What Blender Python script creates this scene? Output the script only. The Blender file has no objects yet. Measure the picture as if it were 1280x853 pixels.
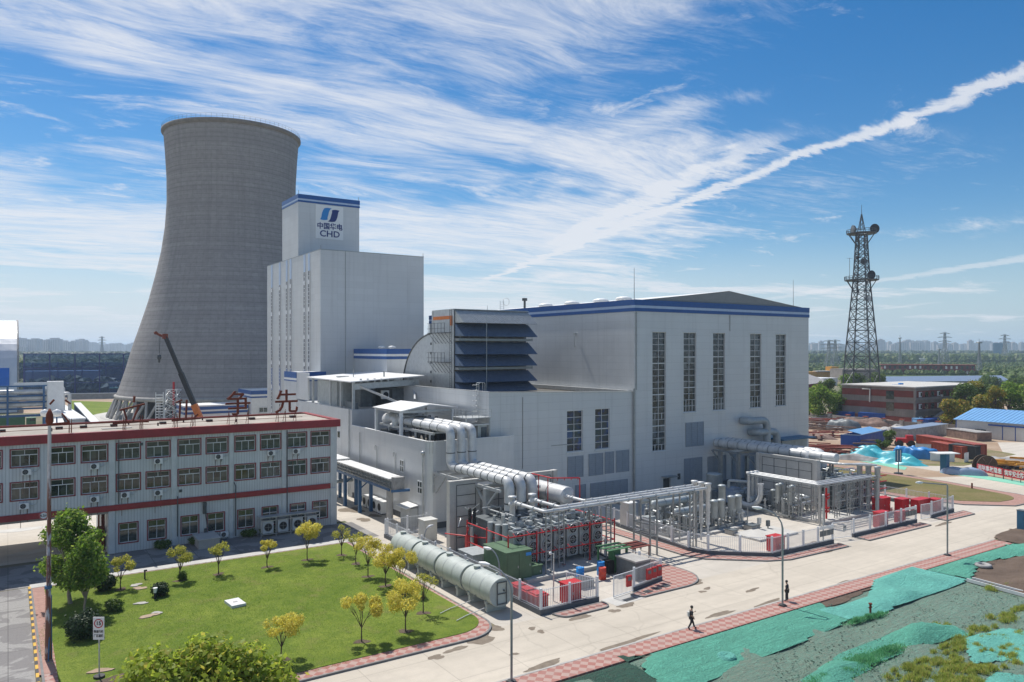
import bpy, math, random
from math import sin, cos, pi, radians, sqrt, atan2, hypot
from mathutils import Vector, Matrix

# ------------------------------------------------------------------ camera
S = bpy.context.scene
C = S.collection
FL, HC, HY = 949.0, 22.0, 437.0              # focal length in pixels of the 1280 frame, eye height, horizon row
FW = (0.5534, 0.8329); RT = (0.8329, -0.5534)  # view direction and its right, on the ground plane

cam_d = bpy.data.cameras.new("camera"); cam = bpy.data.objects.new("camera", cam_d); C.objects.link(cam)
cam.location = (0, 0, HC)
cam.rotation_euler = (pi/2, 0, -atan2(FW[0], FW[1]))
cam_d.sensor_width = 36; cam_d.lens = FL/1280*36
cam_d.shift_y = (HY-426.5)/1280
cam_d.clip_start = 0.5; cam_d.clip_end = 60000
S.camera = cam

def g(px, py, z=0.0):                          # a point of the photograph as a point of the ground plane
    d = FL*(HC-z)/(py-HY); l = d*(px-640)/FL
    return (FW[0]*d+RT[0]*l, FW[1]*d+RT[1]*l)
def gd(px, d):                                 # column and depth -> ground point
    l = d*(px-640)/FL
    return (FW[0]*d+RT[0]*l, FW[1]*d+RT[1]*l)

# ------------------------------------------------------------------ light
SUN_EL, SUN_AZ = radians(58.5), radians(-4.0)   # azimuth measured from +Y towards +X
sdir = Vector((sin(SUN_AZ)*cos(SUN_EL), cos(SUN_AZ)*cos(SUN_EL), sin(SUN_EL)))
sl = bpy.data.lights.new("sun", 'SUN'); so = bpy.data.objects.new("sun", sl); C.objects.link(so)
sl.energy = 4.8; sl.angle = radians(0.53); sl.color = (1.0, 0.955, 0.89)
so.rotation_euler = sdir.to_track_quat('Z', 'Y').to_euler(); so.location = (0, 0, 200)
S.view_settings.view_transform = 'Standard'; S.view_settings.look = 'None'
S.view_settings.exposure = 0.12; S.view_settings.gamma = 1.0

W = bpy.data.worlds.new("World"); S.world = W; W.use_nodes = True
def world():
    nt = W.node_tree; nt.nodes.clear()
    N = nt.nodes.new; L = nt.links.new
    def val(op, a, b=None, clamp=False):
        n = N('ShaderNodeMath'); n.operation = op; n.use_clamp = clamp
        for i, x in enumerate((a, b)):
            if x is None: continue
            if isinstance(x, (int, float)): n.inputs[i].default_value = x
            else: L(x, n.inputs[i])
        return n.outputs[0]
    def ramp(x, a, b):
        n = N('ShaderNodeMapRange'); n.interpolation_type = 'SMOOTHSTEP'
        L(x, n.inputs[0]); n.inputs[1].default_value = a; n.inputs[2].default_value = b
        return n.outputs[0]
    sky = N('ShaderNodeTexSky'); sky.sky_type = 'NISHITA'; sky.sun_disc = False
    sky.sun_elevation = SUN_EL; sky.sun_rotation = SUN_AZ
    sky.altitude = 50; sky.air_density = 1.0; sky.dust_density = 0.25; sky.ozone_density = 3.0
    hsv = N('ShaderNodeHueSaturation'); hsv.inputs['Saturation'].default_value = 1.40
    hsv.inputs['Value'].default_value = 0.90; L(sky.outputs[0], hsv.inputs['Color'])
    tc = N('ShaderNodeTexCoord'); sp = N('ShaderNodeSeparateXYZ'); L(tc.outputs['Generated'], sp.inputs[0])
    z = val('ADD', val('MAXIMUM', sp.outputs[2], 0.0), 0.035)
    X = val('DIVIDE', sp.outputs[0], z); Y = val('DIVIDE', sp.outputs[1], z)   # the cloud deck as a plane overhead
    cb = N('ShaderNodeCombineXYZ'); L(X, cb.inputs[0]); L(Y, cb.inputs[1])
    wn = N('ShaderNodeTexNoise'); wn.inputs['Scale'].default_value = 0.42; wn.inputs['Detail'].default_value = 3; L(cb.outputs[0], wn.inputs['Vector'])
    w0 = N('ShaderNodeVectorMath'); w0.operation = 'SUBTRACT'; L(wn.outputs['Color'], w0.inputs[0]); w0.inputs[1].default_value = (.5, .5, .5)
    w1 = N('ShaderNodeVectorMath'); w1.operation = 'SCALE'; L(w0.outputs[0], w1.inputs[0]); w1.inputs['Scale'].default_value = 0.95
    w2 = N('ShaderNodeVectorMath'); w2.operation = 'ADD'; L(cb.outputs[0], w2.inputs[0]); L(w1.outputs[0], w2.inputs[1])
    def noise(scale, rot, stretch, detail=8, rough=0.6, dist=0.0, loc=(0, 0, 0)):
        m = N('ShaderNodeMapping'); m.inputs['Rotation'].default_value = (0, 0, radians(rot))
        m.inputs['Scale'].default_value = (scale, scale*stretch, scale); m.inputs['Location'].default_value = loc
        L(w2.outputs[0], m.inputs[0])
        n = N('ShaderNodeTexNoise'); n.inputs['Scale'].default_value = 1.0; n.inputs['Detail'].default_value = detail
        n.inputs['Roughness'].default_value = rough; n.inputs['Distortion'].default_value = dist
        L(m.outputs[0], n.inputs['Vector']); return n.outputs['Fac']
    big = noise(0.42, 20, 1.3, 4, 0.55, 0.5, (3.1, 1.7, 0))
    wisp = noise(0.95, 62, 3.4, 14, 0.74, 1.1, (0.4, 2.2, 0))
    rip = noise(4.2, -25, 2.2, 10, 0.66, 1.0)
    fib = noise(2.6, 70, 7.0, 10, 0.7, 0.7, (1, 5, 0))
    puff = noise(1.9, 10, 1.5, 12, 0.68, 0.5, (7, 1, 0))
    # clear to the right (towards +X), cloudier to the left
    az = val('SUBTRACT', val('MULTIPLY', sp.outputs[0], 0.83), val('MULTIPLY', sp.outputs[1], 0.553))
    left = val('SUBTRACT', 1.0, ramp(az, -0.05, 0.62))
    patch = ramp(val('ADD', big, val('MULTIPLY', left, 0.20)), 0.48, 0.74)
    m = val('ADD', val('ADD', val('MULTIPLY', wisp, 0.55), val('MULTIPLY', fib, 0.28)), val('MULTIPLY', rip, 0.17))
    cir = ramp(val('ADD', m, val('MULTIPLY', patch, 0.36)), 0.60, 0.97)
    pf = val('MULTIPLY', ramp(val('ADD', puff, val('MULTIPLY', left, 0.08)), 0.60, 0.80), 0.8)
    # vapour trails: straight bands across the same deck
    def trail(p, q, w, wob, a, b, dens, ws=1.0):
        dx, dy = q[0]-p[0], q[1]-p[1]; ln = hypot(dx, dy); dx /= ln; dy /= ln
        nx, ny = -dy, dx
        s = val('ADD', val('MULTIPLY', val('SUBTRACT', X, p[0]), nx), val('MULTIPLY', val('SUBTRACT', Y, p[1]), ny))
        t = val('ADD', val('MULTIPLY', val('SUBTRACT', X, p[0]), dx), val('MULTIPLY', val('SUBTRACT', Y, p[1]), dy))
        s = val('ADD', s, val('MULTIPLY', val('SUBTRACT', rip, 0.5), wob))
        s = val('ADD', s, val('MULTIPLY', val('SUBTRACT', puff, 0.5), wob*1.0))
        band = val('SUBTRACT', 1.0, ramp(val('ABSOLUTE', s), w*0.15, w)); band = val('MULTIPLY', band, ramp(val('ADD', rip, val('MULTIPLY', band, 0.35)), 0.42, 0.72))
        ends = val('MULTIPLY', ramp(t, a, a+0.5), val('SUBTRACT', 1.0, ramp(t, b-1.0, b)))
        return val('MULTIPLY', val('MULTIPLY', band, ends), dens)
    def deck(px, py):
        t = (px-640)/FL; u = (HY-py)/FL; ln = sqrt(1+t*t+u*u)
        x, y, zz = (FW[0]+RT[0]*t)/ln, (FW[1]+RT[1]*t)/ln, u/ln
        return (x/(zz+0.035), y/(zz+0.035))
    A, B = deck(655, 332), deck(1300, 82)
    T = trail(B, A, 0.095, 0.26, -6, 6.3, 0.9)
    A2, B2 = deck(700, 305), deck(930, 190)
    T2 = trail(B2, A2, 0.16, 0.35, -0.4, 3.0, 0.75)
    A5, B5 = deck(760, 345), deck(1000, 215)
    T5 = val('MULTIPLY', trail(B5, A5, 0.9, 1.2, -0.8, 4.5, 0.5), ramp(m, 0.46, 0.68))
    A3, B3 = deck(1000, 368), deck(1300, 320)
    T3 = trail(B3, A3, 0.22, 0.35, -4, 4.5, 0.55)
    A4, B4 = deck(1000, 400), deck(1170, 378)
    T4 = trail(B4, A4, 0.18, 0.25, -0.3, 4.0, 0.35)
    tot = val('MAXIMUM', cir, pf)
    for t in (T, T2, T3, T4, T5): tot = val('ADD', tot, val('MULTIPLY', t, val('SUBTRACT', 1.0, val('MULTIPLY', tot, 0.6))))
    # milky towards the horizon on the left
    low = val('MULTIPLY', val('SUBTRACT', 1.0, ramp(sp.outputs[2], 0.0, 0.16)), val('ADD', val('MULTIPLY', left, 0.62), 0.06))
    tot = val('MAXIMUM', tot, low)
    tot = val('MINIMUM', val('MULTIPLY', tot, 0.88), 0.88)
    hz = N('ShaderNodeMixRGB'); L(val('MULTIPLY', val('SUBTRACT', 1.0, ramp(sp.outputs[2], -0.02, 0.17)), 0.85), hz.inputs[0]); L(hsv.outputs[0], hz.inputs[1]); hz.inputs[2].default_value = (3.7, 5.1, 6.4, 1)
    mix = N('ShaderNodeMixRGB'); L(tot, mix.inputs[0]); L(hz.outputs[0], mix.inputs[1])
    mix.inputs[2].default_value = (7.3, 7.45, 7.8, 1)
    bg = N('ShaderNodeBackground'); bg.inputs[1].default_value = 0.105; L(mix.outputs[0], bg.inputs[0])
    out = N('ShaderNodeOutputWorld'); L(bg.outputs[0], out.inputs[0])
world()

# ------------------------------------------------------------------ materials
M = {}
class NT:
    def __init__(s, name):
        s.m = bpy.data.materials.new(name); s.m.use_nodes = True; s.t = s.m.node_tree
        s.b = s.t.nodes['Principled BSDF']; s._pos = None; M[name] = s.m
    def n(s, k, **kw):
        x = s.t.nodes.new(k)
        for a, b in kw.items(): setattr(x, a, b)
        return x
    def l(s, a, b): s.t.links.new(a, b)
    def pos(s):
        if s._pos is None: s._pos = s.n('ShaderNodeNewGeometry').outputs['Position']
        return s._pos
    def mapping(s, scale=(1, 1, 1), rot=(0, 0, 0), src=None, loc=(0, 0, 0)):
        m = s.n('ShaderNodeMapping'); m.inputs['Scale'].default_value = scale; m.inputs['Rotation'].default_value = rot
        m.inputs['Location'].default_value = loc
        s.l(src or s.pos(), m.inputs[0]); return m.outputs[0]
    def noise(s, scale, detail=5, rough=0.55, vec=None, dist=0):
        x = s.n('ShaderNodeTexNoise'); x.inputs['Scale'].default_value = scale; x.inputs['Detail'].default_value = detail
        x.inputs['Roughness'].default_value = rough; x.inputs['Distortion'].default_value = dist
        s.l(vec or s.pos(), x.inputs['Vector']); return x.outputs['Fac']
    def ramp(s, x, a, b, lo=0.0, hi=1.0):
        r = s.n('ShaderNodeMapRange'); s.l(x, r.inputs[0])
        for i, v in enumerate((a, b, lo, hi)): r.inputs[i+1].default_value = v
        return r.outputs[0]
    def mix(s, f, a, b, mode='MIX'):
        x = s.n('ShaderNodeMixRGB', blend_type=mode)
        for i, v in enumerate((f, a, b)):
            if isinstance(v, (int, float)): x.inputs[i].default_value = v
            elif isinstance(v, (tuple, list)): x.inputs[i].default_value = (*v[:3], 1)
            else: s.l(v, x.inputs[i])
        return x.outputs[0]
    def math(s, op, a, b=0.0):
        x = s.n('ShaderNodeMath', operation=op)
        for i, v in enumerate((a, b)):
            if isinstance(v, (int, float)): x.inputs[i].default_value = v
            else: s.l(v, x.inputs[i])
        return x.outputs[0]
    def col(s, c): 
        if isinstance(c, (tuple, list)): s.b.inputs['Base Color'].default_value = (*c[:3], 1)
        else: s.l(c, s.b.inputs['Base Color'])
    def rough(s, r, metal=0.0, spec=0.5):
        if isinstance(r, (int, float)): s.b.inputs['Roughness'].default_value = r
        else: s.l(r, s.b.inputs['Roughness'])
        s.b.inputs['Metallic'].default_value = metal; s.b.inputs['Specular IOR Level'].default_value = spec
    def bump(s, h, strength=0.3, dist=0.02):
        x = s.n('ShaderNodeBump'); x.inputs['Strength'].default_value = strength; x.inputs['Distance'].default_value = dist
        s.l(h, x.inputs['Height']); s.l(x.outputs[0], s.b.inputs['Normal'])
    def xyz(s, src=None):
        x = s.n('ShaderNodeSeparateXYZ'); s.l(src or s.pos(), x.inputs[0]); return x.outputs
    def line(s, coord, period, width, off=0.0):        # 1 on thin lines every period
        f = s.math('FRACT', s.math('DIVIDE', s.math('ADD', coord, off), period))
        return s.math('LESS_THAN', f, width/period)
def dk(c, k): return tuple(x*k for x in c)
def paint(name, c, rough=0.5, metal=0.0, var=0.18, sc=1.3, streak=0.0, spec=0.5, var2=0.10, tint=None):
    """worn paint or bare stuff: two sizes of blotches, optional rain streaks"""
    m = NT(name)
    a = m.mix(m.ramp(m.noise(sc, 6), 0.3, 0.7), dk(c, 1-var), dk(c, 1+var*0.5))
    a = m.mix(m.ramp(m.noise(sc*7, 3), 0.35, 0.75, 0, var2*2), a, tint or dk(c, 0.55))
    if streak:
        v = m.mapping((1.4, 1.4, 0.09)); a = m.mix(m.ramp(m.noise(2.2, 6, 0.65, v), 0.52, 0.78, 0, streak), a, dk(c, 0.45))
    m.col(a); m.rough(m.ramp(m.noise(sc*3, 3), 0.3, 0.7, rough-0.08, min(1, rough+0.08)), metal, spec)
    return m.m
# cladding of the big halls: long horizontal panels, a little different from sheet to sheet
def cladding(name, c, pz=1.05, px=6.0, rough=0.42, metal=0.25, joint=0.16):
    m = NT(name); o = m.xyz()
    h = m.math('ADD', o[0], m.math('MULTIPLY', o[1], 1.0))
    cb = m.n('ShaderNodeCombineXYZ'); m.l(m.math('FLOOR', m.math('DIVIDE', h, px)), cb.inputs[0])
    m.l(m.math('FLOOR', m.math('DIVIDE', o[2], pz)), cb.inputs[2])
    wn = m.n('ShaderNodeTexWhiteNoise'); m.l(cb.outputs[0], wn.inputs['Vector'])
    a = m.mix(wn.outputs['Value'], dk(c, 0.965), dk(c, 1.03))
    a = m.mix(m.ramp(m.noise(0.11, 4), 0.35, 0.7), a, dk(c, 0.93))
    v = m.mapping((0.8, 0.8, 0.05)); a = m.mix(m.ramp(m.noise(1.6, 7, 0.6, v), 0.52, 0.78, 0, 0.34), a, dk(c, 0.6))
    j = m.math('MAXIMUM', m.line(o[2], pz, 0.035), m.line(h, px, 0.05))
    a = m.mix(m.math('MULTIPLY', j, joint), a, dk(c, 0.35))
    m.col(a); m.rough(m.ramp(m.noise(0.5, 4), 0.3, 0.7, rough-0.07, rough+0.09), metal)
    m.bump(m.noise(0.35, 2), 0.12, 0.25)
    return m.m
cladding('hall_cladding', (0.615, 0.63, 0.635), joint=0.30)
cladding('tower_cladding', (0.585, 0.60, 0.60), 1.2, 7.2, 0.5, 0.15, 0.22)
cladding('terrace_cladding', (0.62, 0.64, 0.655), 1.1, 8.0, 0.40, 0.30, 0.08)
def office_wall():
    m = NT('ribbed_sheet'); o = m.xyz(); c = (0.575, 0.605, 0.615)
    h = m.math('ADD', o[0], o[1])
    r = m.math('FRACT', m.math('DIVIDE', h, 0.30))
    rib = m.math('LESS_THAN', r, 0.22)
    v = m.mapping((1.2, 1.2, 0.10)); a = m.mix(m.ramp(m.noise(1.5, 7, 0.62, v), 0.45, 0.8, 0, 0.5), dk(c, 1.04), dk(c, 0.62))
    a = m.mix(m.ramp(m.noise(0.4, 4), 0.35, 0.7, 0, 0.5), a, dk(c, 0.82))
    a = m.mix(m.math('MULTIPLY', rib, 0.42), a, dk(c, 0.42))
    m.col(a); m.rough(0.5, 0.1); m.bump(rib, 0.5, 0.03)
office_wall()
paint('office_trim', (0.58, 0.61, 0.62), 0.5, 0.1, 0.12, 1.0, 0.4)
paint('red_fascia', (0.30, 0.022, 0.030), 0.45, 0, 0.25, 0.8, 0.25)
paint('red_frame', (0.24, 0.022, 0.032), 0.5, 0, 0.2)
paint('white_frame', (0.66, 0.68, 0.68), 0.4, 0, 0.08)
paint('roof_membrane', (0.40, 0.365, 0.315), 0.9, 0, 0.35, 0.22, 0, 0.3, 0.16, (0.24, 0.20, 0.17))
paint('white_roof', (0.80, 0.80, 0.78), 0.4, 0.0, 0.06, 0.6)
paint('dark_roof', (0.10, 0.095, 0.085), 0.85, 0, 0.3)
paint('fascia_blue', (0.012, 0.085, 0.30), 0.38, 0, 0.12)
paint('fascia_pale', (0.42, 0.53, 0.70), 0.4, 0, 0.08)
paint('concrete', (0.42, 0.405, 0.38), 0.85, 0, 0.22, 0.8, 0.2, 0.3)
paint('concrete_pale', (0.52, 0.505, 0.47), 0.85, 0, 0.15, 0.6, 0, 0.3)
paint('plinth', (0.10, 0.11, 0.125), 0.8, 0, 0.2)
paint('steel_grey', (0.33, 0.35, 0.355), 0.42, 0.55, 0.2, 2.0)
paint('steel_pale', (0.52, 0.54, 0.54), 0.38, 0.45, 0.15, 2.0)
paint('steel_dark', (0.09, 0.10, 0.105), 0.5, 0.4, 0.25, 2.0)
paint('equipment_grey', (0.40, 0.435, 0.44), 0.45, 0.15, 0.18, 1.5, 0.3)
paint('equipment_dark', (0.15, 0.17, 0.18), 0.5, 0.2, 0.3, 1.5, 0.2)
paint('pipe_jacket', (0.62, 0.63, 0.625), 0.45, 0.12, 0.2, 1.2, 0.4)
paint('duct_blue', (0.30, 0.38, 0.50), 0.4, 0.3, 0.12, 1.0)
paint('tank_green', (0.42, 0.46, 0.43), 0.6, 0.0, 0.14, 0.7, 0.3)
paint('fire_red', (0.52, 0.014, 0.018), 0.38, 0, 0.15, 2.0)
paint('box_red', (0.50, 0.018, 0.024), 0.45, 0, 0.12, 2.0)
paint('kiosk_green', (0.085, 0.16, 0.085), 0.5, 0, 0.2, 1.0, 0.2)
paint('skid_green', (0.06, 0.18, 0.075), 0.5, 0, 0.2)
paint('leg_blue', (0.035, 0.12, 0.26), 0.45, 0, 0.15)
paint('barrel_blue', (0.02, 0.26, 0.68), 0.35, 0, 0.1)
paint('barrel_red', (0.62, 0.06, 0.03), 0.4, 0, 0.1)
paint('rust_red', (0.20, 0.045, 0.022), 0.75, 0, 0.35, 3.0, 0, 0.3, 0.2)
paint('orange', (0.62, 0.17, 0.02), 0.5, 0, 0.15)
paint('yellow_steel', (0.62, 0.30, 0.03), 0.5, 0, 0.2, 0.8)
paint('white_paint', (0.78, 0.79, 0.78), 0.45, 0, 0.08)
paint('fence_white', (0.70, 0.72, 0.74), 0.45, 0, 0.08)
paint('louver_grey', (0.285, 0.325, 0.375), 0.5, 0.1, 0.08)
paint('louver_blue', (0.155, 0.21, 0.31), 0.42, 0.25, 0.15, 1.2)
paint('black', (0.018, 0.018, 0.02), 0.6, 0, 0.2)
paint('rubber', (0.03, 0.03, 0.032), 0.8, 0, 0.2)
paint('bark', (0.105, 0.075, 0.05), 0.9, 0, 0.3, 6)
paint('bark_pale', (0.30, 0.25, 0.19), 0.9, 0, 0.3, 6)
paint('brick_red', (0.19, 0.05, 0.038), 0.9, 0, 0.25, 0.5, 0.2)
paint('old_render', (0.24, 0.22, 0.20), 0.9, 0, 0.25, 0.35, 0.6)
paint('container_red', (0.33, 0.065, 0.035), 0.55, 0, 0.22, 0.8, 0.3)
paint('container_blue', (0.025, 0.085, 0.135), 0.55, 0, 0.2, 0.8, 0.3)
paint('roof_blue', (0.16, 0.36, 0.62), 0.45, 0, 0.08, 0.5)
paint('hoarding_blue', (0.015, 0.085, 0.36), 0.5, 0, 0.12, 0.5, 0.2)
paint('shed_wall', (0.58, 0.57, 0.55), 0.6, 0, 0.08, 0.5, 0.15)
paint('tarp_cyan', (0.06, 0.42, 0.50), 0.42, 0, 0.25, 0.9)
paint('tarp_blue', (0.03, 0.21, 0.52), 0.42, 0, 0.25, 0.9)
paint('green_strip', (0.20, 0.52, 0.38), 0.8, 0, 0.12, 0.5)
paint('scrap', (0.22, 0.145, 0.115), 0.85, 0, 0.45, 1.2)
paint('scrap_red', (0.30, 0.075, 0.05), 0.8, 0, 0.4, 1.2)
paint('scrap_grey', (0.36, 0.35, 0.34), 0.8, 0, 0.4, 1.2)
paint('banner_red', (0.55, 0.02, 0.035), 0.6, 0, 0.08)
paint('logo_cyan', (0.02, 0.22, 0.56), 0.5, 0, 0.03)
paint('logo_navy', (0.008, 0.025, 0.155), 0.5, 0, 0.03)
paint('logo_board', (0.74, 0.76, 0.76), 0.5, 0, 0.03)
paint('sign_blue', (0.02, 0.14, 0.26), 0.45, 0, 0.1)
paint('city_wall', (0.36, 0.345, 0.35), 0.9, 0, 0.15, 0.02)
paint('city_wall_warm', (0.42, 0.36, 0.33), 0.9, 0, 0.15, 0.02)
paint('white_shell', (0.74, 0.755, 0.77), 0.35, 0.3, 0.04, 0.1)
paint('shell_blue', (0.015, 0.17, 0.62), 0.4, 0, 0.06)
paint('gable_grey', (0.27, 0.28, 0.285), 0.7, 0.1, 0.08, 0.5)
paint('skin', (0.42, 0.25, 0.17), 0.6, 0, 0.05)
paint('hair', (0.012, 0.010, 0.009), 0.6, 0, 0.1)
paint('dark_cloth', (0.022, 0.024, 0.032), 0.9, 0, 0.2, 9)
paint('trouser_cloth', (0.035, 0.035, 0.042), 0.9, 0, 0.2, 9)
paint('pale_cloth', (0.55, 0.55, 0.52), 0.8, 0, 0.1)
paint('stone_white', (0.66, 0.67, 0.66), 0.7, 0, 0.08)
paint('kerb_yellow', (0.62, 0.36, 0.03), 0.7, 0, 0.12)
paint('kerb_black', (0.06, 0.06, 0.062), 0.8, 0, 0.2)
paint('kerb_stone', (0.20, 0.195, 0.19), 0.85, 0, 0.2)
paint('timber', (0.42, 0.30, 0.16), 0.8, 0, 0.25, 3)
def rusty_pole():
    m = NT('rusty_white'); v = m.mapping((2.0, 2.0, 0.55))
    f = m.ramp(m.noise(1.5, 8, 0.65, v), 0.38, 0.48)
    z = m.ramp(m.xyz()[2], 11.5, 15.0)
    m.col(m.mix(m.math('MULTIPLY', f, m.math('SUBTRACT', 1.0, z)), (0.58, 0.56, 0.53), (0.22, 0.085, 0.045))); m.rough(0.7)
rusty_pole()
def glass(name, a, b, rough=0.08, sc=0.9, bright=None):
    m = NT(name); o = m.xyz()
    cb = m.n('ShaderNodeCombineXYZ')
    m.l(m.math('FLOOR', m.math('MULTIPLY', m.math('ADD', o[0], o[1]), sc)), cb.inputs[0]); m.l(m.math('FLOOR', m.math('MULTIPLY', o[2], sc)), cb.inputs[2])
    w = m.n('ShaderNodeTexWhiteNoise'); m.l(cb.outputs[0], w.inputs['Vector'])
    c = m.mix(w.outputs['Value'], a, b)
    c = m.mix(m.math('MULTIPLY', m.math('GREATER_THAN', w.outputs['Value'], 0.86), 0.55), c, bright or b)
    v = m.mapping((1, 1, 1.6)); c = m.mix(m.ramp(m.noise(1.1, 6, 0.7, v), 0.5, 0.7, 0, 0.8), c, bright or dk(b, 2.2))  # blotches painted into the colour stand for reflected sky
    m.col(c); m.rough(rough, 0, 0.8)
    m.bump(m.noise(0.8, 2), 0.06, 0.1)
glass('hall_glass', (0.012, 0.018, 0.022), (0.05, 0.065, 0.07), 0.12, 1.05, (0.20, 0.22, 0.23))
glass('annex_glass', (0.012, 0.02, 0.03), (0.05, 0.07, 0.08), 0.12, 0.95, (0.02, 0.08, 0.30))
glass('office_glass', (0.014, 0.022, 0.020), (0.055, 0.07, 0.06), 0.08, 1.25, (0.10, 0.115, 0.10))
glass('cab_glass', (0.02, 0.03, 0.035), (0.05, 0.06, 0.07))
def ground_mats():
    m = NT('earth'); n1 = m.noise(0.012, 6); n2 = m.noise(0.25, 8, 0.6)
    a = m.mix(m.ramp(n1, 0.42, 0.58), (0.20, 0.165, 0.115), (0.075, 0.105, 0.042))
    a = m.mix(m.ramp(n2, 0.3, 0.75, 0, 0.6), a, (0.27, 0.22, 0.16)); m.col(a); m.rough(0.95, 0, 0.2); m.bump(n2, 0.5, 0.1)
    m = NT('farmland'); o = m.xyz(m.mapping((1, 1, 1), (0, 0, 0.5)))
    f = m.n('ShaderNodeTexVoronoi'); f.inputs['Scale'].default_value = 0.006; m.l(m.mapping((1, 2.2, 1), (0, 0, 0.9)), f.inputs['Vector'])
    a = m.mix(m.xyz(f.outputs['Color'])[0], (0.055, 0.10, 0.035), (0.115, 0.15, 0.055))
    a = m.mix(m.ramp(m.noise(0.05, 6, 0.65), 0.35, 0.7, 0, 0.7), a, (0.035, 0.065, 0.025)); m.col(a); m.rough(1.0, 0, 0.1)
    m = NT('yard_soil'); n1 = m.noise(0.08, 7, 0.6); n2 = m.noise(1.8, 6, 0.6)
    a = m.mix(m.ramp(n1, 0.35, 0.65), (0.33, 0.235, 0.16), (0.46, 0.36, 0.27))
    a = m.mix(m.ramp(n2, 0.4, 0.8, 0, 0.5), a, (0.20, 0.15, 0.11)); m.col(a); m.rough(0.95, 0, 0.2); m.bump(n2, 0.4, 0.1)
    m = NT('weedy_soil'); n1 = m.noise(0.16, 8, 0.65); n2 = m.noise(2.5, 6, 0.6)
    a = m.mix(m.ramp(n1, 0.40, 0.60), (0.16, 0.16, 0.06), (0.27, 0.21, 0.14))
    a = m.mix(m.ramp(n2, 0.4, 0.8, 0, 0.6), a, (0.10, 0.10, 0.04)); m.col(a); m.rough(0.95, 0, 0.2); m.bump(n2, 0.6, 0.15)
    m = NT('dark_soil'); n1 = m.noise(0.5, 8, 0.65); n2 = m.noise(9, 6, 0.6)
    a = m.mix(m.ramp(n1, 0.35, 0.65), (0.085, 0.06, 0.045), (0.145, 0.105, 0.08))
    a = m.mix(m.ramp(n2, 0.4, 0.8, 0, 0.6), a, (0.19, 0.15, 0.12)); m.col(a); m.rough(0.95, 0, 0.2); m.bump(n2, 0.9, 0.12)
    # road concrete: cast slabs, joints, tyre-polished lanes, dried puddles
    for nm, base, jx, jy in (('road_concrete', (0.53, 0.475, 0.395), 5.0, 4.0), ('yard_concrete', (0.54, 0.495, 0.43), 4.5, 4.5)):
        m = NT(nm); o = m.xyz()
        n1 = m.noise(0.09, 8, 0.62); n2 = m.noise(1.1, 8, 0.65); v = m.mapping((0.06, 0.7, 1)); n3 = m.noise(1.0, 6, 0.6, v)
        a = m.mix(m.ramp(n1, 0.35, 0.68), dk(base, 1.06), dk(base, 0.86))
        a = m.mix(m.ramp(n3, 0.45, 0.72, 0, 0.7), a, dk(base, 0.76)); ve = m.n('ShaderNodeTexVoronoi', feature='DISTANCE_TO_EDGE'); ve.inputs['Scale'].default_value = 0.16; m.l(m.n('ShaderNodeVectorMath', operation='ADD').outputs[0], ve.inputs['Vector']); va = ve.inputs['Vector'].links[0].from_node; m.l(m.pos(), va.inputs[0]); wz = m.n('ShaderNodeTexNoise'); wz.inputs['Scale'].default_value = 0.5; m.l(m.pos(), wz.inputs['Vector']); m.l(wz.outputs['Color'], va.inputs[1]); cr = m.math('MULTIPLY', m.math('LESS_THAN', ve.outputs['Distance'], 0.006), m.ramp(n1, 0.45, 0.55)); a = m.mix(m.math('MULTIPLY', cr, 0.22), a, dk(base, 0.4))
        a = m.mix(m.ramp(n2, 0.45, 0.85, 0, 0.5), a, dk(base, 0.72))
        cb = m.n('ShaderNodeCombineXYZ'); m.l(m.math('FLOOR', m.math('DIVIDE', o[0], jx)), cb.inputs[0]); m.l(m.math('FLOOR', m.math('DIVIDE', o[1], jy)), cb.inputs[1])
        w = m.n('ShaderNodeTexWhiteNoise'); m.l(cb.outputs[0], w.inputs['Vector'])
        a = m.mix(m.math('MULTIPLY', w.outputs['Value'], 0.22), a, dk(base, 0.78))
        j = m.math('MAXIMUM', m.line(o[0], jx, 0.05), m.line(o[1], jy, 0.05))
        a = m.mix(m.math('MULTIPLY', j, 0.45), a, dk(base, 0.35))
        m.col(a); m.rough(0.88, 0, 0.25); m.bump(n2, 0.15, 0.03)
    m = NT('stain'); m.col(m.mix(m.ramp(m.noise(2.0, 6), 0.3, 0.7), (0.15, 0.12, 0.09), (0.23, 0.19, 0.145))); m.rough(0.8, 0, 0.3)
    m = NT('asphalt'); n1 = m.noise(0.35, 5, 0.5, None, 0.8); n2 = m.noise(6, 4)
    a = m.mix(m.ramp(n1, 0.50, 0.53), (0.30, 0.29, 0.275), (0.20, 0.19, 0.185)); a = m.mix(m.ramp(n2, 0.4, 0.7, 0, 0.3), a, (0.12, 0.115, 0.11))
    o = m.xyz(); j = m.math('MAXIMUM', m.line(o[0], 4.2, 0.06), m.line(o[1], 5.5, 0.06)); a = m.mix(m.math('MULTIPLY', j, 0.6), a, (0.07, 0.07, 0.07))
    m.col(a); m.rough(0.85, 0, 0.3); m.bump(n2, 0.2, 0.02)
    # pink and grey pavers laid in a diamond pattern
    m = NT('pavers'); v = m.mapping((1.9, 1.9, 1.9), (0, 0, radians(45))); ck = m.n('ShaderNodeTexChecker'); ck.inputs['Scale'].default_value = 1.0
    m.l(v, ck.inputs['Vector']); a = m.mix(ck.outputs['Fac'], (0.34, 0.145, 0.12), (0.42, 0.29, 0.25))
    bt = m.n('ShaderNodeTexBrick'); bt.inputs['Scale'].default_value = 3.0; m.l(m.pos(), bt.inputs['Vector'])
    a = m.mix(m.math('MULTIPLY', bt.outputs['Fac'], 0.3), a, (0.2, 0.15, 0.13)); a = m.mix(m.ramp(m.noise(1.2, 7), 0.4, 0.75, 0, 0.45), a, (0.33, 0.25, 0.22))
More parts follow.
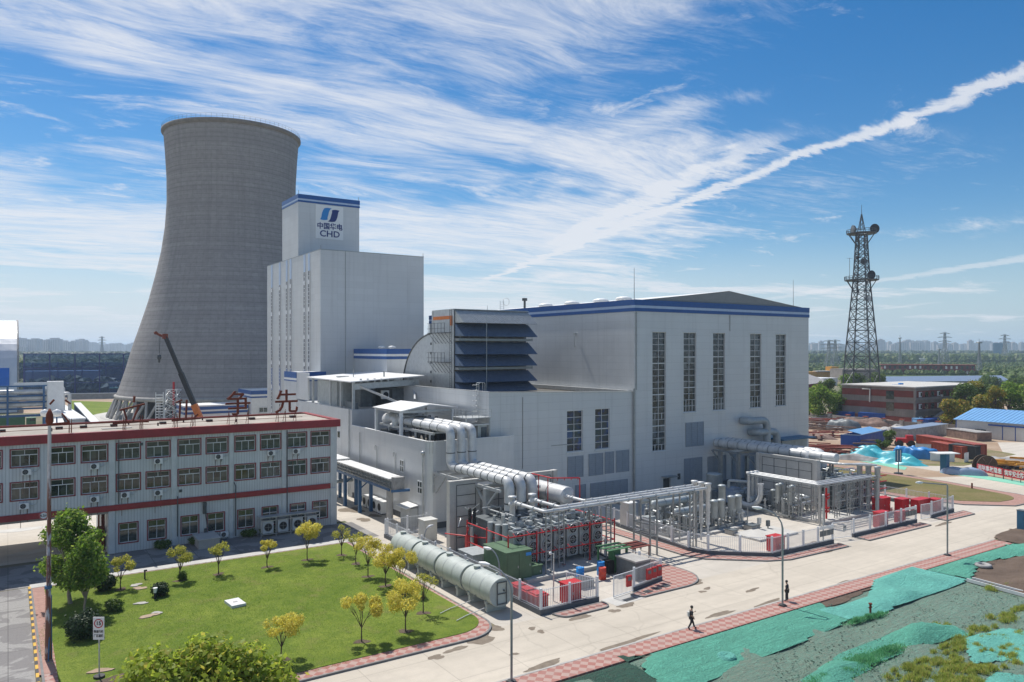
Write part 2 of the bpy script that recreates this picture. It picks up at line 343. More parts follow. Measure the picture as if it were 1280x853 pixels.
    m.col(a); m.rough(0.85, 0, 0.25)
    m = NT('pavers_plain'); a = m.mix(m.ramp(m.noise(3.0, 7), 0.35, 0.7), (0.40, 0.24, 0.195), (0.31, 0.175, 0.145))
    bt = m.n('ShaderNodeTexBrick'); bt.inputs['Scale'].default_value = 3.0; m.l(m.pos(), bt.inputs['Vector']); a = m.mix(m.math('MULTIPLY', bt.outputs['Fac'], 0.4), a, (0.2, 0.14, 0.12))
    m.col(a); m.rough(0.85, 0, 0.25)
    m = NT('turf'); n1 = m.noise(0.13, 8, 0.62); n2 = m.noise(0.9, 8, 0.7); n3 = m.noise(11, 5, 0.7); n4 = m.noise(0.45, 6, 0.6)
    a = m.mix(m.ramp(n1, 0.36, 0.64), (0.145, 0.205, 0.026), (0.245, 0.295, 0.05))
    a = m.mix(m.ramp(n2, 0.42, 0.70, 0, 0.75), a, (0.088, 0.15, 0.022))
    a = m.mix(m.ramp(n4, 0.55, 0.72, 0, 0.65), a, (0.29, 0.255, 0.09)); a = m.mix(m.ramp(n3, 0.42, 0.78, 0, 0.85), a, (0.030, 0.075, 0.010))
    m.col(a); m.rough(0.95, 0, 0.15); m.bump(m.math('ADD', n3, n2), 0.9, 0.12)
    m = NT('dry_turf'); n1 = m.noise(0.2, 8, 0.65); n3 = m.noise(5, 6, 0.7)
    a = m.mix(m.ramp(n1, 0.38, 0.62), (0.16, 0.15, 0.055), (0.235, 0.185, 0.09)); a = m.mix(m.ramp(n3, 0.42, 0.75, 0, 0.8), a, (0.085, 0.085, 0.03))
    m.col(a); m.rough(0.95, 0, 0.15); m.bump(n3, 0.9, 0.12)
    # dust netting: woven green sheet over soil; wrinkle light and shade painted in colour
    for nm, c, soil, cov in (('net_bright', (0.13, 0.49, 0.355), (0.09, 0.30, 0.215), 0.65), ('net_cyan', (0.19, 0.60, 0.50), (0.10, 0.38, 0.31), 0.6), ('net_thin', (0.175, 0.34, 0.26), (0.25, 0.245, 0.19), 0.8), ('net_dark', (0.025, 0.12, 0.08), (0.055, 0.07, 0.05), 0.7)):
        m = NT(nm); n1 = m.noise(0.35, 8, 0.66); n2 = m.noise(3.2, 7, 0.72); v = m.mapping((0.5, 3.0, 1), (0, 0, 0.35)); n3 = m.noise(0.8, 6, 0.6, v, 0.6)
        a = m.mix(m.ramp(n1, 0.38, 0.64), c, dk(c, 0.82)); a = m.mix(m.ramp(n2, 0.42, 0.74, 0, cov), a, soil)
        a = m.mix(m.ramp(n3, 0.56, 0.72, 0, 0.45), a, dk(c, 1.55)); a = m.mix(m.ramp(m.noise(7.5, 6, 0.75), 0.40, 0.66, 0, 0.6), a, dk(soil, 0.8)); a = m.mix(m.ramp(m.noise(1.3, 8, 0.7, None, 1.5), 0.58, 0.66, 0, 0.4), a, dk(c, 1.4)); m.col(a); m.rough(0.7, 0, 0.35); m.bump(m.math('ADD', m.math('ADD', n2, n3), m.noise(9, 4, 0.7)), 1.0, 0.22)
ground_mats()
def tower_shell():
    m = NT('tower_concrete'); uv = m.n('ShaderNodeUVMap').outputs[0]; o = m.xyz(uv)
    band = m.noise(1.0, 4, 0.7, m.mapping((0.0, 0.45, 0), (0, 0, 0), uv)); band2 = m.noise(1.0, 2, 0.5, m.mapping((0.02, 0.8, 0), (0, 0, 0), uv))
    c = (0.355, 0.338, 0.330)
    a = m.mix(m.ramp(band, 0.32, 0.68), dk(c, 0.80), dk(c, 1.16)); a = m.mix(m.ramp(band2, 0.4, 0.7, 0, 0.5), a, dk(c, 0.82))
    cb = m.n('ShaderNodeCombineXYZ'); m.l(m.math('FLOOR', m.math('DIVIDE', o[0], 2.2)), cb.inputs[0]); m.l(m.math('FLOOR', m.math('DIVIDE', o[1], 1.35)), cb.inputs[1])
    w = m.n('ShaderNodeTexWhiteNoise'); m.l(cb.outputs[0], w.inputs['Vector']); a = m.mix(m.math('MULTIPLY', w.outputs['Value'], 0.30), a, dk(c, 0.72))
    n = m.noise(0.9, 8, 0.7); a = m.mix(m.ramp(n, 0.40, 0.72, 0, 0.5), a, dk(c, 0.62))
    v = m.mapping((0.35, 0.02, 0), (0, 0, 0), uv); a = m.mix(m.ramp(m.noise(1.0, 7, 0.65, v), 0.50, 0.75, 0, 0.45), a, dk(c, 0.55))
    j = m.math('MAXIMUM', m.math('MULTIPLY', m.line(o[1], 1.35, 0.16), m.ramp(n, 0.3, 0.7, 0.2, 0.65)), m.math('MULTIPLY', m.line(o[0], 2.2, 0.16), m.ramp(n, 0.35, 0.65, 0.0, 0.35)))
    a = m.mix(j, a, dk(c, 0.45)); m.col(a); m.rough(0.9, 0, 0.2); m.bump(n, 0.4, 0.15)
tower_shell()
def windfence():
    m = NT('wind_net'); o = m.xyz(); t = m.t
    h = m.math('ADD', o[0], m.math('MULTIPLY', o[1], 0.2)); j = m.line(o[2], 3.4, 0.5)
    m.col(m.mix(j, (0.012, 0.05, 0.155), (0.02, 0.04, 0.10))); m.rough(0.7)
    tr = m.n('ShaderNodeBsdfTransparent'); tr.inputs[0].default_value = (0.55, 0.72, 1.0, 1)
    mx = m.n('ShaderNodeMixShader'); mx.inputs[0].default_value = 0.45
    m.l(m.b.outputs[0], mx.inputs[1]); m.l(tr.outputs[0], mx.inputs[2]); m.l(mx.outputs[0], t.nodes['Material Output'].inputs[0])
windfence()
def leafmat(name, a, b, c2, trans=0.45):
    m = NT(name); gi = m.n('ShaderNodeNewGeometry'); r = gi.outputs['Random Per Island']
    col = m.mix(m.ramp(r, 0.0, 0.75), a, b); col = m.mix(m.math('MULTIPLY', m.math('GREATER_THAN', r, 0.84), 1.0), col, c2)
    col = m.mix(m.ramp(m.noise(0.5, 2), 0.4, 0.65, 0, 0.35), col, dk(a, 0.7))
    m.col(col); m.rough(0.55, 0, 0.35)
    tl = m.n('ShaderNodeBsdfTranslucent'); m.l(m.mix(0.35, col, (1, 1, 0.3), 'MULTIPLY'), tl.inputs[0])
    mx = m.n('ShaderNodeMixShader'); mx.inputs[0].default_value = trans
    m.l(m.b.outputs[0], mx.inputs[1]); m.l(tl.outputs[0], mx.inputs[2]); m.l(mx.outputs[0], m.t.nodes['Material Output'].inputs[0])
leafmat('leaf_green', (0.12, 0.22, 0.03), (0.25, 0.39, 0.06), (0.40, 0.48, 0.12), 0.6)
leafmat('leaf_lime', (0.24, 0.34, 0.04), (0.46, 0.54, 0.09), (0.62, 0.55, 0.13), 0.6)
leafmat('leaf_gold', (0.66, 0.56, 0.09), (0.82, 0.74, 0.20), (0.50, 0.52, 0.13), 0.6)
leafmat('leaf_olive', (0.36, 0.36, 0.07), (0.60, 0.56, 0.13), (0.26, 0.32, 0.07), 0.6)
leafmat('leaf_dark', (0.012, 0.035, 0.012), (0.03, 0.065, 0.018), (0.05, 0.085, 0.03), 0.2)
leafmat('leaf_mid', (0.065, 0.125, 0.025), (0.125, 0.20, 0.035), (0.19, 0.24, 0.06), 0.45)
leafmat('leaf_autumn', (0.17, 0.19, 0.025), (0.32, 0.30, 0.04), (0.50, 0.30, 0.05), 0.5)
leafmat('grass_blade', (0.26, 0.37, 0.08), (0.50, 0.53, 0.15), (0.60, 0.48, 0.22), 0.55)
leafmat('net_grass', (0.10, 0.36, 0.18), (0.2, 0.5, 0.28), (0.3, 0.6, 0.4), 0.5)

# ------------------------------------------------------------------ mesh helpers
class MB:
    def __init__(s): s.v = []; s.f = []; s.s = []; s.k = []; s.uv = None; s.slot = 0
    def face(s, idx, smooth=False): s.f.append(tuple(idx)); s.s.append(smooth); s.k.append(s.slot)
    def add(s, vs, fs, smooth=False):
        n = len(s.v); s.v.extend(vs)
        for f in fs: s.face([n+i for i in f], smooth)
        return s
    def box(s, x0, x1, y0, y1, z0, z1):
        return s.add([(x0,y0,z0),(x1,y0,z0),(x1,y1,z0),(x0,y1,z0),(x0,y0,z1),(x1,y0,z1),(x1,y1,z1),(x0,y1,z1)],
              [(0,3,2,1),(4,5,6,7),(0,1,5,4),(1,2,6,5),(2,3,7,6),(3,0,4,7)])
    def obox(s, c, sz, rz=0.0):
        hx, hy, hz = sz[0]/2, sz[1]/2, sz[2]/2; ca, sa = cos(rz), sin(rz)
        vs = [(c[0]+x*ca-y*sa, c[1]+x*sa+y*ca, c[2]+z) for z in (-hz, hz) for x, y in ((-hx,-hy),(hx,-hy),(hx,hy),(-hx,hy))]
        return s.add(vs, [(0,3,2,1),(4,5,6,7),(0,1,5,4),(1,2,6,5),(2,3,7,6),(3,0,4,7)])
    def bar(s, p, q, w, h=None):
        h = h or w; p = Vector(p); q = Vector(q); d = (q-p).normalized()
        u = Vector((0,0,1)) if abs(d.z) < 0.95 else Vector((1,0,0))
        a = d.cross(u).normalized()*w/2; b = a.cross(d).normalized()*h/2
        vs = [tuple(o+x*a+y*b) for o in (p, q) for x, y in ((-1,-1),(1,-1),(1,1),(-1,1))]
        return s.add(vs, [(0,1,2,3),(7,6,5,4),(4,5,1,0),(5,6,2,1),(6,7,3,2),(7,4,0,3)])
    def cyl(s, p, q, r, r2=None, n=10, cap=True):
        r2 = r if r2 is None else r2; p = Vector(p); q = Vector(q); d = (q-p).normalized()
        u = Vector((0,0,1)) if abs(d.z) < 0.95 else Vector((1,0,0))
        a = d.cross(u).normalized(); b = a.cross(d).normalized()
        ring = lambda o, rr: [tuple(o+a*(rr*cos(2*pi*i/n))+b*(rr*sin(2*pi*i/n))) for i in range(n)]
        A = ring(p, r); B = ring(q, r2)
        s.add(A+B, [((i+1)%n, i, n+i, n+(i+1)%n) for i in range(n)], True)
        if cap:
            s.add(A, [tuple(range(n))]); s.add(B, [tuple(range(n-1,-1,-1))])
        return s
    def tube(s, pts, r, n=10, cap=True):
        P = [Vector(p) for p in pts]; T = []
        for i in range(len(P)):
            t = (P[min(i+1, len(P)-1)]-P[max(i-1, 0)]); T.append(t.normalized())
        u = Vector((0,0,1)) if abs(T[0].z) < 0.9 else Vector((1,0,0))
        a = T[0].cross(u).normalized(); base = len(s.v); rr = r if isinstance(r, (list, tuple)) else [r]*len(P)
        for i, p in enumerate(P):
            a = (a-T[i]*a.dot(T[i])).normalized(); b = T[i].cross(a)
            s.v.extend(tuple(p+a*(rr[i]*cos(2*pi*k/n))+b*(rr[i]*sin(2*pi*k/n))) for k in range(n))
        for i in range(len(P)-1):
            for k in range(n):
                o = base+i*n; s.face((o+k, o+(k+1)%n, o+n+(k+1)%n, o+n+k), True)
        if cap:
            s.add([s.v[base+k] for k in range(n)], [tuple(range(n-1,-1,-1))]); e = base+(len(P)-1)*n
            s.add([s.v[e+k] for k in range(n)], [tuple(range(n))])
        return s
    def lathe(s, prof, c=(0,0,0), n=24, axis='z', smooth=True):
        base = len(s.v)
        for r, h in prof:
            for k in range(n):
                t = 2*pi*k/n
                if axis == 'z': s.v.append((c[0]+r*cos(t), c[1]+r*sin(t), c[2]+h))
                elif axis == 'y': s.v.append((c[0]+r*sin(t), c[1]+h, c[2]+r*cos(t)))
                else: s.v.append((c[0]+h, c[1]+r*cos(t), c[2]+r*sin(t)))
        for i in range(len(prof)-1):
            for k in range(n):
                o = base+i*n; s.face((o+k, o+(k+1)%n, o+n+(k+1)%n, o+n+k), smooth)
        return s
    def disc(s, c, nrm, r, n=16):
        c = Vector(c); d = Vector(nrm).normalized(); u = Vector((0,0,1)) if abs(d.z) < 0.9 else Vector((1,0,0))
        a = d.cross(u).normalized(); b = a.cross(d)
        return s.add([tuple(c+a*(r*cos(2*pi*i/n))+b*(-r*sin(2*pi*i/n))) for i in range(n)], [tuple(range(n))])
    def ring(s, c, nrm, r, t, n=16):                     # a thin hoop
        c = Vector(c); d = Vector(nrm).normalized(); u = Vector((0,0,1)) if abs(d.z) < 0.9 else Vector((1,0,0))
        a = d.cross(u).normalized(); b = a.cross(d)
        return s.tube([tuple(c+a*(r*cos(2*pi*i/n))+b*(r*sin(2*pi*i/n))) for i in range(n+1)], t, 5, False)
    def poly(s, pts, z0, z1):                            # a prism on a ground outline
        n = len(pts); area = sum(pts[i][0]*pts[(i+1)%n][1]-pts[(i+1)%n][0]*pts[i][1] for i in range(n))
        if area < 0: pts = pts[::-1]
        s.add([(x,y,z1) for x,y in pts], [tuple(range(n))])
        if z1 > z0:
            vs = [(x,y,z0) for x,y in pts]+[(x,y,z1) for x,y in pts]
            s.add(vs, [(i,(i+1)%n,n+(i+1)%n,n+i) for i in range(n)])
        return s
def obj(name, mb, mat, parent=None, uv=None):
    me = bpy.data.meshes.new(name); o = bpy.data.objects.new(name, me); C.objects.link(o)
    off = Vector((0,0,0))
    p = parent
    while p is not None: off += p.location; p = p.parent
    me.from_pydata([(x-off.x, y-off.y, z-off.z) for x, y, z in mb.v], [], mb.f)
    for m in (mat if isinstance(mat, (list, tuple)) else [mat]): me.materials.append(M[m])
    me.polygons.foreach_set('use_smooth', mb.s); me.polygons.foreach_set('material_index', mb.k)
    if uv is not None:
        l = me.uv_layers.new(name='UVMap')
        for lp in me.loops: l.data[lp.index].uv = uv[lp.vertex_index]
    me.update()
    if parent is not None: o.parent = parent
    return o
def pieces(name, mb, mat, parent):                        # every separate piece its own part
    key = {}; par = list(range(len(mb.v)))
    def find(i):
        while par[i] != i: par[i] = par[par[i]]; i = par[i]
        return i
    for i, v in enumerate(mb.v):
        k = (round(v[0],4), round(v[1],4), round(v[2],4)); par[find(i)] = find(key.setdefault(k, i))
    for f in mb.f:
        for a in f[1:]: par[find(a)] = find(f[0])
    grp = {}
    for f, sm in zip(mb.f, mb.s): grp.setdefault(find(f[0]), []).append((f, sm))
    for fs in grp.values():
        m = MB(); ix = {}
        for f, sm in fs:
            for a in f:
                if a not in ix: ix[a] = len(m.v); m.v.append(mb.v[a])
            m.face([ix[a] for a in f], sm)
        obj(name, m, mat, parent)
def tag(o, label=None, cat=None, group=None, kind=None):
    if label: o['label'] = label
    if cat: o['category'] = cat
    if group: o['group'] = group
    if kind: o['kind'] = kind
    return o
def thing(name, label, cat, loc=(0,0,0), group=None):
    o = bpy.data.objects.new(name, None); C.objects.link(o); o.location = loc; o.empty_display_size = 0.5
    return tag(o, label, cat, group)
def struct(name, mb, mat, label=None):
    o = obj(name, mb, mat); o['kind'] = 'structure'; o['label'] = label or name.replace('_', ' '); return o
def dup(root, loc, label, rz=None):                      # a copy of a thing with copies of its parts
    r = root.copy(); C.objects.link(r); r.location = loc; r['label'] = label
    if rz is not None: r.rotation_euler = (0, 0, rz)
    def rec(a, b):
        for ch in a.children:
            c = ch.copy(); C.objects.link(c); c.parent = b; rec(ch, c)
    rec(root, r); return r
def bez(p0, p1, p2, p3, n=8):
    return [tuple(((1-t)**3)*a+3*((1-t)**2)*t*b+3*(1-t)*t*t*c+t**3*d for a, b, c, d in zip(p0, p1, p2, p3)) for t in [i/n for i in range(n+1)]]
def bend(pts, rad=1.0, n=5):                             # round the corners of a pipe run
    P = [Vector(p) for p in pts]; out = [tuple(P[0])]
    for i in range(1, len(P)-1):
        a = P[i-1]-P[i]; b = P[i+1]-P[i]; r = min(rad, a.length*0.49, b.length*0.49)
        s0 = P[i]+a.normalized()*r; s1 = P[i]+b.normalized()*r
        for k in range(n+1):
            t = k/n; out.append(tuple(s0*(1-t)**2+P[i]*2*t*(1-t)+s1*t*t))
    out.append(tuple(P[-1])); return out
def text(name, s, size, loc, rot, mat, parent=None, ext=0.01, bold=0.0, align='CENTER', sx=1.0):
    cu = bpy.data.curves.new(name, 'FONT'); cu.body = s; cu.size = size; cu.extrude = ext; cu.offset = bold
    cu.align_x = align; cu.align_y = 'CENTER'; cu.resolution_u = 3
    o = bpy.data.objects.new(name, cu); C.objects.link(o); bpy.context.view_layer.update()
    me = bpy.data.meshes.new_from_object(o.evaluated_get(bpy.context.evaluated_depsgraph_get()))
    bpy.data.objects.remove(o); me.name = name
    r = bpy.data.objects.new(name, me); C.objects.link(r); me.materials.clear(); me.materials.append(M[mat])
    off = Vector((0,0,0)); p = parent
    while p is not None: off += p.location; p = p.parent
    r.location = Vector(loc)-off; r.rotation_euler = rot; r.scale = (sx, 1, 1)
    if parent is not None: r.parent = parent
    return r
rnd = random.Random(7)

# ------------------------------------------------------------------ ground, roads, lawns
Z0 = 0.0
def sheet(name, pts, z, mat, z0=None, label=None):
    mb = MB(); mb.poly(pts, z if z0 is None else z0, z); return struct(name, mb, mat, label)
mb = MB(); mb.box(-14000, 14000, -3000, 15000, -3.0, 0.0); struct('ground', mb, 'earth', 'bare earth ground reaching to the horizon')
sheet('farmland', [gd(1000, 560), gd(1500, 560), gd(1500, 7500), gd(1000, 7500)], 0.02, 'farmland', label='green fields stretching to the right horizon')
sheet('construction_ground', [(121,74),(138.5,66),(139,45),(420,20),(420,150),(232,150),(205,175),(121,175)], 0.016, 'yard_soil', label='sandy ground of the construction yard on the right')
sheet('weedy_ground', [(139,80),(150,72),(176,74),(184,90),(172,92),(160,91),(142,95)], 0.024, 'weedy_soil', label='weedy verge around the tarpaulin heaps')
sheet('coal_yard_ground', [gd(-200, 262), gd(330, 262), gd(330, 400), gd(-200, 400)], 0.008, 'yard_soil', label='dusty ground between cooling tower and wind fence')
sheet('field', [g(86,523), g(176,523), g(176,504), g(86,501)], 0.014, 'turf', label='green grass field left of the cooling tower')
sheet('field_path', [g(84,500.5), g(180,504), g(180,499.5), g(84,498)], 0.018, 'yard_soil')
# plant yard concrete
sheet('yard_paving', [(-60,93),(36,93),(36,84),(32.4,84),(32.4,50.5),(129,50.5),(129,150),(60,160),(-60,160)], 0.008, 'yard_concrete', label='pale concrete paving of the plant yard')
sheet('road', [(-60,42.3),(129,42.3),(139.6,42.3),(139.6,50.6),(-60,50.6)], 0.014, 'road_concrete', label='pale concrete road running along the brick kerb')
sheet('side_road', [(129,50.7),(139.6,50.7),(139.4,60),(139.6,72),(138.7,77),(143,94),(144,150),(131,150),(130,83),(128.9,64)], 0.014, 'road_concrete', label='concrete road curving behind the dry lawn')
sheet('branch_road', [(139.7,71.6),(141,78.5),(150,79),(160,77.5),(174,75.5),(195,86),(205,80),(200,60),(190,60),(178,68),(165,69.6),(152,70.2)], 0.020, 'yard_concrete', label='track leading towards the blue roofed shed')
sheet('left_road', [(-60,50.7),(1.55,50.7),(1.55,83),(-60,83)], 0.018, 'asphalt', label='patched grey road left of the lawn')
sheet('office_road', [(-60,83.2),(36.5,83.2),(36.5,91.9),(-60,91.9)], 0.018, 'asphalt', label='dark road in front of the long office block')
# kerbs and pavements
def strip(name, pts, w, z0, z1, mat, closed=False, label=None):
    mb = MB(); n = len(pts)
    for i in range(n if closed else n-1):
        a = Vector((*pts[i], (z0+z1)/2)); b = Vector((*pts[(i+1)%n], (z0+z1)/2)); mb.bar(a, b, w, z1-z0)
    return struct(name, mb, mat, label)
def arc(cx, cy, r, a0, a1, n=8): return [(cx+r*cos(radians(a0+(a1-a0)*i/n)), cy+r*sin(radians(a0+(a1-a0)*i/n))) for i in range(n+1)]
sheet('brick_pavement', [(-60,40.1),(94.5,40.1),(94.5,42.0),(-60,42.0)], 0.12, 'pavers', 0.0, 'pink and grey paver strip along the near side of the road')
strip('road_kerb', [(-60,42.12),(94.5,42.12)], 0.2, 0, 0.13, 'concrete')
outer = arc(29.2, 52.6, 3.1, 0, -90) ; outer = [(32.3, 82.2)] + outer + [(8, 49.5)] + arc(8, 55.5, 6.0, -90, -180) + [(1.8, 82.2)]
inner = [(31.9, 81.9), (31.9, 53.6)] + arc(29.0, 53.7, 2.9, 0, -90)[1:] + [(9, 50.8)] + arc(9, 57, 6.2, -90, -180) + [(2.8, 81.9)]
sheet('lawn_pavement', outer, 0.12, 'pavers', 0.0, 'pink paver border round the lawn')
sheet('lawn', inner, 0.16, 'turf', 0.121, 'green mown lawn in the foreground')
strip('lawn_kerb', outer, 0.16, 0, 0.15, 'kerb_stone', label='dark kerb round the lawn border')
sheet('lawn_path', [(1.7,82.3),(34.2,82.3),(34.2,83.6),(1.7,83.6)], 0.13, 'concrete_pale', 0.0, 'pale concrete path behind the lawn')
sheet('left_pavement', [(1.75,60),(2.72,60),(2.72,82.2),(1.75,82.2)], 0.126, 'pavers_plain', 0.121, 'plain paver strip left of the lawn')
mb = MB(); mk = MB()
for i in range(34): (mb if i % 2 else mk).box(1.58, 1.76, 55.6+i*0.8, 55.6+i*0.8+0.78, 0, 0.17)
struct('yellow_kerb_stones', mb, 'kerb_yellow'); struct('black_kerb_stones', mk, 'kerb_black')
sheet('bare_soil_patch', [(4.0,56.5),(6.5,57.2),(9.5,54.8),(10.5,52.2),(7.8,51.8),(5.4,53.4)], 0.166, 'dark_soil')
# dry lawn on the right with its paver rim
rimO = [(130.2,150),(130.2,83),(129.6,65),(127.6,55.5)] + arc(122.4, 54.6, 5.2, 0, -90, 6) + [(117.6,49.6),(112.6,54.0),(110.6,60),(110.4,100),(119,150)]
rimI = [(128.6,150),(128.6,83),(127.9,65.5),(126,57)] + arc(121.4, 56, 4.3, -10, -90, 5) + [(118.4,52.0),(114.6,55.6),(112.6,61),(112.0,100),(120.2,150)]
sheet('dry_lawn_pavement', rimO, 0.12, 'pavers_plain', 0.0, 'paver rim round the dry lawn'); sheet('dry_lawn', rimI, 0.16, 'dry_turf', 0.121, 'brownish dry lawn on the right')
strip('dry_lawn_kerb', rimO, 0.2, 0, 0.14, 'kerb_stone')
# paver pads in front of the yard fences
def pad(pts, label, mat='pavers'): sheet('fence_pavement', pts, 0.12, mat, 0.0, label); strip('fence_kerb', pts+[pts[0]], 0.16, 0, 0.135, 'kerb_stone')
pad([(37.6,50.5)]+arc(38.6,50.2,0.9,-150,-90,3)+arc(42.2,50.1,0.8,-90,0,3)+[(43.0,50.5)], 'small paver pad at the corner of the transformer yard')
pad([(46.4,50.6),(47,49.6)]+arc(52.5,53.1,3.5,-90,0,6)+[(56.0,57.8),(52,58.3),(51.7,52.3)], 'rounded paver pad outside the transformer yard')
pad([(60.4,82),(60.0,57.2),(60.8,55.0),(65.6,50.9),(68.0,49.9),(78.0,49.7),(78.3,51.0),(67.6,51.1),(62.6,55.4),(61.7,57.4),(62.2,82)], 'paver strip round the gas skid yard')
pad([(82.4,49.9),(96.0,50.0),(96.2,51.4),(82.4,51.4)], 'paver strip below the fence with the red crates')
pad([(100.2,50.2),(107.4,50.2),(108.2,52),(100.2,51.7)], 'paver strip at the far corner of the yard fence')
# wet stains and dried puddles on the road
def blob(cx, cy, rx, ry, rz=0, seed=0, n=22):
    r = random.Random(seed); ph = [r.uniform(0, 6.28) for _ in range(4)]; out = []
    for i in range(n):
        t = 2*pi*i/n; k = 1+0.22*sin(2*t+ph[0])+0.14*sin(3*t+ph[1])+0.09*sin(5*t+ph[2])+0.06*sin(8*t+ph[3])
        x, y = rx*k*cos(t), ry*k*sin(t); out.append((cx+x*cos(rz)-y*sin(rz), cy+x*sin(rz)+y*cos(rz)))
    return out
for i, (px, py, rx, ry) in enumerate([(680,832,1.9,.32),(850,731,.9,.9),(870,728,.9,.6),(1015,768,.01,.01),(785,803,2.6,.3),(900,768,1.8,.3),(960,755,2.4,.35),(660,752,.45,.4),(783,757,.8,.5),(768,764,.5,.4),
      (1110,716,3.3,.5),(1060,728,2.0,.4),(1140,708,2.6,.45),(725,772,.9,.5),(705,768,.6,.45),(884,736,.5,.25),(878,740,.35,.3),(643,818,.35,.2),(570,812,.9,.35),(545,822,.7,.35),(600,798,1.2,1.1),(1180,655,1.8,.4),(665,786,.35,.3),(676,790,.3,.35),(620,786,.7,.5),
      (440,638,1.3,2.2),(455,650,.9,1.0),(468,645,.8,.9),(1015,680,1.3,.6),(908,700,.5,.3),(1034,690,.8,.3),(940,738,1.0,.25)]):
    x, y = g(px, py); sheet('damp_patch', blob(x, y, rx, ry, 0.05, i), 0.020+0.0006*(i % 5), 'stain', label='dried brown damp patch on concrete')
for i, (px, py, rx, ry) in enumerate([(30,662,3.6,1.0),(124,735,.8,.4),(40,690,2.5,.8)]):
    x, y = g(px, py); sheet('pale_patch', blob(x, y, rx, ry, 0.1, 50+i), 0.024, 'concrete_pale', label='pale patch on the road')
# ground left of the culvert: netting over the bank
def relief(name, pts, mat, label, z=0.05, amp=0.22, step=0.55, seed=1, mounds=()):
    xs = [p[0] for p in pts]; ys = [p[1] for p in pts]; x0, y0 = min(xs), min(ys)
    nx = int((max(xs)-x0)/step)+2; ny = int((max(ys)-y0)/step)+2; r = random.Random(seed)
    ws = [(r.uniform(.2,1.5), r.uniform(0,6.3), r.uniform(0,6.3), r.uniform(.3,1)) for _ in range(14)]
    def inside(x, y):
        c = False; j = len(pts)-1
        for i in range(len(pts)):
            if (pts[i][1] > y) != (pts[j][1] > y) and x < (pts[j][0]-pts[i][0])*(y-pts[i][1])/(pts[j][1]-pts[i][1])+pts[i][0]: c = not c
            j = i
        return c
    def edge(x, y):
        b = 9e9
        for i in range(len(pts)):
            ax, ay = pts[i]; bx, by = pts[(i+1)%len(pts)]; dx, dy = bx-ax, by-ay; t = max(0, min(1, ((x-ax)*dx+(y-ay)*dy)/(dx*dx+dy*dy+1e-9)))
            q = (ax+dx*t, ay+dy*t); d = hypot(x-q[0], y-q[1])
            if d < b: b = d; near = q
        return b, near
    mb = MB(); idx = {}
    def vert(i, j):
        if (i, j) in idx: return idx[i, j]
        x, y = x0+i*step, y0+j*step; d, q = edge(x, y)
        if not inside(x, y): x, y = q; d = 0
        h = 0
        for f, a, ph, w in ws: h += w*sin(f*(x*cos(a)+y*sin(a))+ph)/(0.6+f)
        for mx, my, mr, mh in mounds: h += mh/amp*math.exp(-((x-mx)**2+(y-my)**2)/mr**2)*2
        zz = z+max(0, amp*(0.5+0.5*h))*min(1, d/0.9)+r.uniform(0, 0.05)*min(1, d)
        idx[i, j] = len(mb.v); mb.v.append((x, y, zz)); return idx[i, j]
    for i in range(nx):
        for j in range(ny):
            if inside(x0+(i+.5)*step, y0+(j+.5)*step): mb.face([vert(i, j), vert(i+1, j), vert(i+1, j+1), vert(i, j+1)], True)
    return struct(name, mb, mat, label)
G = lambda *l: [g(a, b) for a, b in l]
bank = [(20,40.0),(94.4,40.0),(112,39),(140,38),(140,8),(60,2),(20,2)]
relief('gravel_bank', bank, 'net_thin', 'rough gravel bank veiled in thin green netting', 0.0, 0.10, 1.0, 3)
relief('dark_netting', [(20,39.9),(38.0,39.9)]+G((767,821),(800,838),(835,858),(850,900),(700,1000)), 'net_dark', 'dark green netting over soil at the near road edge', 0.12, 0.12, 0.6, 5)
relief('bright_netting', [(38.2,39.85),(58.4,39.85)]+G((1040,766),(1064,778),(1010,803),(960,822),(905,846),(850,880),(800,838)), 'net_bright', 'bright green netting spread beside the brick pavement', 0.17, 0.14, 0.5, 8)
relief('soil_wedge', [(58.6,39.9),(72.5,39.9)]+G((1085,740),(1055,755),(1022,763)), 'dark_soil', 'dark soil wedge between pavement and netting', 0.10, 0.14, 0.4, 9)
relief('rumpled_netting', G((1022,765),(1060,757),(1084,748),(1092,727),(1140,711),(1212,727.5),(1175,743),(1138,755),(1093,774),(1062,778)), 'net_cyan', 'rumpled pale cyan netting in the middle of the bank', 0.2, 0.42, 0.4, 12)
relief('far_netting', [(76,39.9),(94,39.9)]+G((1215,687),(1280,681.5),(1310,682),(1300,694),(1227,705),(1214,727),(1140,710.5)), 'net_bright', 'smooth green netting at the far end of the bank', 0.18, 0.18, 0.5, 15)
relief('brown_soil', G((1213,727),(1228,705),(1300,693),(1420,700),(1420,800),(1290,752)), 'dark_soil', 'brown soil mound beside the culvert', 0.16, 0.3, 0.6, 17)
relief('far_soil', G((1250,678),(1240,672),(1262,662),(1330,655),(1330,682),(1280,681.5)), 'dark_soil', 'brown soil by the end of the road kerb', 0.1, 0.2, 0.6, 19)
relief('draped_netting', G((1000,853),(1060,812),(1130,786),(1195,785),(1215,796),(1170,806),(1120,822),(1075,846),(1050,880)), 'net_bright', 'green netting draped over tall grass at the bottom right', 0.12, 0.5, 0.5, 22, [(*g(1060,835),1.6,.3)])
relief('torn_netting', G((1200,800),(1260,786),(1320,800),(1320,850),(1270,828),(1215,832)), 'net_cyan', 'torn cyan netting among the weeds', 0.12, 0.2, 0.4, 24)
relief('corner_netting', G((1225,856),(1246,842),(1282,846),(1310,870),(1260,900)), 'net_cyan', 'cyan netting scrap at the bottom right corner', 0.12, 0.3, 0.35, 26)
mb = MB(); P, Q = Vector((*g(1212,728), .22)), Vector((*g(1330,760), .22)); dv = (Q-P).normalized(); nv = Vector((-dv.y, dv.x, 0))
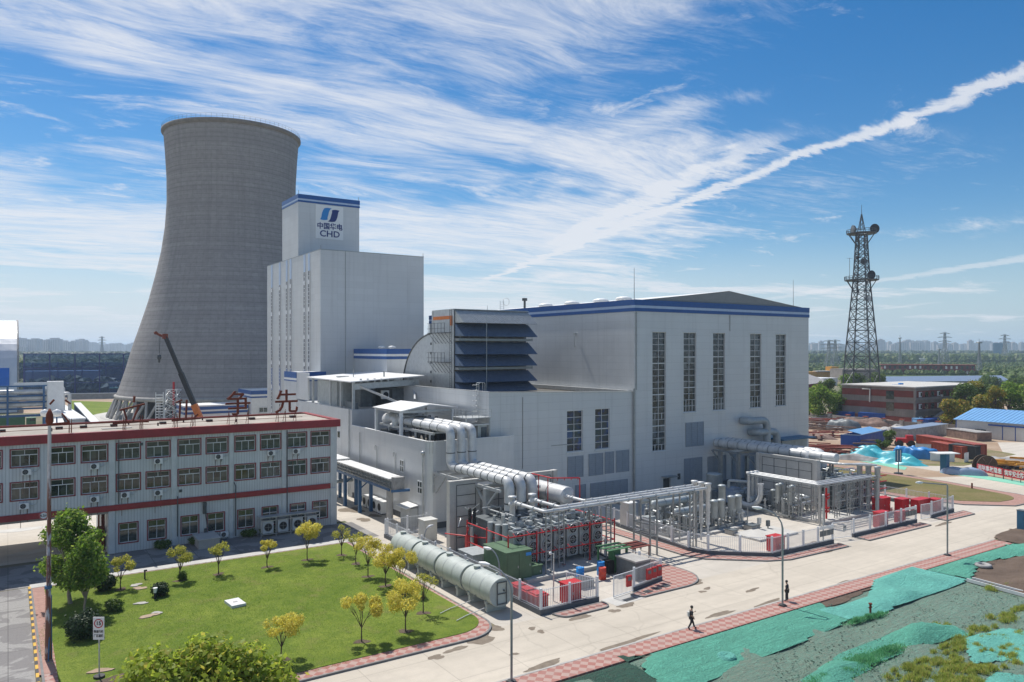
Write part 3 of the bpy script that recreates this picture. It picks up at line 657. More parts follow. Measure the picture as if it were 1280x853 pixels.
mb.slot = 0; mb.bar(P, Q, .75, .12); mb.slot = 1
for k in (-1, 1): mb.bar(P+nv*.42*k+Vector((0,0,.06)), Q+nv*.42*k+Vector((0,0,.06)), .1, .3)
struct('culvert', mb, ['rubber', 'stone_white'], 'dark drainage channel with white edges')
# grass tufts on the bank (nobody could count them)
def tufts(name, spots, n, mat, label, h=(0.25,0.7), seed=3, z=0.12, w=0.05):
    r = random.Random(seed); mb = MB(); tot = sum(s[2]*s[3] for s in spots)
    for cx, cy, rx, ry in spots:
        for _ in range(int(n*rx*ry/tot)):
            a = r.uniform(0, 6.28); q = min(1.9, abs(r.gauss(0,.62))) if 'weed' in name or 'net' in name else sqrt(r.random()); x = cx+rx*q*cos(a); y = cy+ry*q*sin(a); hh = r.uniform(*h)*max(.35,1.15-q*.6)
            t = r.uniform(0, 3.14); lx, ly = r.gauss(0, .3)*hh, r.gauss(0, .3)*hh; dx, dy = w*cos(t), w*sin(t)
            mb.add([(x-dx,y-dy,z),(x+dx,y+dy,z),(x+lx,y+ly,z+hh)], [(0,1,2)])
    o = obj(name, mb, mat); return tag(o, label, None, None, 'stuff')
sp = []; r = random.Random(44)
for px, py, a, b, n in [(1200,808,2.6,1.0,14),(1160,840,3.6,1.2,26),(1215,842,3.0,1.2,20),(1262,772,1.6,.8,8),(1275,765,1.4,.6,6),(1230,790,1.6,.7,6),(1258,815,2.2,1.5,14),(1180,783,1.0,.4,3),(1240,737,1.2,.3,4),(1265,735,1.2,.4,5),(1280,800,1.8,1.0,8),(1180,853,3.6,.8,16),(1130,845,2.6,.8,9)]:
    x, y = g(px, py)
    for _ in range(n): sp.append((x+r.gauss(0,a*.6), y+r.gauss(0,b*.6), r.uniform(.2,.8), r.uniform(.15,.5)))
tufts('weeds', sp, 34000, 'grass_blade', 'tufts of yellow green weeds on the gravel bank', (0.08,0.42), w=.03)
rr = random.Random(45); mb = MB()
for _ in range(6000):
    px, py = rr.uniform(690,1330), rr.uniform(690,870); x, y = g(px, py)
    if y > 39.2: continue
    q = rr.uniform(.012,.055); z = .11+rr.random()*.06; mb.obox((x,y,z),(q*2,q*1.5,q),rr.uniform(0,3))
tag(obj('soil_clods', mb, 'net_thin'), 'small dark clods scattered over the bank', None, None, 'stuff')
tufts('netted_grass', [(*g(px, py), a, b) for px, py, a, b in [(1075,832,2.6,.8),(1110,818,2.0,.6),(1055,845,2.0,.6),(1085,776,1.6,.3),(1070,780,1.4,.3),(1150,803,1.6,.4),(1098,773,1.2,.3),(1030,853,1.5,.6)]], 9000, 'net_grass', 'grass poking through the green netting', (0.1,0.42), 5, 0.2)
rr = [(rnd.uniform(3.5,31), rnd.uniform(51.5,81)) for _ in range(60)]
tufts('lawn_grass', [(17.3,66.3,15.5,16.0)], 60000, 'leaf_green', 'short grass blades of the lawn', (0.04,0.11), 9, 0.155, 0.02)

# ------------------------------------------------------------------ cooling tower
def cooling_tower():
    cx, cy = 63.1, 264.6
    t = thing('cooling_tower', 'huge grey concrete cooling tower with waisted banded shell behind the office block', 'cooling tower', (cx, cy, 0))
    prof = [(35.2,6.8),(34.0,10),(32.3,15.5),(30.4,22.5),(28.0,30),(25.7,37.5),(23.6,46),(21.9,54),(20.8,62),(20.3,70),(20.35,78),(20.8,86),(21.3,92.5)]
    fine = []
    for i in range(len(prof)-1):
        for k in range(3): u = k/3; fine.append((prof[i][0]*(1-u)+prof[i+1][0]*u, prof[i][1]*(1-u)+prof[i+1][1]*u))
    fine.append(prof[-1]); n = 96; mb = MB(); uv = []
    mb.lathe(fine, (cx, cy, 0), n)
    for r, h in fine:
        for k in range(n): uv.append((2*pi*k/n*28, h))
    # the seam: last column wraps, so duplicate it
    for i in range(len(fine)): 
        r, h = fine[i]; mb.v.append((cx+r, cy, h)); uv.append((2*pi*28, h))
    base = len(fine)*n; nf = []
    for f in mb.f:
        rows = [x//n for x in f]; ks = [x % n for x in f]
        if 0 in ks and n-1 in ks: f = tuple(base+rw if k == 0 else x for x, rw, k in zip(f, rows, ks))
        nf.append(f)
    mb.f = nf
    obj('shell', mb, 'tower_concrete', t, uv)
    mb = MB(); mb.lathe([(20.3,91.9),(21.4,92.2),(22.0,92.8),(22.0,93.5),(20.9,93.5),(20.2,86),(19.7,70)], (cx,cy,0), n); rim = obj('rim', mb, 'old_render', t)
    mb = MB()
    for k in range(84):
        a = 2*pi*k/84; x, y = cx+21.8*cos(a), cy+21.8*sin(a); mb.bar((x,y,93.5), (x,y,94.7), .045)
    for z in (94.1, 94.8): mb.ring((cx,cy,z), (0,0,1), 21.8, .025, 84)
    obj('guard_rail', mb, 'steel_dark', rim)
    mb = MB(); m2 = MB()
    for k in range(48):
        a = 2*pi*(k+.5)/48; top = (cx+34.9*cos(a), cy+34.9*sin(a), 7.0)
        for s in (-1, 1):
            b = a+s*pi/48*1.0; L = MB(); L.cyl((cx+37.6*cos(b), cy+37.6*sin(b), 0.5), top, .42, .38, 8)
            if sin(a)*0.83+cos(a)*0.55 < 0.35: obj('leg', L, 'concrete', t)
            else: m2.v and None; m2.add(L.v, L.f, True)
    o = obj('far_legs', m2, 'concrete', t); o['kind'] = 'stuff'; o.name = 'leg_row'
    mb = MB(); mb.lathe([(33.9,6.6),(35.5,6.6),(35.5,7.6),(34.9,7.8)], (cx,cy,0), n); obj('ring_beam', mb, 'concrete', t)
    mb = MB(); mb.lathe([(36.4,0),(39.4,0),(39.4,.9),(36.4,.9)], (cx,cy,0), n); obj('basin_wall', mb, 'concrete_pale', t)
    mb = MB(); mb.lathe([(30,0.2),(30,7.5)], (cx,cy,0), 48); obj('dark_inside', mb, 'black', t)  # black cylinder put in as the shade behind the legs
    mb = MB(); mb.lathe([(0,0.85),(42.5,0.85),(43.5,.3),(43.5,0)], (cx,cy,0), n); obj('apron', mb, 'concrete_pale', t)
cooling_tower()

# ------------------------------------------------------------------ main hall and annexes
def win_grid(mb, x0, x1, z0, z1, y, cols, rows, t=0.09, depth=0.10, bold=()):
    """mullion grid on a -Y facing wall"""
    for i in range(cols+1):
        x = x0+(x1-x0)*i/cols; w = t*(1.4 if i in (0, cols) else 1); mb.box(x-w/2, x+w/2, y-depth, y, z0-t/2, z1+t/2)
    for j in range(rows+1):
        z = z0+(z1-z0)*j/rows; w = t*(2.4 if j in bold or j in (0, rows) else 1); mb.box(x0-t/2, x1+t/2, y-depth-.012, y+.012, z-w/2, z+w/2)
def wall_with_holes(mb, x0, x1, z0, z1, y, holes, depth=0.35):
    """-Y facing wall sheet cut round rectangular openings, with reveals"""
    xs = sorted({x0, x1, *[h[0] for h in holes], *[h[1] for h in holes]}); zs = sorted({z0, z1, *[h[2] for h in holes], *[h[3] for h in holes]})
    for i in range(len(xs)-1):
        for j in range(len(zs)-1):
            cx, cz = (xs[i]+xs[i+1])/2, (zs[j]+zs[j+1])/2
            if any(a < cx < b and c < cz < d for a, b, c, d in holes): continue
            mb.add([(xs[i],y,zs[j]),(xs[i+1],y,zs[j]),(xs[i+1],y,zs[j+1]),(xs[i],y,zs[j+1])], [(0,1,2,3)])
    for a, b, c, d in holes:
        for q in (((a,y,c),(a,y+depth,c),(a,y+depth,d),(a,y,d)), ((b,y,d),(b,y+depth,d),(b,y+depth,c),(b,y,c)), ((a,y,d),(a,y+depth,d),(b,y+depth,d),(b,y,d)), ((b,y,c),(b,y+depth,c),(a,y+depth,c),(a,y,c))): mb.add(list(q), [(0,1,2,3)])
def fascia(par, x0, x1, y0, y1, top, sides, bands=((0,.85,'fascia_blue'),(.85,1.25,'fascia_pale'),(1.25,1.75,'fascia_blue')), out=0.12, name='fascia'):
    for a, b, mat in bands:
        mb = MB(); z0, z1 = top-b, top-a; e = out*(1 if mat == 'fascia_blue' else .7)
        if 'f' in sides: mb.box(x0-(e if 'l' in sides else 0), x1+e, y0-e, y0, z0, z1)
        if 'l' in sides: mb.box(x0-e, x0, y0, y1, z0, z1)
        if 'r' in sides: mb.box(x1, x1+e, y0, y1, z0, z1)
        obj(name, mb, mat, par)
def hall():
    X0, X1, Y0, Y1, T = 77.7, 119.7, 84.0, 150.0, 29.4
    t = thing('turbine_hall', 'large grey clad turbine hall with five tall window strips and blue roof band', 'building', (X0, Y0, 0))
    wins = [(81.36,84.18,6.5,24.65,19,(4,9,14)),(88.03,90.83,12.15,24.65,13,(4,9)),(94.74,97.58,12.15,24.65,13,(4,9)),(103.82,106.66,12.15,24.65,13,(4,9)),(110.52,113.3,12.2,24.6,13,(4,9))]
    lou = [(88.46,92.43,6.7,10.5),(88.1,92.07,0.55,4.9),(93.45,97.71,0.55,4.8),(99.27,106.33,0.55,5.0)]
    door = (83.6,85.14,0.0,2.2)
    mb = MB(); wall_with_holes(mb, X0, X1, 0, 29.4, Y0, [w[:4] for w in wins]+[door])
    mb.add([(X0,Y1,0),(X0,Y0,0),(X0,Y0,28.6),(X0,Y1,28.6)], [(0,1,2,3)]); mb.add([(X1,Y0,0),(X1,Y1,0),(X1,Y1,28.6),(X1,Y0,28.6)], [(0,1,2,3)])
    mb.add([(X1,Y1,0),(X0,Y1,0),(X0,Y1,29),(X1,Y1,29)], [(0,1,2,3)]); obj('wall', mb, 'hall_cladding', t)
    mb = MB(); xm = (X0+X1)/2
    mb.add([(X0,Y0+.15,29.3),(X1,Y0+.15,29.3),(xm,Y0+.15,31.55),(X0,Y1,29.3),(X1,Y1,29.3),(xm,Y1,31.55)], [(0,1,2)], False)
    g1 = obj('gable', mb, 'gable_grey', t)
    mb = MB(); mb.add([(X0,Y0+.1,29.25),(xm,Y0+.1,31.6),(xm,Y1,31.6),(X0,Y1,29.25)], [(0,1,2,3)]); mb.add([(xm,Y0+.1,31.6),(X1,Y0+.1,29.25),(X1,Y1,29.25),(xm,Y1,31.6)], [(0,1,2,3)])
    rf = obj('roof', mb, 'white_roof', t)
    fascia(t, X0, X1, Y0, Y1, 29.45, 'flr')
    for y in (88.5, 94, 101.5, 109): 
        mb = MB(); mb.lathe([(0.7,0),(0.7,.35),(1.25,.4),(1.35,.6),(1.1,.85),(.5,1.0),(0,1.02)], (X0+1.9, y, 29.2), 20); obj('roof_vent', mb, 'white_paint', t)
    mb = MB(); mb.cyl((X0+2.2,116,29.2),(X0+2.2,116,31.0),.22,n=10); mb.cyl((X0+2.2,116,31.0),(X0+2.2,116,31.5),.5,.5,10); obj('vent_stack', mb, 'steel_dark', t)
    for x, y, h in ((X0+.4, 84.5, 5.0), (X1-3, 85, 5.2), (X0+1.5,128,1.5)):
        mb = MB(); mb.cyl((x,y,29.2),(x,y,29.2+h),.06,.03,6); obj('lightning_rod', mb, 'steel_grey', t)
    for x0, x1, z0, z1, rows, bold in wins:
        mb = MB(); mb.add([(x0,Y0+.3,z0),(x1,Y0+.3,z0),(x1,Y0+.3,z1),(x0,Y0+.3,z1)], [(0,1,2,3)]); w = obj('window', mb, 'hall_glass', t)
        mb = MB(); win_grid(mb, x0, x1, z0, z1, Y0+.27, 2, rows, .06, .08, bold)
        zb = z0+(z1-z0)*2/rows
        if rows == 13:
            for k in (1, 3): mb.box(x0+(x1-x0)*k/4-.04, x0+(x1-x0)*k/4+.04, Y0+.18, Y0+.26, z0, zb)
        else:
            for k in (1, 3): mb.box(x0+(x1-x0)*k/4-.04, x0+(x1-x0)*k/4+.04, Y0+.18, Y0+.26, z0, z0+1.0); mb.box(x0+(x1-x0)*k/4-.04, x0+(x1-x0)*k/4+.04, Y0+.18, Y0+.26, z0+4.9, z0+5.8)
        obj('frame', mb, 'white_frame', w)
        mb = MB(); mb.box(x0-.12, x1+.12, Y0-.10, Y0-.003, z1, z1+.12); mb.box(x0-.12, x1+.12, Y0-.14, Y0-.003, z0-.14, z0); obj('sill', mb, 'white_frame', w)
    for x0, x1, z0, z1 in lou: louver(t, x0, x1, z0, z1, Y0)
    mb = MB(); mb.box(X0-.02, 83.5, Y0-.06, Y0-.003, 0, .75); mb.box(85.24, X1+.05, Y0-.06, Y0-.003, 0, .75); obj('plinth', mb, 'plinth', t)
    mb = MB(); mb.box(door[0], door[1], Y0+.25, Y0+.3, 0, 2.2); d = obj('door', mb, 'steel_dark', t)
    mb = MB(); mb.box(83.2,85.6,Y0-1.3,Y0-.003,2.5,2.62); obj('canopy', mb, 'steel_grey', t)
    mb = MB(); mb.cyl((X0-.28,Y0-.25,0),(X0-.28,Y0-.25,16.2),.16,n=8); mb.cyl((X0+.3,Y0-.1,16),(X0+.3,Y0-.1,27.6),.07,n=8); mb.cyl((98.7,Y0-.08,25),(98.7,Y0-.08,27.7),.05,n=6); pieces('downpipe', mb, 'steel_grey', t)
    mb = MB(); mb.box(86.7,87.2,Y0-.12,Y0-.003,1.8,2.7); obj('wall_box', mb, 'steel_dark', t)
    mb = MB(); mb.tube(bend([(X0-.05,98,22.5),(X0-.35,98,22.5),(X0-.35,98,24.6)],.2), .05, 6); mb.box(X0-.45,X0-.1,97.7,98.2,24.4,24.7); obj('wall_lamp', mb, 'steel_pale', t)
def louver(par, x0, x1, z0, z1, y, name='louver'):
    mb = MB(); mb.box(x0, x1, y-.05, y-.003, z0, z1); o = obj(name, mb, 'louver_grey', par); mb = MB(); n = max(2, round((x1-x0)/1.4)); 
    k = int((z1-z0)/.28)
    for i in range(k): z = z0+(z1-z0)*(i+.5)/k; mb.box(x0+.06, x1-.06, y-.10, y-.05, z-.05, z+.03)
    for i in range(n+1): x = x0+(x1-x0)*i/n; mb.box(x-.04, x+.04, y-.12, y-.05, z0, z1)
    obj('slats', mb, 'louver_grey', o)
hall()
def annex():
    X0, X1, Y0, Y1 = 52.2, 77.66, 84.0, 118.0
    t = thing('hall_annex', 'lower grey annex with sloping parapet left of the turbine hall', 'building', (X0, Y0, 0))
    wins = [(65.03,67.81,7.65,13.4),(70.12,72.83,7.65,13.45)]
    mb = MB(); wall_with_holes(mb, X0, X1, 0, 15.5, Y0, wins); mb.add([(X0,Y0,15.5),(X1,Y0,15.5),(X1,Y0,15.7),(X0,Y0,16.4)], [(0,1,2,3)])
    mb.add([(X0,Y1,0),(X0,Y0,0),(X0,Y0,16.4),(X0,Y1,16.3)], [(0,1,2,3)])
    mb.add([(X1,Y1,0),(X0,Y1,0),(X0,Y1,16.3),(X1,Y1,15.7)], [(0,1,2,3)]); obj('wall', mb, 'hall_cladding', t)
    mb = MB(); mb.add([(X0+.2,Y0+.2,15.7),(X1,Y0+.2,15.2),(X1,Y1,15.2),(X0+.2,Y1,15.7)], [(0,1,2,3)]); obj('roof', mb, 'dark_roof', t)
    mb = MB(); mb.bar((X0-.05,Y0+.15,16.42),(X1,Y0+.15,15.72),.5,.08); mb.bar((X0+.18,Y0+.4,16.43),(X0+.18,Y1,16.34),.5,.08); obj('parapet_cap', mb, 'steel_pale', t)
    mb = MB(); mb.box(X1-.9,X1-.02,Y0+.6,Y0+28,15.3,15.9); obj('roof_flashing', mb, 'steel_pale', t)
    for x0, x1, z0, z1 in wins:
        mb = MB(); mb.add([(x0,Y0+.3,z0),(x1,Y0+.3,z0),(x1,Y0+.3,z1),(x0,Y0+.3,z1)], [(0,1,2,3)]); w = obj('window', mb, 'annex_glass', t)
        mb = MB(); win_grid(mb, x0, x1, z0, z1, Y0+.27, 2, 6, .06, .08, (3,)); obj('frame', mb, 'white_frame', w)
        mb = MB(); mb.box(x0-.1, x1+.1, Y0-.14, Y0-.003, z0-.14, z0); obj('sill', mb, 'white_frame', w)
    for a in [(65.13,67.85,4.0,7.0),(68.94,71.47,3.95,7.1),(71.92,73.54,4.0,7.15),(74.06,76.51,4.0,7.2),(69.24,76.24,.85,2.9),(66.48,68.3,.85,2.9)]: louver(t, *a, Y0)
    mb = MB(); mb.box(X0, X1-.7, Y0-.06, Y0-.003, 0, .75); obj('plinth', mb, 'plinth', t)
    mb = MB(); mb.box(62.3,66.8,Y0-.08,Y0-.003,8.7,8.78); mb.cyl((57.5,Y0-.06,6),(57.5,Y0-.06,15.6),.04,n=6); obj('cable_conduit', mb, 'steel_grey', t)
annex()
def intake():
    X0, X1, Y0, Y1, Z, T = 55.9, 69.3, 99.7, 106.7, 15.7, 28.0
    t = thing('air_intake_filter_house', 'air intake filter house with five blue weather hoods on the annex roof', 'filter house', (X0, Y0, Z))
    mb = MB(); mb.box(X0, X1, Y0+.5, Y1, Z, T); obj('housing', mb, 'scrap_grey', t)
    mb = MB(); mb.box(X0-.07, X0, Y0, Y1+.1, Z, T+.05); mb.box(X0-.12, X0, Y0, Y0+.3, Z, T+.1); mb.box(X0-.14,X0,Y1-.2,Y1+.1,Z,T); obj('side_panel', mb, 'steel_pale', t)
    mb = MB(); mb.box(X0-.16,X0-.07,Y0+.6,Y1-.4,26.6,27.1); mb.box(X0-.16,X0-.07,Y0+.6,Y0+1.2,25.6,26.6); obj('orange_marking', mb, 'orange', t)
    hoods = [(27.9,26.0,'steel_pale'),(25.9,24.0,'louver_blue'),(23.1,21.3,'louver_blue'),(21.2,19.5,'louver_blue'),(18.7,17.1,'louver_blue'),(17.0,15.6,'louver_blue')]
    for zt, zb, mat in hoods:
        mb = MB(); out = 1.9
        mb.add([(X0+.05,Y0,zt),(X1,Y0,zt),(X1+.55,Y0-out,zb),(X0+.05+.45,Y0-out,zb)], [(3,2,1,0)])
        mb.add([(X0+.05,Y0,zt-.06),(X1,Y0,zt-.06),(X1+.55,Y0-out,zb-.06),(X0+.5,Y0-out,zb-.06)], [(0,1,2,3)])
        mb.add([(X0+.05,Y0,zt),(X0+.5,Y0-out,zb),(X0+.05,Y0,zb)], [(0,1,2)]); mb.add([(X1,Y0,zt),(X1,Y0,zb),(X1+.55,Y0-out,zb)], [(0,1,2)])
        h = obj('weather_hood', mb, mat, t); mb = MB()
        for k in range(46):
            u = (k+.5)/46; p = Vector((X0+.05+(X1-X0-.05)*u, Y0-.03, zt+.02)); q = Vector((X0+.5+(X1+.05-X0)*u, Y0-out-.03, zb+.02)); mb.bar(p, q, .05, .05)
        obj('ribs', mb, mat, h)
    for z in (23.3, 18.95):
        mb = MB(); mb.box(X0, X1+.1, Y0-1.2, Y0, z, z+.35)
        for k in range(9): x = X0+.3+(X1-X0-.3)*k/8; mb.bar((x,Y0-1.15,z+.35),(x,Y0-1.15,z+.95),.05)
        mb.bar((X0,Y0-1.15,z+.95),(X1+.1,Y0-1.15,z+.95),.06); mb.bar((X0,Y0-1.15,z+.65),(X1+.1,Y0-1.15,z+.65),.04); obj('service_gallery', mb, 'steel_grey', t)
    mb = MB()
    for z in (20.0, 24.5):
        mb.box(X0-1.3, X0-.15, Y0+.8, Y1-.5, z, z+.08)
        for k in range(6):
            y = Y0+.9+k*1.05; mb.bar((X0-1.25,y,z),(X0-1.25,y,z+1.5),.05); mb.bar((X0-1.2,y,z),(X0-.1,y-.4,z-1.6),.06)
        for h in (.7, 1.5): mb.bar((X0-1.25,Y0+.8,z+h),(X0-1.25,Y1-.5,z+h),.05)
    obj('side_gallery', mb, 'steel_dark', t)
    mb = MB(); ladder(mb, (X0-.5,Y0+.35,Z), (X0-.5,Y0+.35,T), .5, (0,1)); obj('ladder', mb, 'steel_dark', t)
    mb = MB(); mb.box(X0-.12,X1+.1,Y0-.1,Y1,T,T+.12); obj('roof', mb, 'steel_pale', t)
    mb = MB(); mb.bar((X0+4.4,Y0-2.0,Z),(X0+4.4,Y0-2.0,27.4),.07); obj('downpipe', mb, 'steel_pale', t)
    mb = MB(); ladder(mb, (X1-3,Y0+3,T), (X1-3,Y0+3,T+1.8), .7, (1,0)); mb.ring((X1-2.2,Y0+3,T+1.7),(0,1,0),.6,.03,12); obj('roof_hatch_rail', mb, 'steel_pale', t)
    # transition duct with its curved back
    mb = MB(); n = 14; pr = [(Y1+.1, Z), (Y1+.1, 24.6)] + [(Y1+.1+11.5*sin(pi/2*i/n), Z+(24.6-Z)*cos(pi/2*i/n)) for i in range(1, n)] + [(Y1+11.6, Z)]
    for i in range(len(pr)-1):
        (a, b), (c, d) = pr[i], pr[i+1]
        if i: mb.add([(X0+.4,a,b),(X1-.4,a,b),(X1-.4,c,d),(X0+.4,c,d)], [(0,1,2,3)], True)
    mb.add([(X0+.4,y,z) for y, z in pr], [tuple(range(len(pr)-1,-1,-1))]); mb.add([(X1-.4,y,z) for y, z in pr], [tuple(range(len(pr)))])
    du = obj('transition_duct', mb, 'steel_pale', t); mb = MB()
    mb.tube([(X0+.38,y,z) for y, z in pr], .14, 6)
    for k in range(5): mb.box(X0+.3,X0+.39,Y1+1.2,Y1+1.5,Z+1+k*1.5,Z+1.4+k*1.5)
    obj('duct_flange', mb, 'steel_dark', du)
def ladder(mb, p, q, w, ax=(1,0), step=.35, t=.05):
    p, q = Vector(p), Vector(q); a = Vector((ax[0], ax[1], 0))*w/2; n = int((q-p).length/step)
    mb.bar(p-a, q-a, t); mb.bar(p+a, q+a, t)
    for i in range(n): o = p+(q-p)*(i+.5)/n; mb.bar(o-a, o+a, t*.7)
intake()
def hrsg():
    X0, X1, Y0, Y1, T = 48, 69.2, 136, 170.4, 40.4
    t = thing('boiler_house', 'tall grey clad boiler house block with narrow vertical window slots on its left face', 'building', (X0, Y0, 0))
    mb = MB(); mb.box(X0, X1, Y0, Y1, 0, T); obj('wall', mb, 'tower_cladding', t)
    mb = MB(); mb.box(X0-.05,X0+.2,Y0-.05,Y1+.05,T,T+.12); mb.box(X0+.2,X1+.05,Y0-.05,Y0+.2,T,T+.12); mb.box(X1-.2,X1+.05,Y0+.2,Y1,T,T+.12); obj('parapet_cap', mb, 'steel_grey', t)
    for y, zt in ((142.3,37.0),(144.9,37.0),(153.6,36.3),(156.2,36.0),(161.0,35.6),(166.8,35.4)):
        mb = MB(); mb.box(X0-.06,X0-.003,y-.55,y+.55,zt,T-.02); obj('blue_stripe', mb, 'fascia_pale', t); mb = MB(); mb.box(X0-.06,X0-.003,y-.55,y+.55,13.2,18); obj('blue_stripe', mb, 'fascia_blue', t)
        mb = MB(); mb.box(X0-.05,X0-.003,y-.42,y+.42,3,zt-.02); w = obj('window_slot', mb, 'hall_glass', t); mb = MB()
        for k in range(int((zt-3)/.75)): z = 3+k*.75; mb.box(X0-.12,X0-.05,y-.45,y+.45,z,z+.10 if k % 7 else z+.7)
        for s in (-1, 1): mb.box(X0-.13,X0-.05,y+s*.45-.07,y+s*.45+.07,3,zt)
        obj('frame', mb, 'fence_white', w)
    mb = MB()
    for x in (X0+.1, X1-.1): mb.cyl((x,Y0+.1,T),(x,Y0+.1,T+.8),.05,n=6)
    mb.cyl((X0+4.8,Y0-.05,1),(X0+4.8,Y0-.05,T),.05,n=6); pieces('lightning_rod', mb, 'steel_grey', t)
    a = (48.0, 60.8, 148.8, 159.3)
    mb = MB(); mb.box(*a, T+.003, 52.8); obj('lift_tower', mb, 'tower_cladding', t)
    fascia(t, *a, 52.85, 'fl', ((0,.85,'fascia_blue'),(.85,1.2,'fascia_pale'),(1.2,1.55,'fascia_blue')), .1)
    mb = MB(); mb.box(51.5,57.3,148.72,148.795,44.35,51.15); s = obj('sign_board', mb, 'logo_board', t)
    cx = 54.45
    def emblem(mat, flip):
        mb = MB(); q = [((330,150),(342,146),(354,146),(366,148)),((366,148),(356,153),(352,164),(350,176)),((350,176),(347,188),(344,195),(346,203)),((346,203),(336,209),(320,208),(308,205)),((308,205),(317,197),(315,184),(319,172)),((319,172),(322,162),(325,156),(330,150))]
        L = [p for b in q for p in bez(*b, 6)[:-1]]; L = [(713-x,360-y) for x, y in L] if flip else L
        f = [(51.5+(x-287)*.0423, 148.69, 51.15-(y-135)*.0418) for x, y in L]; b = [(x, 148.718, z) for x, y, z in f]; n = len(f)
        mb.add(f, [tuple(range(n))]); mb.add(f+b, [(i,(i+1)%n,n+(i+1)%n,n+i) for i in range(n)]); obj('emblem', mb, mat, s)
    emblem('logo_cyan', False); emblem('logo_navy', True)
    text('lettering', '中国华电', 1.38, (cx,148.70,46.85), (pi/2,0,0), 'logo_navy', s, .012, .032, sx=.98)
    text('lettering', 'CHD', 1.75, (cx,148.70,45.35), (pi/2,0,0), 'logo_navy', s, .012, .03, sx=1.12)
    for x, y in ((48.1,148.9),(60.7,148.9)): 
        mb = MB(); mb.cyl((x,y,52.8),(x,y,53.6),.05,n=6); obj('lightning_rod', mb, 'steel_grey', t)
hrsg()
def small_blocks():
    t = thing('stair_block', 'small pale block with a blue and white roof band before the boiler house', 'building', (54.5,121,0))
    mb = MB(); mb.box(54.5,61,121,135.9,0,22.0); obj('wall', mb, 'terrace_cladding', t); fascia(t,54.5,61,121,135.9,22.1,'fl',((0,.9,'fascia_blue'),(.9,1.3,'white_paint'),(1.3,1.8,'fascia_blue')),.1)
    for x, y in ((54.9,125),(55.4,121.6)):
        mb = MB(); mb.lathe([(.35,0),(.35,.25),(.65,.3),(.55,.55),(0,.65)],(x+.6,y+.6,22.0),12); obj('roof_vent', mb, 'white_paint', t)
    # a white building with blue bands beside the cooling tower
    t = thing('pump_house', 'white building with blue roof band at the foot of the cooling tower', 'building', (52.3,200,0))
    mb = MB(); mb.box(52.3,66,200,213,0,11.3); obj('wall', mb, 'white_paint', t); fascia(t,52.3,66,200,213,11.35,'fl',((0,1.0,'fascia_blue'),(1.0,1.5,'white_paint'),(1.5,1.9,'fascia_blue')),.1)
    mb = MB(); mb.box(54.2,56.4,199.9,199.997,5.6,7.0); w = obj('window', mb, 'office_glass', t); mb = MB(); win_grid(mb,54.2,56.4,5.6,7.0,199.88,2,1,.12,.06); obj('frame', mb, 'white_frame', w)
    t = thing('low_pump_house', 'low white building with two blue bands between cooling tower and office roof', 'building', (38,202,0))
    mb = MB(); mb.box(36.5,51.9,202,212,0,7.9); obj('wall', mb, 'white_paint', t); fascia(t,36.5,51.9,202,212,7.95,'fl',((0,.35,'white_paint'),(.35,1.15,'fascia_blue'),(1.15,1.6,'white_paint'),(1.6,2.2,'fascia_blue')),.1)
    # the platform block with the open roofed bay
    t = thing('auxiliary_block', 'grey clad auxiliary block with an open bay under a flat white roof', 'building', (42.7,107,0))
    mb = MB(); mb.box(42.7,54.4,107.3,133,0,13.0); obj('wall', mb, 'terrace_cladding', t)
    mb = MB(); mb.box(43.6,53.9,116,125,13,16.9); obj('bay_wall', mb, 'equipment_grey', t)
    mb = MB(); mb.box(43.5,44.0,108,112.0,13.0,14.0); mb.box(46,48,112,115.9,13,16.2); mb.box(50.2,52.4,109.5,115.9,13,15.9); obj('bay_equipment', mb, 'equipment_dark', t)
    mb = MB(); mb.box(48.5,49.6,109.3,110.0,14.3,15.6); b = obj('bay_fan_unit', mb, 'white_paint', t); mb = MB(); mb.disc((49.05,109.28,14.95),(0,-1,0),.45); obj('fan', mb, 'black', b)
    mb = MB()
    for x, y in ((42.9,107.5),(42.9,112.5),(42.9,117),(42.9,125.5),(53.6,107.5)): mb.box(x,x+.35,y,y+.35,13,17.1)
    mb.bar((43.1,107.6,16.4),(53.8,107.6,16.9),.35,.9)
    mb.bar((44.0,107.6,16.5),(48.0,103.0,14.2),.3); mb.bar((53.0,107.6,16.9),(51.5,104.2,14.4),.25)
    for k in range(9): x = 44.2+k*1.1; mb.bar((x,107.55,17.0),(x,107.55,17.6),.25,.25)
    obj('bay_frame', mb, 'steel_pale', t)
    mb = MB(); mb.add([(42.2,106.6,17.25),(54.4,106.6,17.95),(54.4,126.5,18.1),(42.2,126.5,17.35)], [(0,1,2,3)]); mb.add([(42.2,106.6,17.1),(54.4,106.6,17.8),(54.4,126.5,17.95),(42.2,126.5,17.2)], [(3,2,1,0)])
    mb.add([(42.2,106.6,17.1),(54.4,106.6,17.8),(54.4,106.6,17.95),(42.2,106.6,17.25),(42.2,126.5,17.2),(42.2,126.5,17.35)], [(0,1,2,3),(0,3,5,4)]); obj('roof', mb, 'white_roof', t)
    mb = MB(); mb.cyl((46,115,17.6),(46,115,18.9),.07,n=6); mb.cyl((49.5,111,17.7),(49.5,111,18.5),.12,n=6); mb.box(44.5,46.5,118,118.6,17.5,17.65); obj('roof_pipe', mb, 'steel_grey', t)
    mb = MB(); mb.cyl((42.55,108.2,0),(42.55,108.2,13),.10,n=8); obj('downpipe', mb, 'steel_pale', t)
    mb = MB(); mb.box(42.6,42.697,112.3,113,8.4,9.3); obj('window', mb, 'office_glass', t)
    t = thing('blue_edged_block', 'pale block with a blue roof edge behind the office roof', 'building', (43.2,127,0))
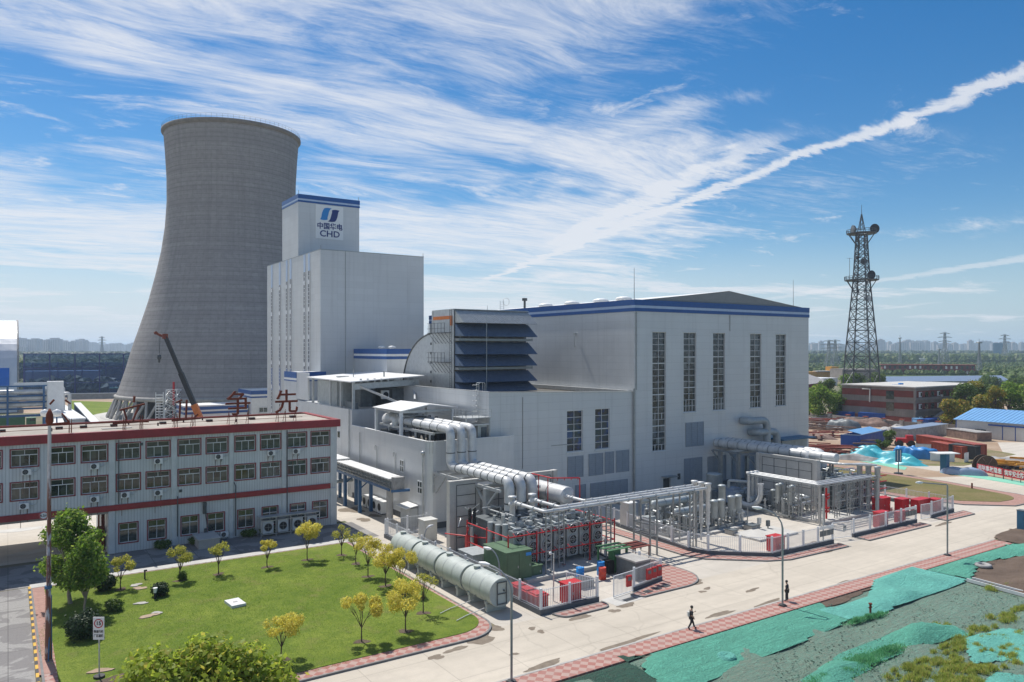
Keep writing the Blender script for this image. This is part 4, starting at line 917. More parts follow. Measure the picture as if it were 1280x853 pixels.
    mb = MB(); mb.box(42.6,47.9,133.05,140,0,17.9); obj('wall', mb, 'terrace_cladding', t); fascia(t,42.6,47.9,133.05,140,18.0,'fl',((0,1.1,'fascia_blue'),(1.1,1.5,'white_paint'),(1.5,1.7,'fascia_blue')),.08)
    mb = MB(); mb.box(42.6,42.9,127.0,133.0,13.3,18.0); obj('end_panel', mb, 'terrace_cladding', t)
small_blocks()
def terrace():
    X0, X1, Y0, Y1, T = 42.7, 52.18, 82.6, 107.25, 10.65
    t = thing('pipe_terrace_building', 'low pale metal clad building with a flat terrace carrying white pipes', 'building', (X0,Y0,0))
    r = 1.0; pts = [(X1+3,Y0)]+[(X1+3,83.9),(X1,83.9),(X1,Y1),(X0,Y1)]+[(X0,Y0+r)]+[(X0+r-r*cos(radians(a)), Y0+r-r*sin(radians(a))) for a in (22.5,45,67.5,90)]
    mb = MB(); mb.poly(pts[1:3]+pts[3:]+[(X1+3,Y0)], .8, 9.2)
    for i in range(len(mb.f)): mb.s[i] = False
    obj('wall', mb, 'terrace_cladding', t)
    mb = MB(); q = [(X0+.12,Y1)]+[(X0+.12,Y0+r)]+[(X0+r-(r-.12)*cos(radians(a)), Y0+r-(r-.12)*sin(radians(a))) for a in (22.5,45,67.5,90)]+[(X1+3,Y0+.12)]
    for i in range(len(q)-1): mb.bar((*q[i],9.95),(*q[i+1],9.95),.24,1.5)
    obj('parapet', mb, 'terrace_cladding', t); mb = MB()
    for i in range(len(q)-1): mb.bar((*q[i],10.73),(*q[i+1],10.73),.36,.07)
    obj('parapet_cap', mb, 'white_paint', t)
    mb = MB(); mb.poly([(X0+.25,Y0+r),(X0+r,Y0+.25),(X1,Y0+.25),(X1,Y1),(X0+.25,Y1)], 9.21, 9.22); obj('roof', mb, 'dark_roof', t)
    mb = MB(); mb.poly([(X0+.1,Y0+r),(X0+r,Y0+.1),(X1+3,Y0+.1),(X1+3,83.9),(X1,Y1),(X0+.1,Y1)], 0, .8); obj('plinth', mb, 'plinth', t)
    for y0, y1, z0, z1 in ((84.3,85.5,4.1,5.6),(89.5,90.6,6.1,7.6)):
        mb = MB(); mb.box(X0-.03,X0-.003,y0,y1,z0,z1); w = obj('window', mb, 'office_glass', t); mb = MB()
        for y in (y0,(y0+y1)/2,y1): mb.box(X0-.08,X0-.03,y-.05,y+.05,z0,z1)
        for z in (z0,(z0+z1)/2,z1): mb.box(X0-.085,X0-.03,y0-.05,y1+.05,z-.05,z+.05)
        obj('frame', mb, 'white_frame', w)
    mb = MB(); mb.box(X0-.04,X0-.003,93.2,94.6,.1,2.4); obj('door', mb, 'steel_dark', t)
    mb = MB(); mb.cyl((X0-.15,83.9,.5),(X0-.15,83.9,9.2),.09,n=8); mb.lathe([(0,.2),(.28,.1),(.28,-.25),(.1,-.3)],(X0-.15,83.9,9.3),10)
    for y, z in ((92.0,8.3),(98.0,8.5)): mb.tube(bend([(X0-.1,y,z-3.2),(X0-.1,y,z),(X0-.35,y,z+.3),(X0-.35,y,z-.4)],.2),.06,6)
    mb.cyl((X0-.15,104,0),(X0-.15,104,10),.08,n=8); pieces('downpipe', mb, 'steel_pale', t)
    # the gabled canopy over the pipes
    c = thing('pipe_canopy', 'white roofed open canopy standing over the pipes on the terrace', 'canopy', (43.0,90.7,9.22))
    mb = MB(); x0, x1, xm, y0, y1 = 42.6, 51.2, 46.9, 90.4, 99.4
    for s, e in (((x0,13.95),(xm,14.7)),((xm,14.7),(x1,14.15))):
        mb.add([(s[0],y0,s[1]),(e[0],y0,e[1]),(e[0],y1,e[1]),(s[0],y1,s[1])], [(0,1,2,3)]); mb.add([(s[0],y0,s[1]-.12),(e[0],y0,e[1]-.12),(e[0],y1,e[1]-.12),(s[0],y1,s[1]-.12)], [(3,2,1,0)])
        mb.add([(s[0],y0,s[1]-.12),(e[0],y0,e[1]-.12),(e[0],y0,e[1]),(s[0],y0,s[1])], [(0,1,2,3)])
    obj('roof', mb, 'white_roof', c)
    for x, y in ((42.95,90.9),(42.95,98.9),(50.6,90.9),(50.6,98.9)): mb = MB(); mb.box(x-.18,x+.18,y-.18,y+.18,9.22,13.9); obj('post', mb, 'fence_white', c)
    mb = MB(); mb.bar((43,90.9,13.75),(50.8,90.9,13.8),.2,.3); mb.bar((43,98.9,13.75),(50.8,98.9,13.8),.2,.3); mb.bar((42.95,90.9,13.75),(42.95,98.9,13.75),.2,.3)
    for k in range(6): y = 91+k*1.6; mb.bar((43,y,13.7),(46.9,y,14.4),.08); mb.bar((43,y,13.2),(50.5,y,13.2),.06)
    obj('beams', mb, 'steel_pale', c)
    # three insulated ducts: terrace, down the wall, across to the transformer, down again
    pr = thing('insulated_pipe_run', 'three large white insulated pipes dropping from the terrace to the transformer', 'pipes', (44.3,80,8))
    for i, x in enumerate((44.3,45.8,47.3)):
        y = 80.0+0.0*i; pth = bend([(x,97-i*.6,12.4),(x,y,12.4),(x,y,8.0),(x,67.2,8.0),(x,67.2,4.6)], .9, 5)
        mb = MB(); mb.tube(pth, .53, 20); p = obj('pipe', mb, 'pipe_jacket', pr); mb = MB()
        for yy in [67.9+k*1.45 for k in range(8)]: mb.cyl((x,yy-.05,8.0),(x,yy+.05,8.0),.56,n=20)
        for zz in (9.6,): mb.cyl((x,80,zz-.05),(x,80,zz+.05),.56,n=20)
        for yy in (82.5,84.5,87,89.5,92): mb.cyl((x,yy-.05,12.4),(x,yy+.05,12.4),.56,n=20)
        mb.cyl((x,67.2,5.6),(x,67.2,5.75),.56,n=20); pieces('collar', mb, 'steel_dark', p)
        mb = MB(); mb.cyl((x,67.2,4.55),(x,67.2,4.0),.72,n=20); obj('boot', mb, 'steel_dark', p)
    mb = MB(); mb.lathe([(.85,-1.2),(1.0,-.7),(1.05,0),(1.0,.7),(.85,1.2)],(45,98.6,12.1),16,'y'); mb.tube(bend([(45,97,12.1),(45,94.5,12.1),(43.9,94.5,12.6),(43.9,94.5,11.4)],.8),.55,14); obj('elbow_unit', mb, 'pipe_jacket', pr)
    mb = MB()
    for y in (81.5,79.0,76,73.4,70.5,68.3): mb.bar((43.2,y,7.15),(48.5,y,7.15),.22,.22)
    for x in (43.3,48.4): mb.bar((x,82.4,7.0),(x,67.4,7.0),.28,.3)
    mb.bar((43.3,81.8,4.6),(43.3,79.3,6.9),.15); mb.bar((43.3,82.4,4.5),(43.3,82.4,7),.2); mb.bar((43.3,82.4,6.4),(43.3,81,7.0),.15)
    for y in (76.3,70.2): 
        for x in (43.3,48.4): mb.box(x-.28,x+.28,y-.28,y+.28,0,6.9)
        mb.bar((43.3,y,4.9),(43.3,y-2.2,6.9),.22); mb.bar((43.3,y,4.9),(43.3,y+2.2,6.9),.22)
    for x in (43.6,48.2): mb.bar((x,83,11.6),(x,99,11.6),.25,.3); 
    for y in (84,88,92,96):
        mb.bar((43.6,y,11.6),(48.2,y,11.6),.2); mb.bar((43.6,y,9.25),(43.6,y,11.6),.2); mb.bar((48.2,y,9.25),(48.2,y,11.6),.2)
    obj('support_frame', mb, 'steel_pale', pr)
    mb = MB()
    for y in (90,92,94,96):
        for x0_ in (46,48): mb.bar((x0_,y,9.3),(x0_,y+.8,13.0),.12); mb.bar((x0_+1,y,9.3),(x0_+.2,y+.8,13.0),.12)
    mb.bar((46,90,13.0),(46,97.5,13.0),.35); mb.box(43.4,44.6,95.5,98.5,9.25,10.9); mb.box(48.8,50,89,95,9.25,11.0); obj('dark_bracing', mb, 'steel_dark', pr)
    t = thing('access_ladder', 'caged ladder and railed landing climbing from the terrace to the annex roof', 'ladder', (51.8,88,9.2))
    mb = MB(); ladder(mb,(51.95,86.4,11.2),(51.95,86.4,17.6),.6,(0,1))
    for z in [12.4+k*.7 for k in range(8)]: mb.ring((51.6,86.4,z),(0,0,1),.42,.025,10)
    mb.tube(bend([(51.95,86.1,16.3),(51.95,86.1,17.6),(52.9,86.1,17.6),(52.9,86.1,16.3)],.3),.035,6); mb.tube(bend([(51.95,86.7,16.3),(51.95,86.7,17.6),(52.9,86.7,17.6),(52.9,86.7,16.3)],.3),.035,6)
    obj('cage', mb, 'steel_pale', t)
    mb = MB(); mb.box(46.6,52.1,82.9,85.2,11.1,11.2) if False else mb.box(48.3,52.1,83.2,86.8,13.2,13.28)
    for x in [48.3+k*.95 for k in range(5)]: mb.bar((x,83.2,13.2),(x,83.2,14.3),.05)
    for y in [83.2+k*.9 for k in range(5)]: mb.bar((48.3,y,13.2),(48.3,y,14.3),.05)
    for h in (.4,.75,1.1): mb.bar((48.3,83.2,13.2+h),(52.1,83.2,13.2+h),.05); mb.bar((48.3,83.2,13.2+h),(48.3,86.8,13.2+h),.05)
    for x, y in ((48.4,83.3),(48.4,86.7),(51.9,83.3)): mb.bar((x,y,9.25),(x,y,13.2),.14)
    obj('landing', mb, 'steel_pale', t)
    t = thing('roof_exhaust_box', 'small capped exhaust box at the annex wall above the white pipes', 'exhaust', (50.5,83.5,9.25))
    mb = MB(); mb.box(50.7,52.1,84.3,85.6,9.25,12.2); obj('box', mb, 'steel_pale', t); mb = MB(); mb.box(49.9,52.15,83.9,86.0,12.2,12.35); obj('cap', mb, 'white_paint', t)
    mb = MB(); mb.box(51.2,52.0,84.23,84.3,9.6,11.9); obj('louver', mb, 'equipment_dark', t)
terrace()
def walkway():
    t = thing('covered_cable_bridge', 'covered cable bridge on blue steel legs along the pale terrace wall', 'cable bridge', (40.3,88,0))
    mb = MB(); n = 14
    for k in range(n):
        y0 = 86.6+k*2.0; dz = .35 if k in (8, 9) else 0; mb.obox((40.3,y0+1.0,5.95+(.25 if k > 8 else 0)),(2.1,1.9,.10))
    obj('cover', mb, 'white_roof', t); mb = MB()
    for x in (39.4,41.2):
        for z in (4.9,5.3,5.7): mb.bar((x,86.6,z),(x,114.6,z),.08)
        for k in range(29): y = 86.6+k; mb.bar((x,y,4.9),(x,y,5.9),.07)
    mb.box(39.4,41.2,86.6,114.6,4.78,4.86); obj('tray', mb, 'steel_grey', t)
    mb = MB(); mb.bar((39.35,86.6,4.6),(39.35,114.6,4.6),.12,.3); mb.bar((41.25,86.6,4.6),(41.25,114.6,4.6),.12,.3)
    for k in range(8): mb.bar((39.35,88+k*3.6,4.6),(41.25,88+k*3.6,4.6),.12)
    obj('girder', mb, 'leg_blue', t)
    for y in (96.5,101.8,108): 
        mb = MB()
        for x in (39.5,41.1): mb.box(x-.2,x+.2,y-.2,y+.2,0,4.5)
        mb.bar((39.5,y,3.2),(41.1,y,4.4),.14); obj('leg', mb, 'leg_blue', t)
    mb = MB(); mb.cyl((40.3,88.6,0),(40.3,88.6,4.5),.42,n=16); obj('concrete_leg', mb, 'concrete', t)
    mb = MB(); mb.box(39.6,41.0,85.8,86.6,4.7,6.2); obj('end_box', mb, 'scrap_grey', t); mb = MB(); mb.bar((39.3,86,4.55),(41.6,85.6,4.55),.3,.3); obj('end_beam', mb, 'leg_blue', t)
    mb = MB(); mb.tube(bend([(38.8,114,3.2),(38.8,104,3.2),(41.5,104,3.2)],.6),.28,12); obj('duct', mb, 'equipment_grey', t)
    for i, (y, l) in enumerate(((99.3,'far'),(97.6,'second from the far end'),(95.9,'second from the near end'),(94.2,'nearest'))):
        a = thing('condenser_unit', f'white floor condenser under the cable bridge, {l} of the row', 'condenser', (42.0,y,0), 'white condensers under the cable bridge')
        mb = MB(); mb.box(41.3,42.4,y-.7,y+.7,.15,1.7); obj('casing', mb, 'white_paint', a); mb = MB(); mb.disc((41.28,y,.95),(-1,0,0),.5); obj('fan', mb, 'black', a)
        mb = MB(); mb.box(41.4,41.6,y-.7,y+.7,0,.15); mb.box(42.1,42.3,y-.7,y+.7,0,.15); obj('foot', mb, 'steel_dark', a)
    a = thing('white_lean_to_cover', 'white sloped cover over a doorway at the foot of the terrace wall', 'canopy', (41.8,86.5,0))
    mb = MB(); mb.add([(40.9,85.2,2.35),(42.6,85.2,2.6),(42.6,88.2,2.6),(40.9,88.2,2.35),(40.9,85.2,2.25),(42.6,85.2,2.5),(42.6,88.2,2.5),(40.9,88.2,2.25)],[(0,1,2,3),(7,6,5,4),(0,4,5,1),(3,2,6,7),(0,3,7,4)]); obj('roof', mb, 'white_roof', a)
    mb = MB(); mb.box(41.5,42.6,85.4,88.0,0,2.2); obj('enclosure', mb, 'pale_cloth', a)
walkway()

# ------------------------------------------------------------------ long office block
def office():
    X0, X1, Y0, Y1, T = -22.0, 34.6, 92.0, 105.0, 13.2
    t = thing('office_block', 'long three storey office block in ribbed grey sheet with red trim and red framed windows', 'building', (X1,Y0,0))
    xs = [(-2.9,-.5),(.27,2.64),(3.7,5.86),(6.52,8.92),(9.84,12.11),(12.75,15.11),(16.02,18.37),(19.01,21.34),(22.21,24.5),(25.16,27.49),(28.36,30.69),(31.29,33.65)]
    up = [(a,b,10.05,11.8) for a, b in xs]+[(a,b,6.68,8.45) for a, b in xs]
    lo = [(a,b,1.0,3.1) for a, b in [(10.07,11.87),(12.91,14.7),(16.33,18.15),(19.14,20.95),(22.52,24.32),(25.34,27.15),(28.71,30.54),(31.5,33.34)]]
    mb = MB(); wall_with_holes(mb, X0, X1, 4.6, 12.3, Y0, up, .18); wall_with_holes(mb, 9.0, X1, 0, 4.6, Y0, lo, .18)
    mb.add([(X1,Y0,0),(X1,Y1,0),(X1,Y1,12.3),(X1,Y0,12.3)], [(0,1,2,3)]); mb.add([(9.0,Y1,0),(9.0,Y0,0),(9.0,Y0,4.6),(9.0,Y1,4.6)], [(0,1,2,3)]); mb.add([(X1,Y1,0),(9,Y1,0),(9,Y1,4.6),(X1,Y1,4.6)], [(0,1,2,3)]); mb.add([(X1,Y1,4.6),(X0,Y1,4.6),(X0,Y1,12.3),(X1,Y1,12.3)], [(0,1,2,3)])
    obj('wall', mb, 'ribbed_sheet', t)
    mb = MB(); mb.box(X0,9.0,Y0+.2,Y1,4.3,4.6); obj('gateway_ceiling', mb, 'concrete', t)
    mb = MB(); mb.box(X0,X1-.3,Y0+.3,Y1,12.95,13.05); obj('roof', mb, 'roof_membrane', t)
    mb = MB(); mb.box(X0,X1+.35,Y0-.35,Y0+.3,12.3,13.2); mb.box(X1-.3,X1+.35,Y0+.3,Y1+.2,12.3,13.2); obj('fascia', mb, 'red_fascia', t)
    mb = MB(); mb.box(X0,X1-.3,Y1,Y1+.2,12.3,13.2); obj('rear_parapet', mb, 'red_fascia', t)
    mb = MB(); mb.box(X0,X1-.9,Y0-.22,Y0-.003,4.6,5.22); obj('storey_band', mb, 'red_fascia', t)
    for i, (a, b, c, d) in enumerate(up+lo):
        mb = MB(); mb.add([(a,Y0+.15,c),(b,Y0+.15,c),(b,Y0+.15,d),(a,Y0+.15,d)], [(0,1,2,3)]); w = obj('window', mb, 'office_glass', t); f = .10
        mb = MB(); mb.box(a-f,b+f,Y0-.06,Y0+.02,d-.01,d+f); mb.box(a-f,b+f,Y0-.08,Y0+.02,c-f,c+.01); mb.box(a-f,a+.01,Y0-.06,Y0+.02,c+.01,d-.01); mb.box(b-.01,b+f,Y0-.06,Y0+.02,c+.01,d-.01); obj('red_surround', mb, 'red_frame', w)
        mb = MB(); e = .055; zz = c+(d-c)*.66
        mb.box(a+.02,b-.02,Y0+.07,Y0+.13,zz-e/2,zz+e/2+.03); mb.box((a+b)/2-e/2,(a+b)/2+e/2,Y0+.075,Y0+.13,zz,d)
        for k in ((1,2) if i < len(up) else (1,)): n = 3 if i < len(up) else 2; x = a+(b-a)*k/n; mb.box(x-e/2,x+e/2,Y0+.075,Y0+.13,c,zz)
        mb.box(a+.01,a+.07,Y0+.07,Y0+.13,c,d); mb.box(b-.07,b-.01,Y0+.07,Y0+.13,c,d); mb.box(a+.07,b-.07,Y0+.072,Y0+.13,c,c+.07); mb.box(a+.07,b-.07,Y0+.072,Y0+.13,d-.07,d)
        obj('frame', mb, 'white_frame', w)
    for x, w in ((-2.9-.9,.4),(9.35,.5),(15.55,.45),(21.75,.35),(27.9,.4),(34.05,.55)):
        mb = MB(); mb.box(x-w/2-.05,x+w/2+.05,Y0-.13,Y0-.004,5.23,12.29); 
        if x > 5: mb.box(x-w/2-.05,x+w/2+.05,Y0-.13,Y0-.004,0,4.59)
        obj('pilaster', mb, 'office_trim', t)
    mb = MB()
    for x, z0, z1 in ((10.0,5.3,12.2),(28.25,.2,12.2),(22.2,.2,5.6),(15.9,1,5.5)): mb.cyl((x,Y0-.2,z0),(x,Y0-.2,z1),.055,n=6)
    mb.tube(bend([(22.2,Y0-.2,5.4),(22.2,Y0-.35,6.0),(22.0,Y0-.35,6.5)],.2),.06,6)
    mb.tube([(19.0,Y0-.1,4.4),(18.9,Y0-.12,3.0),(19.1,Y0-.12,1.6)],.05,6); pieces('downpipe', mb, 'steel_dark', t)
    mb = MB(); mb.box(18.75,19.05,Y0-.3,Y0-.01,.5,1.5); mb.box(18.6,18.95,Y0-.35,Y0-.01,3.2,4.5); mb.box(12.1,12.4,Y0-.08,Y0-.004,11.45,11.75); mb.box(16.1,16.4,Y0-.08,Y0-.004,5.9,6.2); pieces('wall_box', mb, 'steel_dark', t)
    for x in (-9, -15.5): mb = MB(); mb.box(x-.4,x+.4,Y0,Y0+.8,0,4.6); obj('gateway_column', mb, 'office_trim', t)
    mb = MB()
    for x in (8.2,8.6,8.8): mb.cyl((x,Y0+.6+(x-8)*2,0),(x,Y0+.6+(x-8)*2,4.3),.09,n=8)
    mb.box(8.3,8.9,94.5,96.5,.3,2.2); obj('gateway_pipes', mb, 'rust_red', t)
    mb = MB(); mb.cyl((3.1,Y0-.225,4.9),(3.1,Y0-.26,4.9),.42,n=24); s = obj('height_sign', mb, 'white_paint', t)
    mb = MB(); mb.ring((3.1,Y0-.262,4.9),(0,1,0),.37,.045,24); obj('sign_ring', mb, 'fire_red', s); text('sign_text', '4.2m', .34, (3.1,Y0-.268,4.9), (pi/2,0,0), 'black', s, .004, .008)
    # roof vents, pipes
    for i, px in enumerate((2,77,109,149,214,276,333,388)):
        x, y = g(px, 545-px*.045, 13.05); 
        mb = MB(); mb.box(x-.35,x+.35,98.6,99.3,13.06,13.34); obj('roof_hatch', mb, 'rubber', t)
    mb = MB()
    for x, y in ((4,97),(7.5,99.5),(14.7,97.2),(18,100),(20.5,101.5),(23.5,97.0),(12,100.5)): mb.cyl((x,y,13.05),(x,y,13.4),.09,n=8)
    pieces('roof_stub', mb, 'rubber', t)
    mb = MB(); mb.obox((10.3,96.3,13.1),(3.0,.8,.05),.05); obj('roof_patch', mb, 'scrap_grey', t)
    return xs
OX = office()
# wall mounted air conditioner units
ac0 = thing('air_conditioner_unit', 'wall air conditioner under the top floor window nearest the rusty pole on its left', 'air conditioner', (1.6,91.9,9.55), 'air conditioners on the office wall')
def make_ac(t, x, y, z):
    mb = MB(); mb.box(x-.42,x+.42,y-.42,y-.08,z-.3,z+.3); c = obj('casing', mb, 'white_paint', t)
    mb = MB(); mb.disc((x-.10,y-.425,z),(0,-1,0),.25,18); f = obj('fan', mb, 'black', t); mb = MB(); mb.ring((x-.10,y-.43,z),(0,1,0),.25,.018,16); mb.ring((x-.10,y-.43,z),(0,1,0),.12,.012,12)
    mb.bar((x-.35,y-.43,z),(x+.15,y-.43,z),.015); mb.bar((x-.10,y-.43,z-.25),(x-.10,y-.43,z+.25),.015); obj('grille', mb, 'steel_grey', f)
    mb = MB()
    for s in (-.3,.3): mb.bar((x+s,y+.05,z-.33),(x+s,y-.45,z-.33),.05); mb.bar((x+s,y+.05,z-.7),(x+s,y-.4,z-.36),.03)
    obj('bracket', mb, 'steel_dark', t)
    if z > 3:
        mb = MB(); mb.box(x-.32,x-.27,y+.085,y+.094,z-2.3,z-.35); mb.box(x+.26,x+.33,y+.085,y+.094,z-1.7,z-.35); obj('drip_stain', mb, 'scrap', t)
    mb = MB(); mb.tube(bend([(x+.4,y-.2,z),(x+.8,y-.1,z-.1),(x+1.1,y-.05,z+.15),(x+1.1,y+.05,z+.4)],.2),.03,5); obj('hose', mb, 'pale_cloth', t)
make_ac(ac0, 1.6, 91.9, 9.55)
for x, z, l in ((7.7,9.6,'second top floor window right of the rusty pole'),(13.9,9.65,'fourth top floor window right of the rusty pole'),(20.3,9.65,'fifth top floor window from the right end'),(26.3,9.6,'third top floor window from the right end'),(29.3,9.6,'second top floor window from the right end'),
                (1.4,6.1,'middle floor window just left of the rusty pole'),(7.7,6.1,'second middle floor window right of the rusty pole'),(10.6,6.25,'third middle floor window right of the rusty pole'),(13.9,6.15,'fourth middle floor window right of the rusty pole')):
    dup(ac0, (x,91.9,z), 'wall air conditioner under the '+l)
t = thing('small_floor_condenser', 'small white condenser on the ground beside the concrete box at the office wall', 'air conditioner', (20.9,91.4,.3)); make_ac(t, 20.9, 91.9, .6)
t = thing('cooler_rack', 'rack of four large grey fan coolers standing before the office wall', 'cooler rack', (27.7,90.6,0))
mb = MB()
for k in range(5):
    x = 24.6+k*1.75
    for y in (89.9,91.2): mb.bar((x,y,0),(x,y,2.3),.07)
    mb.bar((x,89.9,2.3),(x,91.2,2.3),.07)
for y in (89.9,91.2):
    for z in (.35,1.9,2.3): mb.bar((24.6,y,z),(31.6,y,z),.07)
mb.box(24.6,31.6,89.9,91.2,2.3,2.34); obj('frame', mb, 'steel_pale', t)
for k in range(4):
    x = 25.5+k*1.75; mb = MB(); mb.box(x-.62,x+.62,90.1,91.1,.4,1.8); u = obj('cooler', mb, 'office_trim', t); mb = MB(); mb.disc((x,90.09,1.1),(0,-1,0),.46,18); obj('fan', mb, 'black', u)
    mb = MB(); mb.ring((x,90.08,1.1),(0,1,0),.46,.03,18); mb.bar((x-.4,90.07,1.1),(x+.4,90.07,1.1),.03); mb.bar((x,90.07,.7),(x,90.07,1.5),.03); obj('grille', mb, 'steel_grey', u)
t = thing('concrete_ramp_box', 'low sloped concrete box beside the office wall', 'concrete box', (18.0,90.2,0))
mb = MB(); mb.obox((18.6,90.0,.5),(2.2,3.0,1.0),.0); obj('body', mb, 'concrete', t); mb = MB(); mb.obox((18.6,90.0,1.04),(2.4,3.2,.08)); obj('slab', mb, 'concrete_pale', t)

# rusty rooftop characters on posts
def roof_letters():
    Y, Zb = 93.6, 14.0
    def posts(mb, xs, z0=13.06, z1=14.4):
        for x in xs: mb.bar((x,Y,z0),(x,Y,z1),.06); mb.bar((x,Y+1.1,z0),(x,Y+.05,z1+.2),.05)
    for ch, x, lab in (('先',28.7,'rusty red character with long hooked leg, last on the office roof'),('争',22.9,'rusty red character with a tall hooked centre stroke, second from the right on the roof')):
        t = thing('roof_character', lab, 'roof sign', (x,Y,13.06), 'rusty characters on the office roof'); text('character', ch, 3.1, (x,Y-.05,Zb+1.35), (pi/2,0,0), 'rust_red', t, .09, .015)
        mb = MB(); posts(mb, (x-1.0,x-.1,x+1.2)); obj('post', mb, 'rust_red', t)
    def strokes(x, name, lab, segs, px):
        t = thing('roof_character', lab, 'roof sign', (x,Y,13.06), 'rusty characters on the office roof'); mb = MB()
        for a, b, w in segs: mb.bar((x+a[0],Y,Zb+a[1]),(x+b[0],Y,Zb+b[1]),w,.18)
        obj('character', mb, 'rust_red', t); mb = MB(); posts(mb, [x+p for p in px]); obj('post', mb, 'rust_red', t)
    strokes(17.1,'', 'broken rusty character of two bare uprights near the crane boom', [((-.7,-.2),(-.6,2.0),.28),((.0,0),(.1,2.2),.28),((-1.5,-.15),(1.6,0.0),.3),((-1.1,1.9),(-.4,2.2),.2),((.9,.1),(1.3,.5),.25)], (-1.2,-.9,.7,1.0))
    strokes(11.6,'', 'broken rusty character with a slanting bar before the cooling tower legs', [((-1.3,1.3),(1.2,1.9),.28),((.1,2.1),(.15,2.8),.6),((-.9,1.3),(-.6,.2),.35),((.6,1.7),(.0,.1),.35),((-2.0,-.15),(1.5,-.05),.22),((-.2,0),(1.6,-.1),.45)], (-.9,-.7,.8,1.0))
    strokes(4.6,'', 'rusty broken hook shaped remnant of a character right of the leaning pole', [((-1.2,.1),(.9,.2),.25),((.9,.2),(.2,1.2),.4),((1.0,2.2),(.5,2.6),.4),((-.9,2.2),(-.5,2.7),.5)], (.9,1.1))
    strokes(-1.6,'', 'rusty square cornered remnant of a character at the left end of the roof', [((-2.0,2.2),(.6,2.4),.35),((.6,2.4),(.5,-.4),.35),((.5,-.4),(-.4,-.1),.3),((-2.0,.2),(-.6,1.2),.5)], (.6,))
    t = thing('roof_sign_rail', 'long thin rust red rail joining the rooftop characters', 'rail', (0,Y,13.06)); mb = MB(); mb.bar((-20,Y,14.0),(31,Y,14.0),.10,.13); mb.bar((-20,Y+.9,13.5),(31,Y+.9,13.5),.05)
    obj('rail', mb, 'rust_red', t)
roof_letters()

# ------------------------------------------------------------------ transformer yards
def radiator_bank(t, x, y, z0, z1, w, side=-1):
    """finned cooler with three stacked fans facing -Y"""
    mb = MB(); n = 7
    for k in range(n): yy = y+.10+k*.14; mb.box(x-w/2, x+w/2, yy, yy+.07, z0, z1)
    mb.cyl((x-w*.35,y+.5,z1+.12),(x+w*.35,y+.5,z1+.12),.12,n=8); mb.cyl((x,y+.5,z1+.1),(x,y+1.6,z1+.15),.09,n=8); mb.cyl((x-w*.3,y+.5,z0-.1),(x+w*.3,y+.5,z0-.1),.1,n=8)
    r = obj('radiator', mb, 'equipment_grey', t)
    for k in range(3):
        z = z0+(z1-z0)*(k+.5)/3; q = min(w, (z1-z0)/3)*.44; mb = MB(); mb.disc((x,y+.03,z),(0,-1,0),q,14); f = obj('fan', mb, 'black', r); mb = MB()
        mb.ring((x,y,z),(0,1,0),q,.045,14); mb.ring((x,y,z),(0,1,0),q*.5,.02,10); mb.bar((x-q,y,z),(x+q,y,z),.035); mb.bar((x,y,z-q),(x,y,z+q),.035); obj('guard', mb, 'steel_pale', f)
def transformer(x0, x1, y0, y1, label, front=True, n=7, bx=(43.1,45.6,49.6), px=(44.3,45.8,47.3), cons=True):
    t = thing('power_transformer', label, 'transformer', ((x0+x1)/2,(y0+y1)/2,.35))
    mb = MB(); mb.box(x0+.8,x1-.8,y0+1.6,y1-.6,.5,4.0)
    for k in range(9): x = x0+1.2+k*(x1-x0-2.4)/8; mb.box(x-.08,x+.08,y0+1.45,y0+1.6,.6,3.9)
    mb.box(x0+.7,x1-.7,y0+1.45,y1-.5,4.0,4.15); obj('tank', mb, 'equipment_dark', t)
    for k in range(n): x = x0+.75+(x1-x0-1.5)*k/(n-1); radiator_bank(t, x, y0, .9, 4.2, (x1-x0-1.5)/(n-1)*.84)
    mb = MB(); r = random.Random(4)
    for k in range(34):
        x = x0+1+r.random()*(x1-x0-2); y = y0+1.8+r.random()*(y1-y0-3); h = r.uniform(.3,1.0); mb.cyl((x,y,4.15),(x,y,4.15+h),r.uniform(.06,.26),n=10)
    for k in range(44):
        x = x0+1+r.random()*(x1-x0-2); y = y0+1.7+r.random()*(y1-y0-3); a = r.random() < .5; L = r.uniform(1.2,3); z = 4.25+r.random()*1.0
        mb.cyl((x,y,z),(min(x+L,x1-.4),y,z) if a else (x,min(y+L,y1-.6),z),r.uniform(.04,.1),n=8)
    for x in [x0+.8+k*1.1 for k in range(int((x1-x0-1)/1.1))]: mb.box(x,x+.5,y0+1.7,y0+2.4,4.15,4.6)
    obj('top_fittings', mb, 'steel_pale', t)
    mb = MB()
    for x in (x0+.35, x1-.35): mb.cyl((x,y0+2.0,.5),(x,y0+2.0,4.6),.30,n=10); mb.cyl((x,y0+3.4,.5),(x,y0+3.4,4.3),.30,n=10); mb.cyl((x,y0+4.8,.5),(x,y0+4.8,4.3),.30,n=10)
    pieces('side_cooler', mb, 'equipment_grey', t)
    for x in px: mb = MB(); mb.lathe([(.95,4.1),(.95,4.5),(.75,4.6),(.75,5.0)],(x,67.2 if front else (y0+y1)/2,0),16); obj('turret', mb, 'equipment_dark', t)
    return t
slab = lambda x0,x1,y0,y1,h,name,label,mat='concrete_pale': struct(name, MB().box(x0,x1,y0,y1,0.01,h), mat, label)
slab(40.6,52.8,58.5,71.5,.35,'transformer_pad','concrete pad under the near transformer'); slab(85.0,100.5,57.5,78,.35,'far_transformer_pad','concrete pad under the far transformer')
slab(63.0,78.0,62.0,72.0,.25,'skid_pad','concrete pad under the gas treatment skid'); slab(71.5,78.5,56.5,60.5,.25,'small_pad','low concrete pad before the gas skid')
transformer(40.9,52.3,61.3,70.6,'large grey power transformer with a row of fan coolers in the near yard')
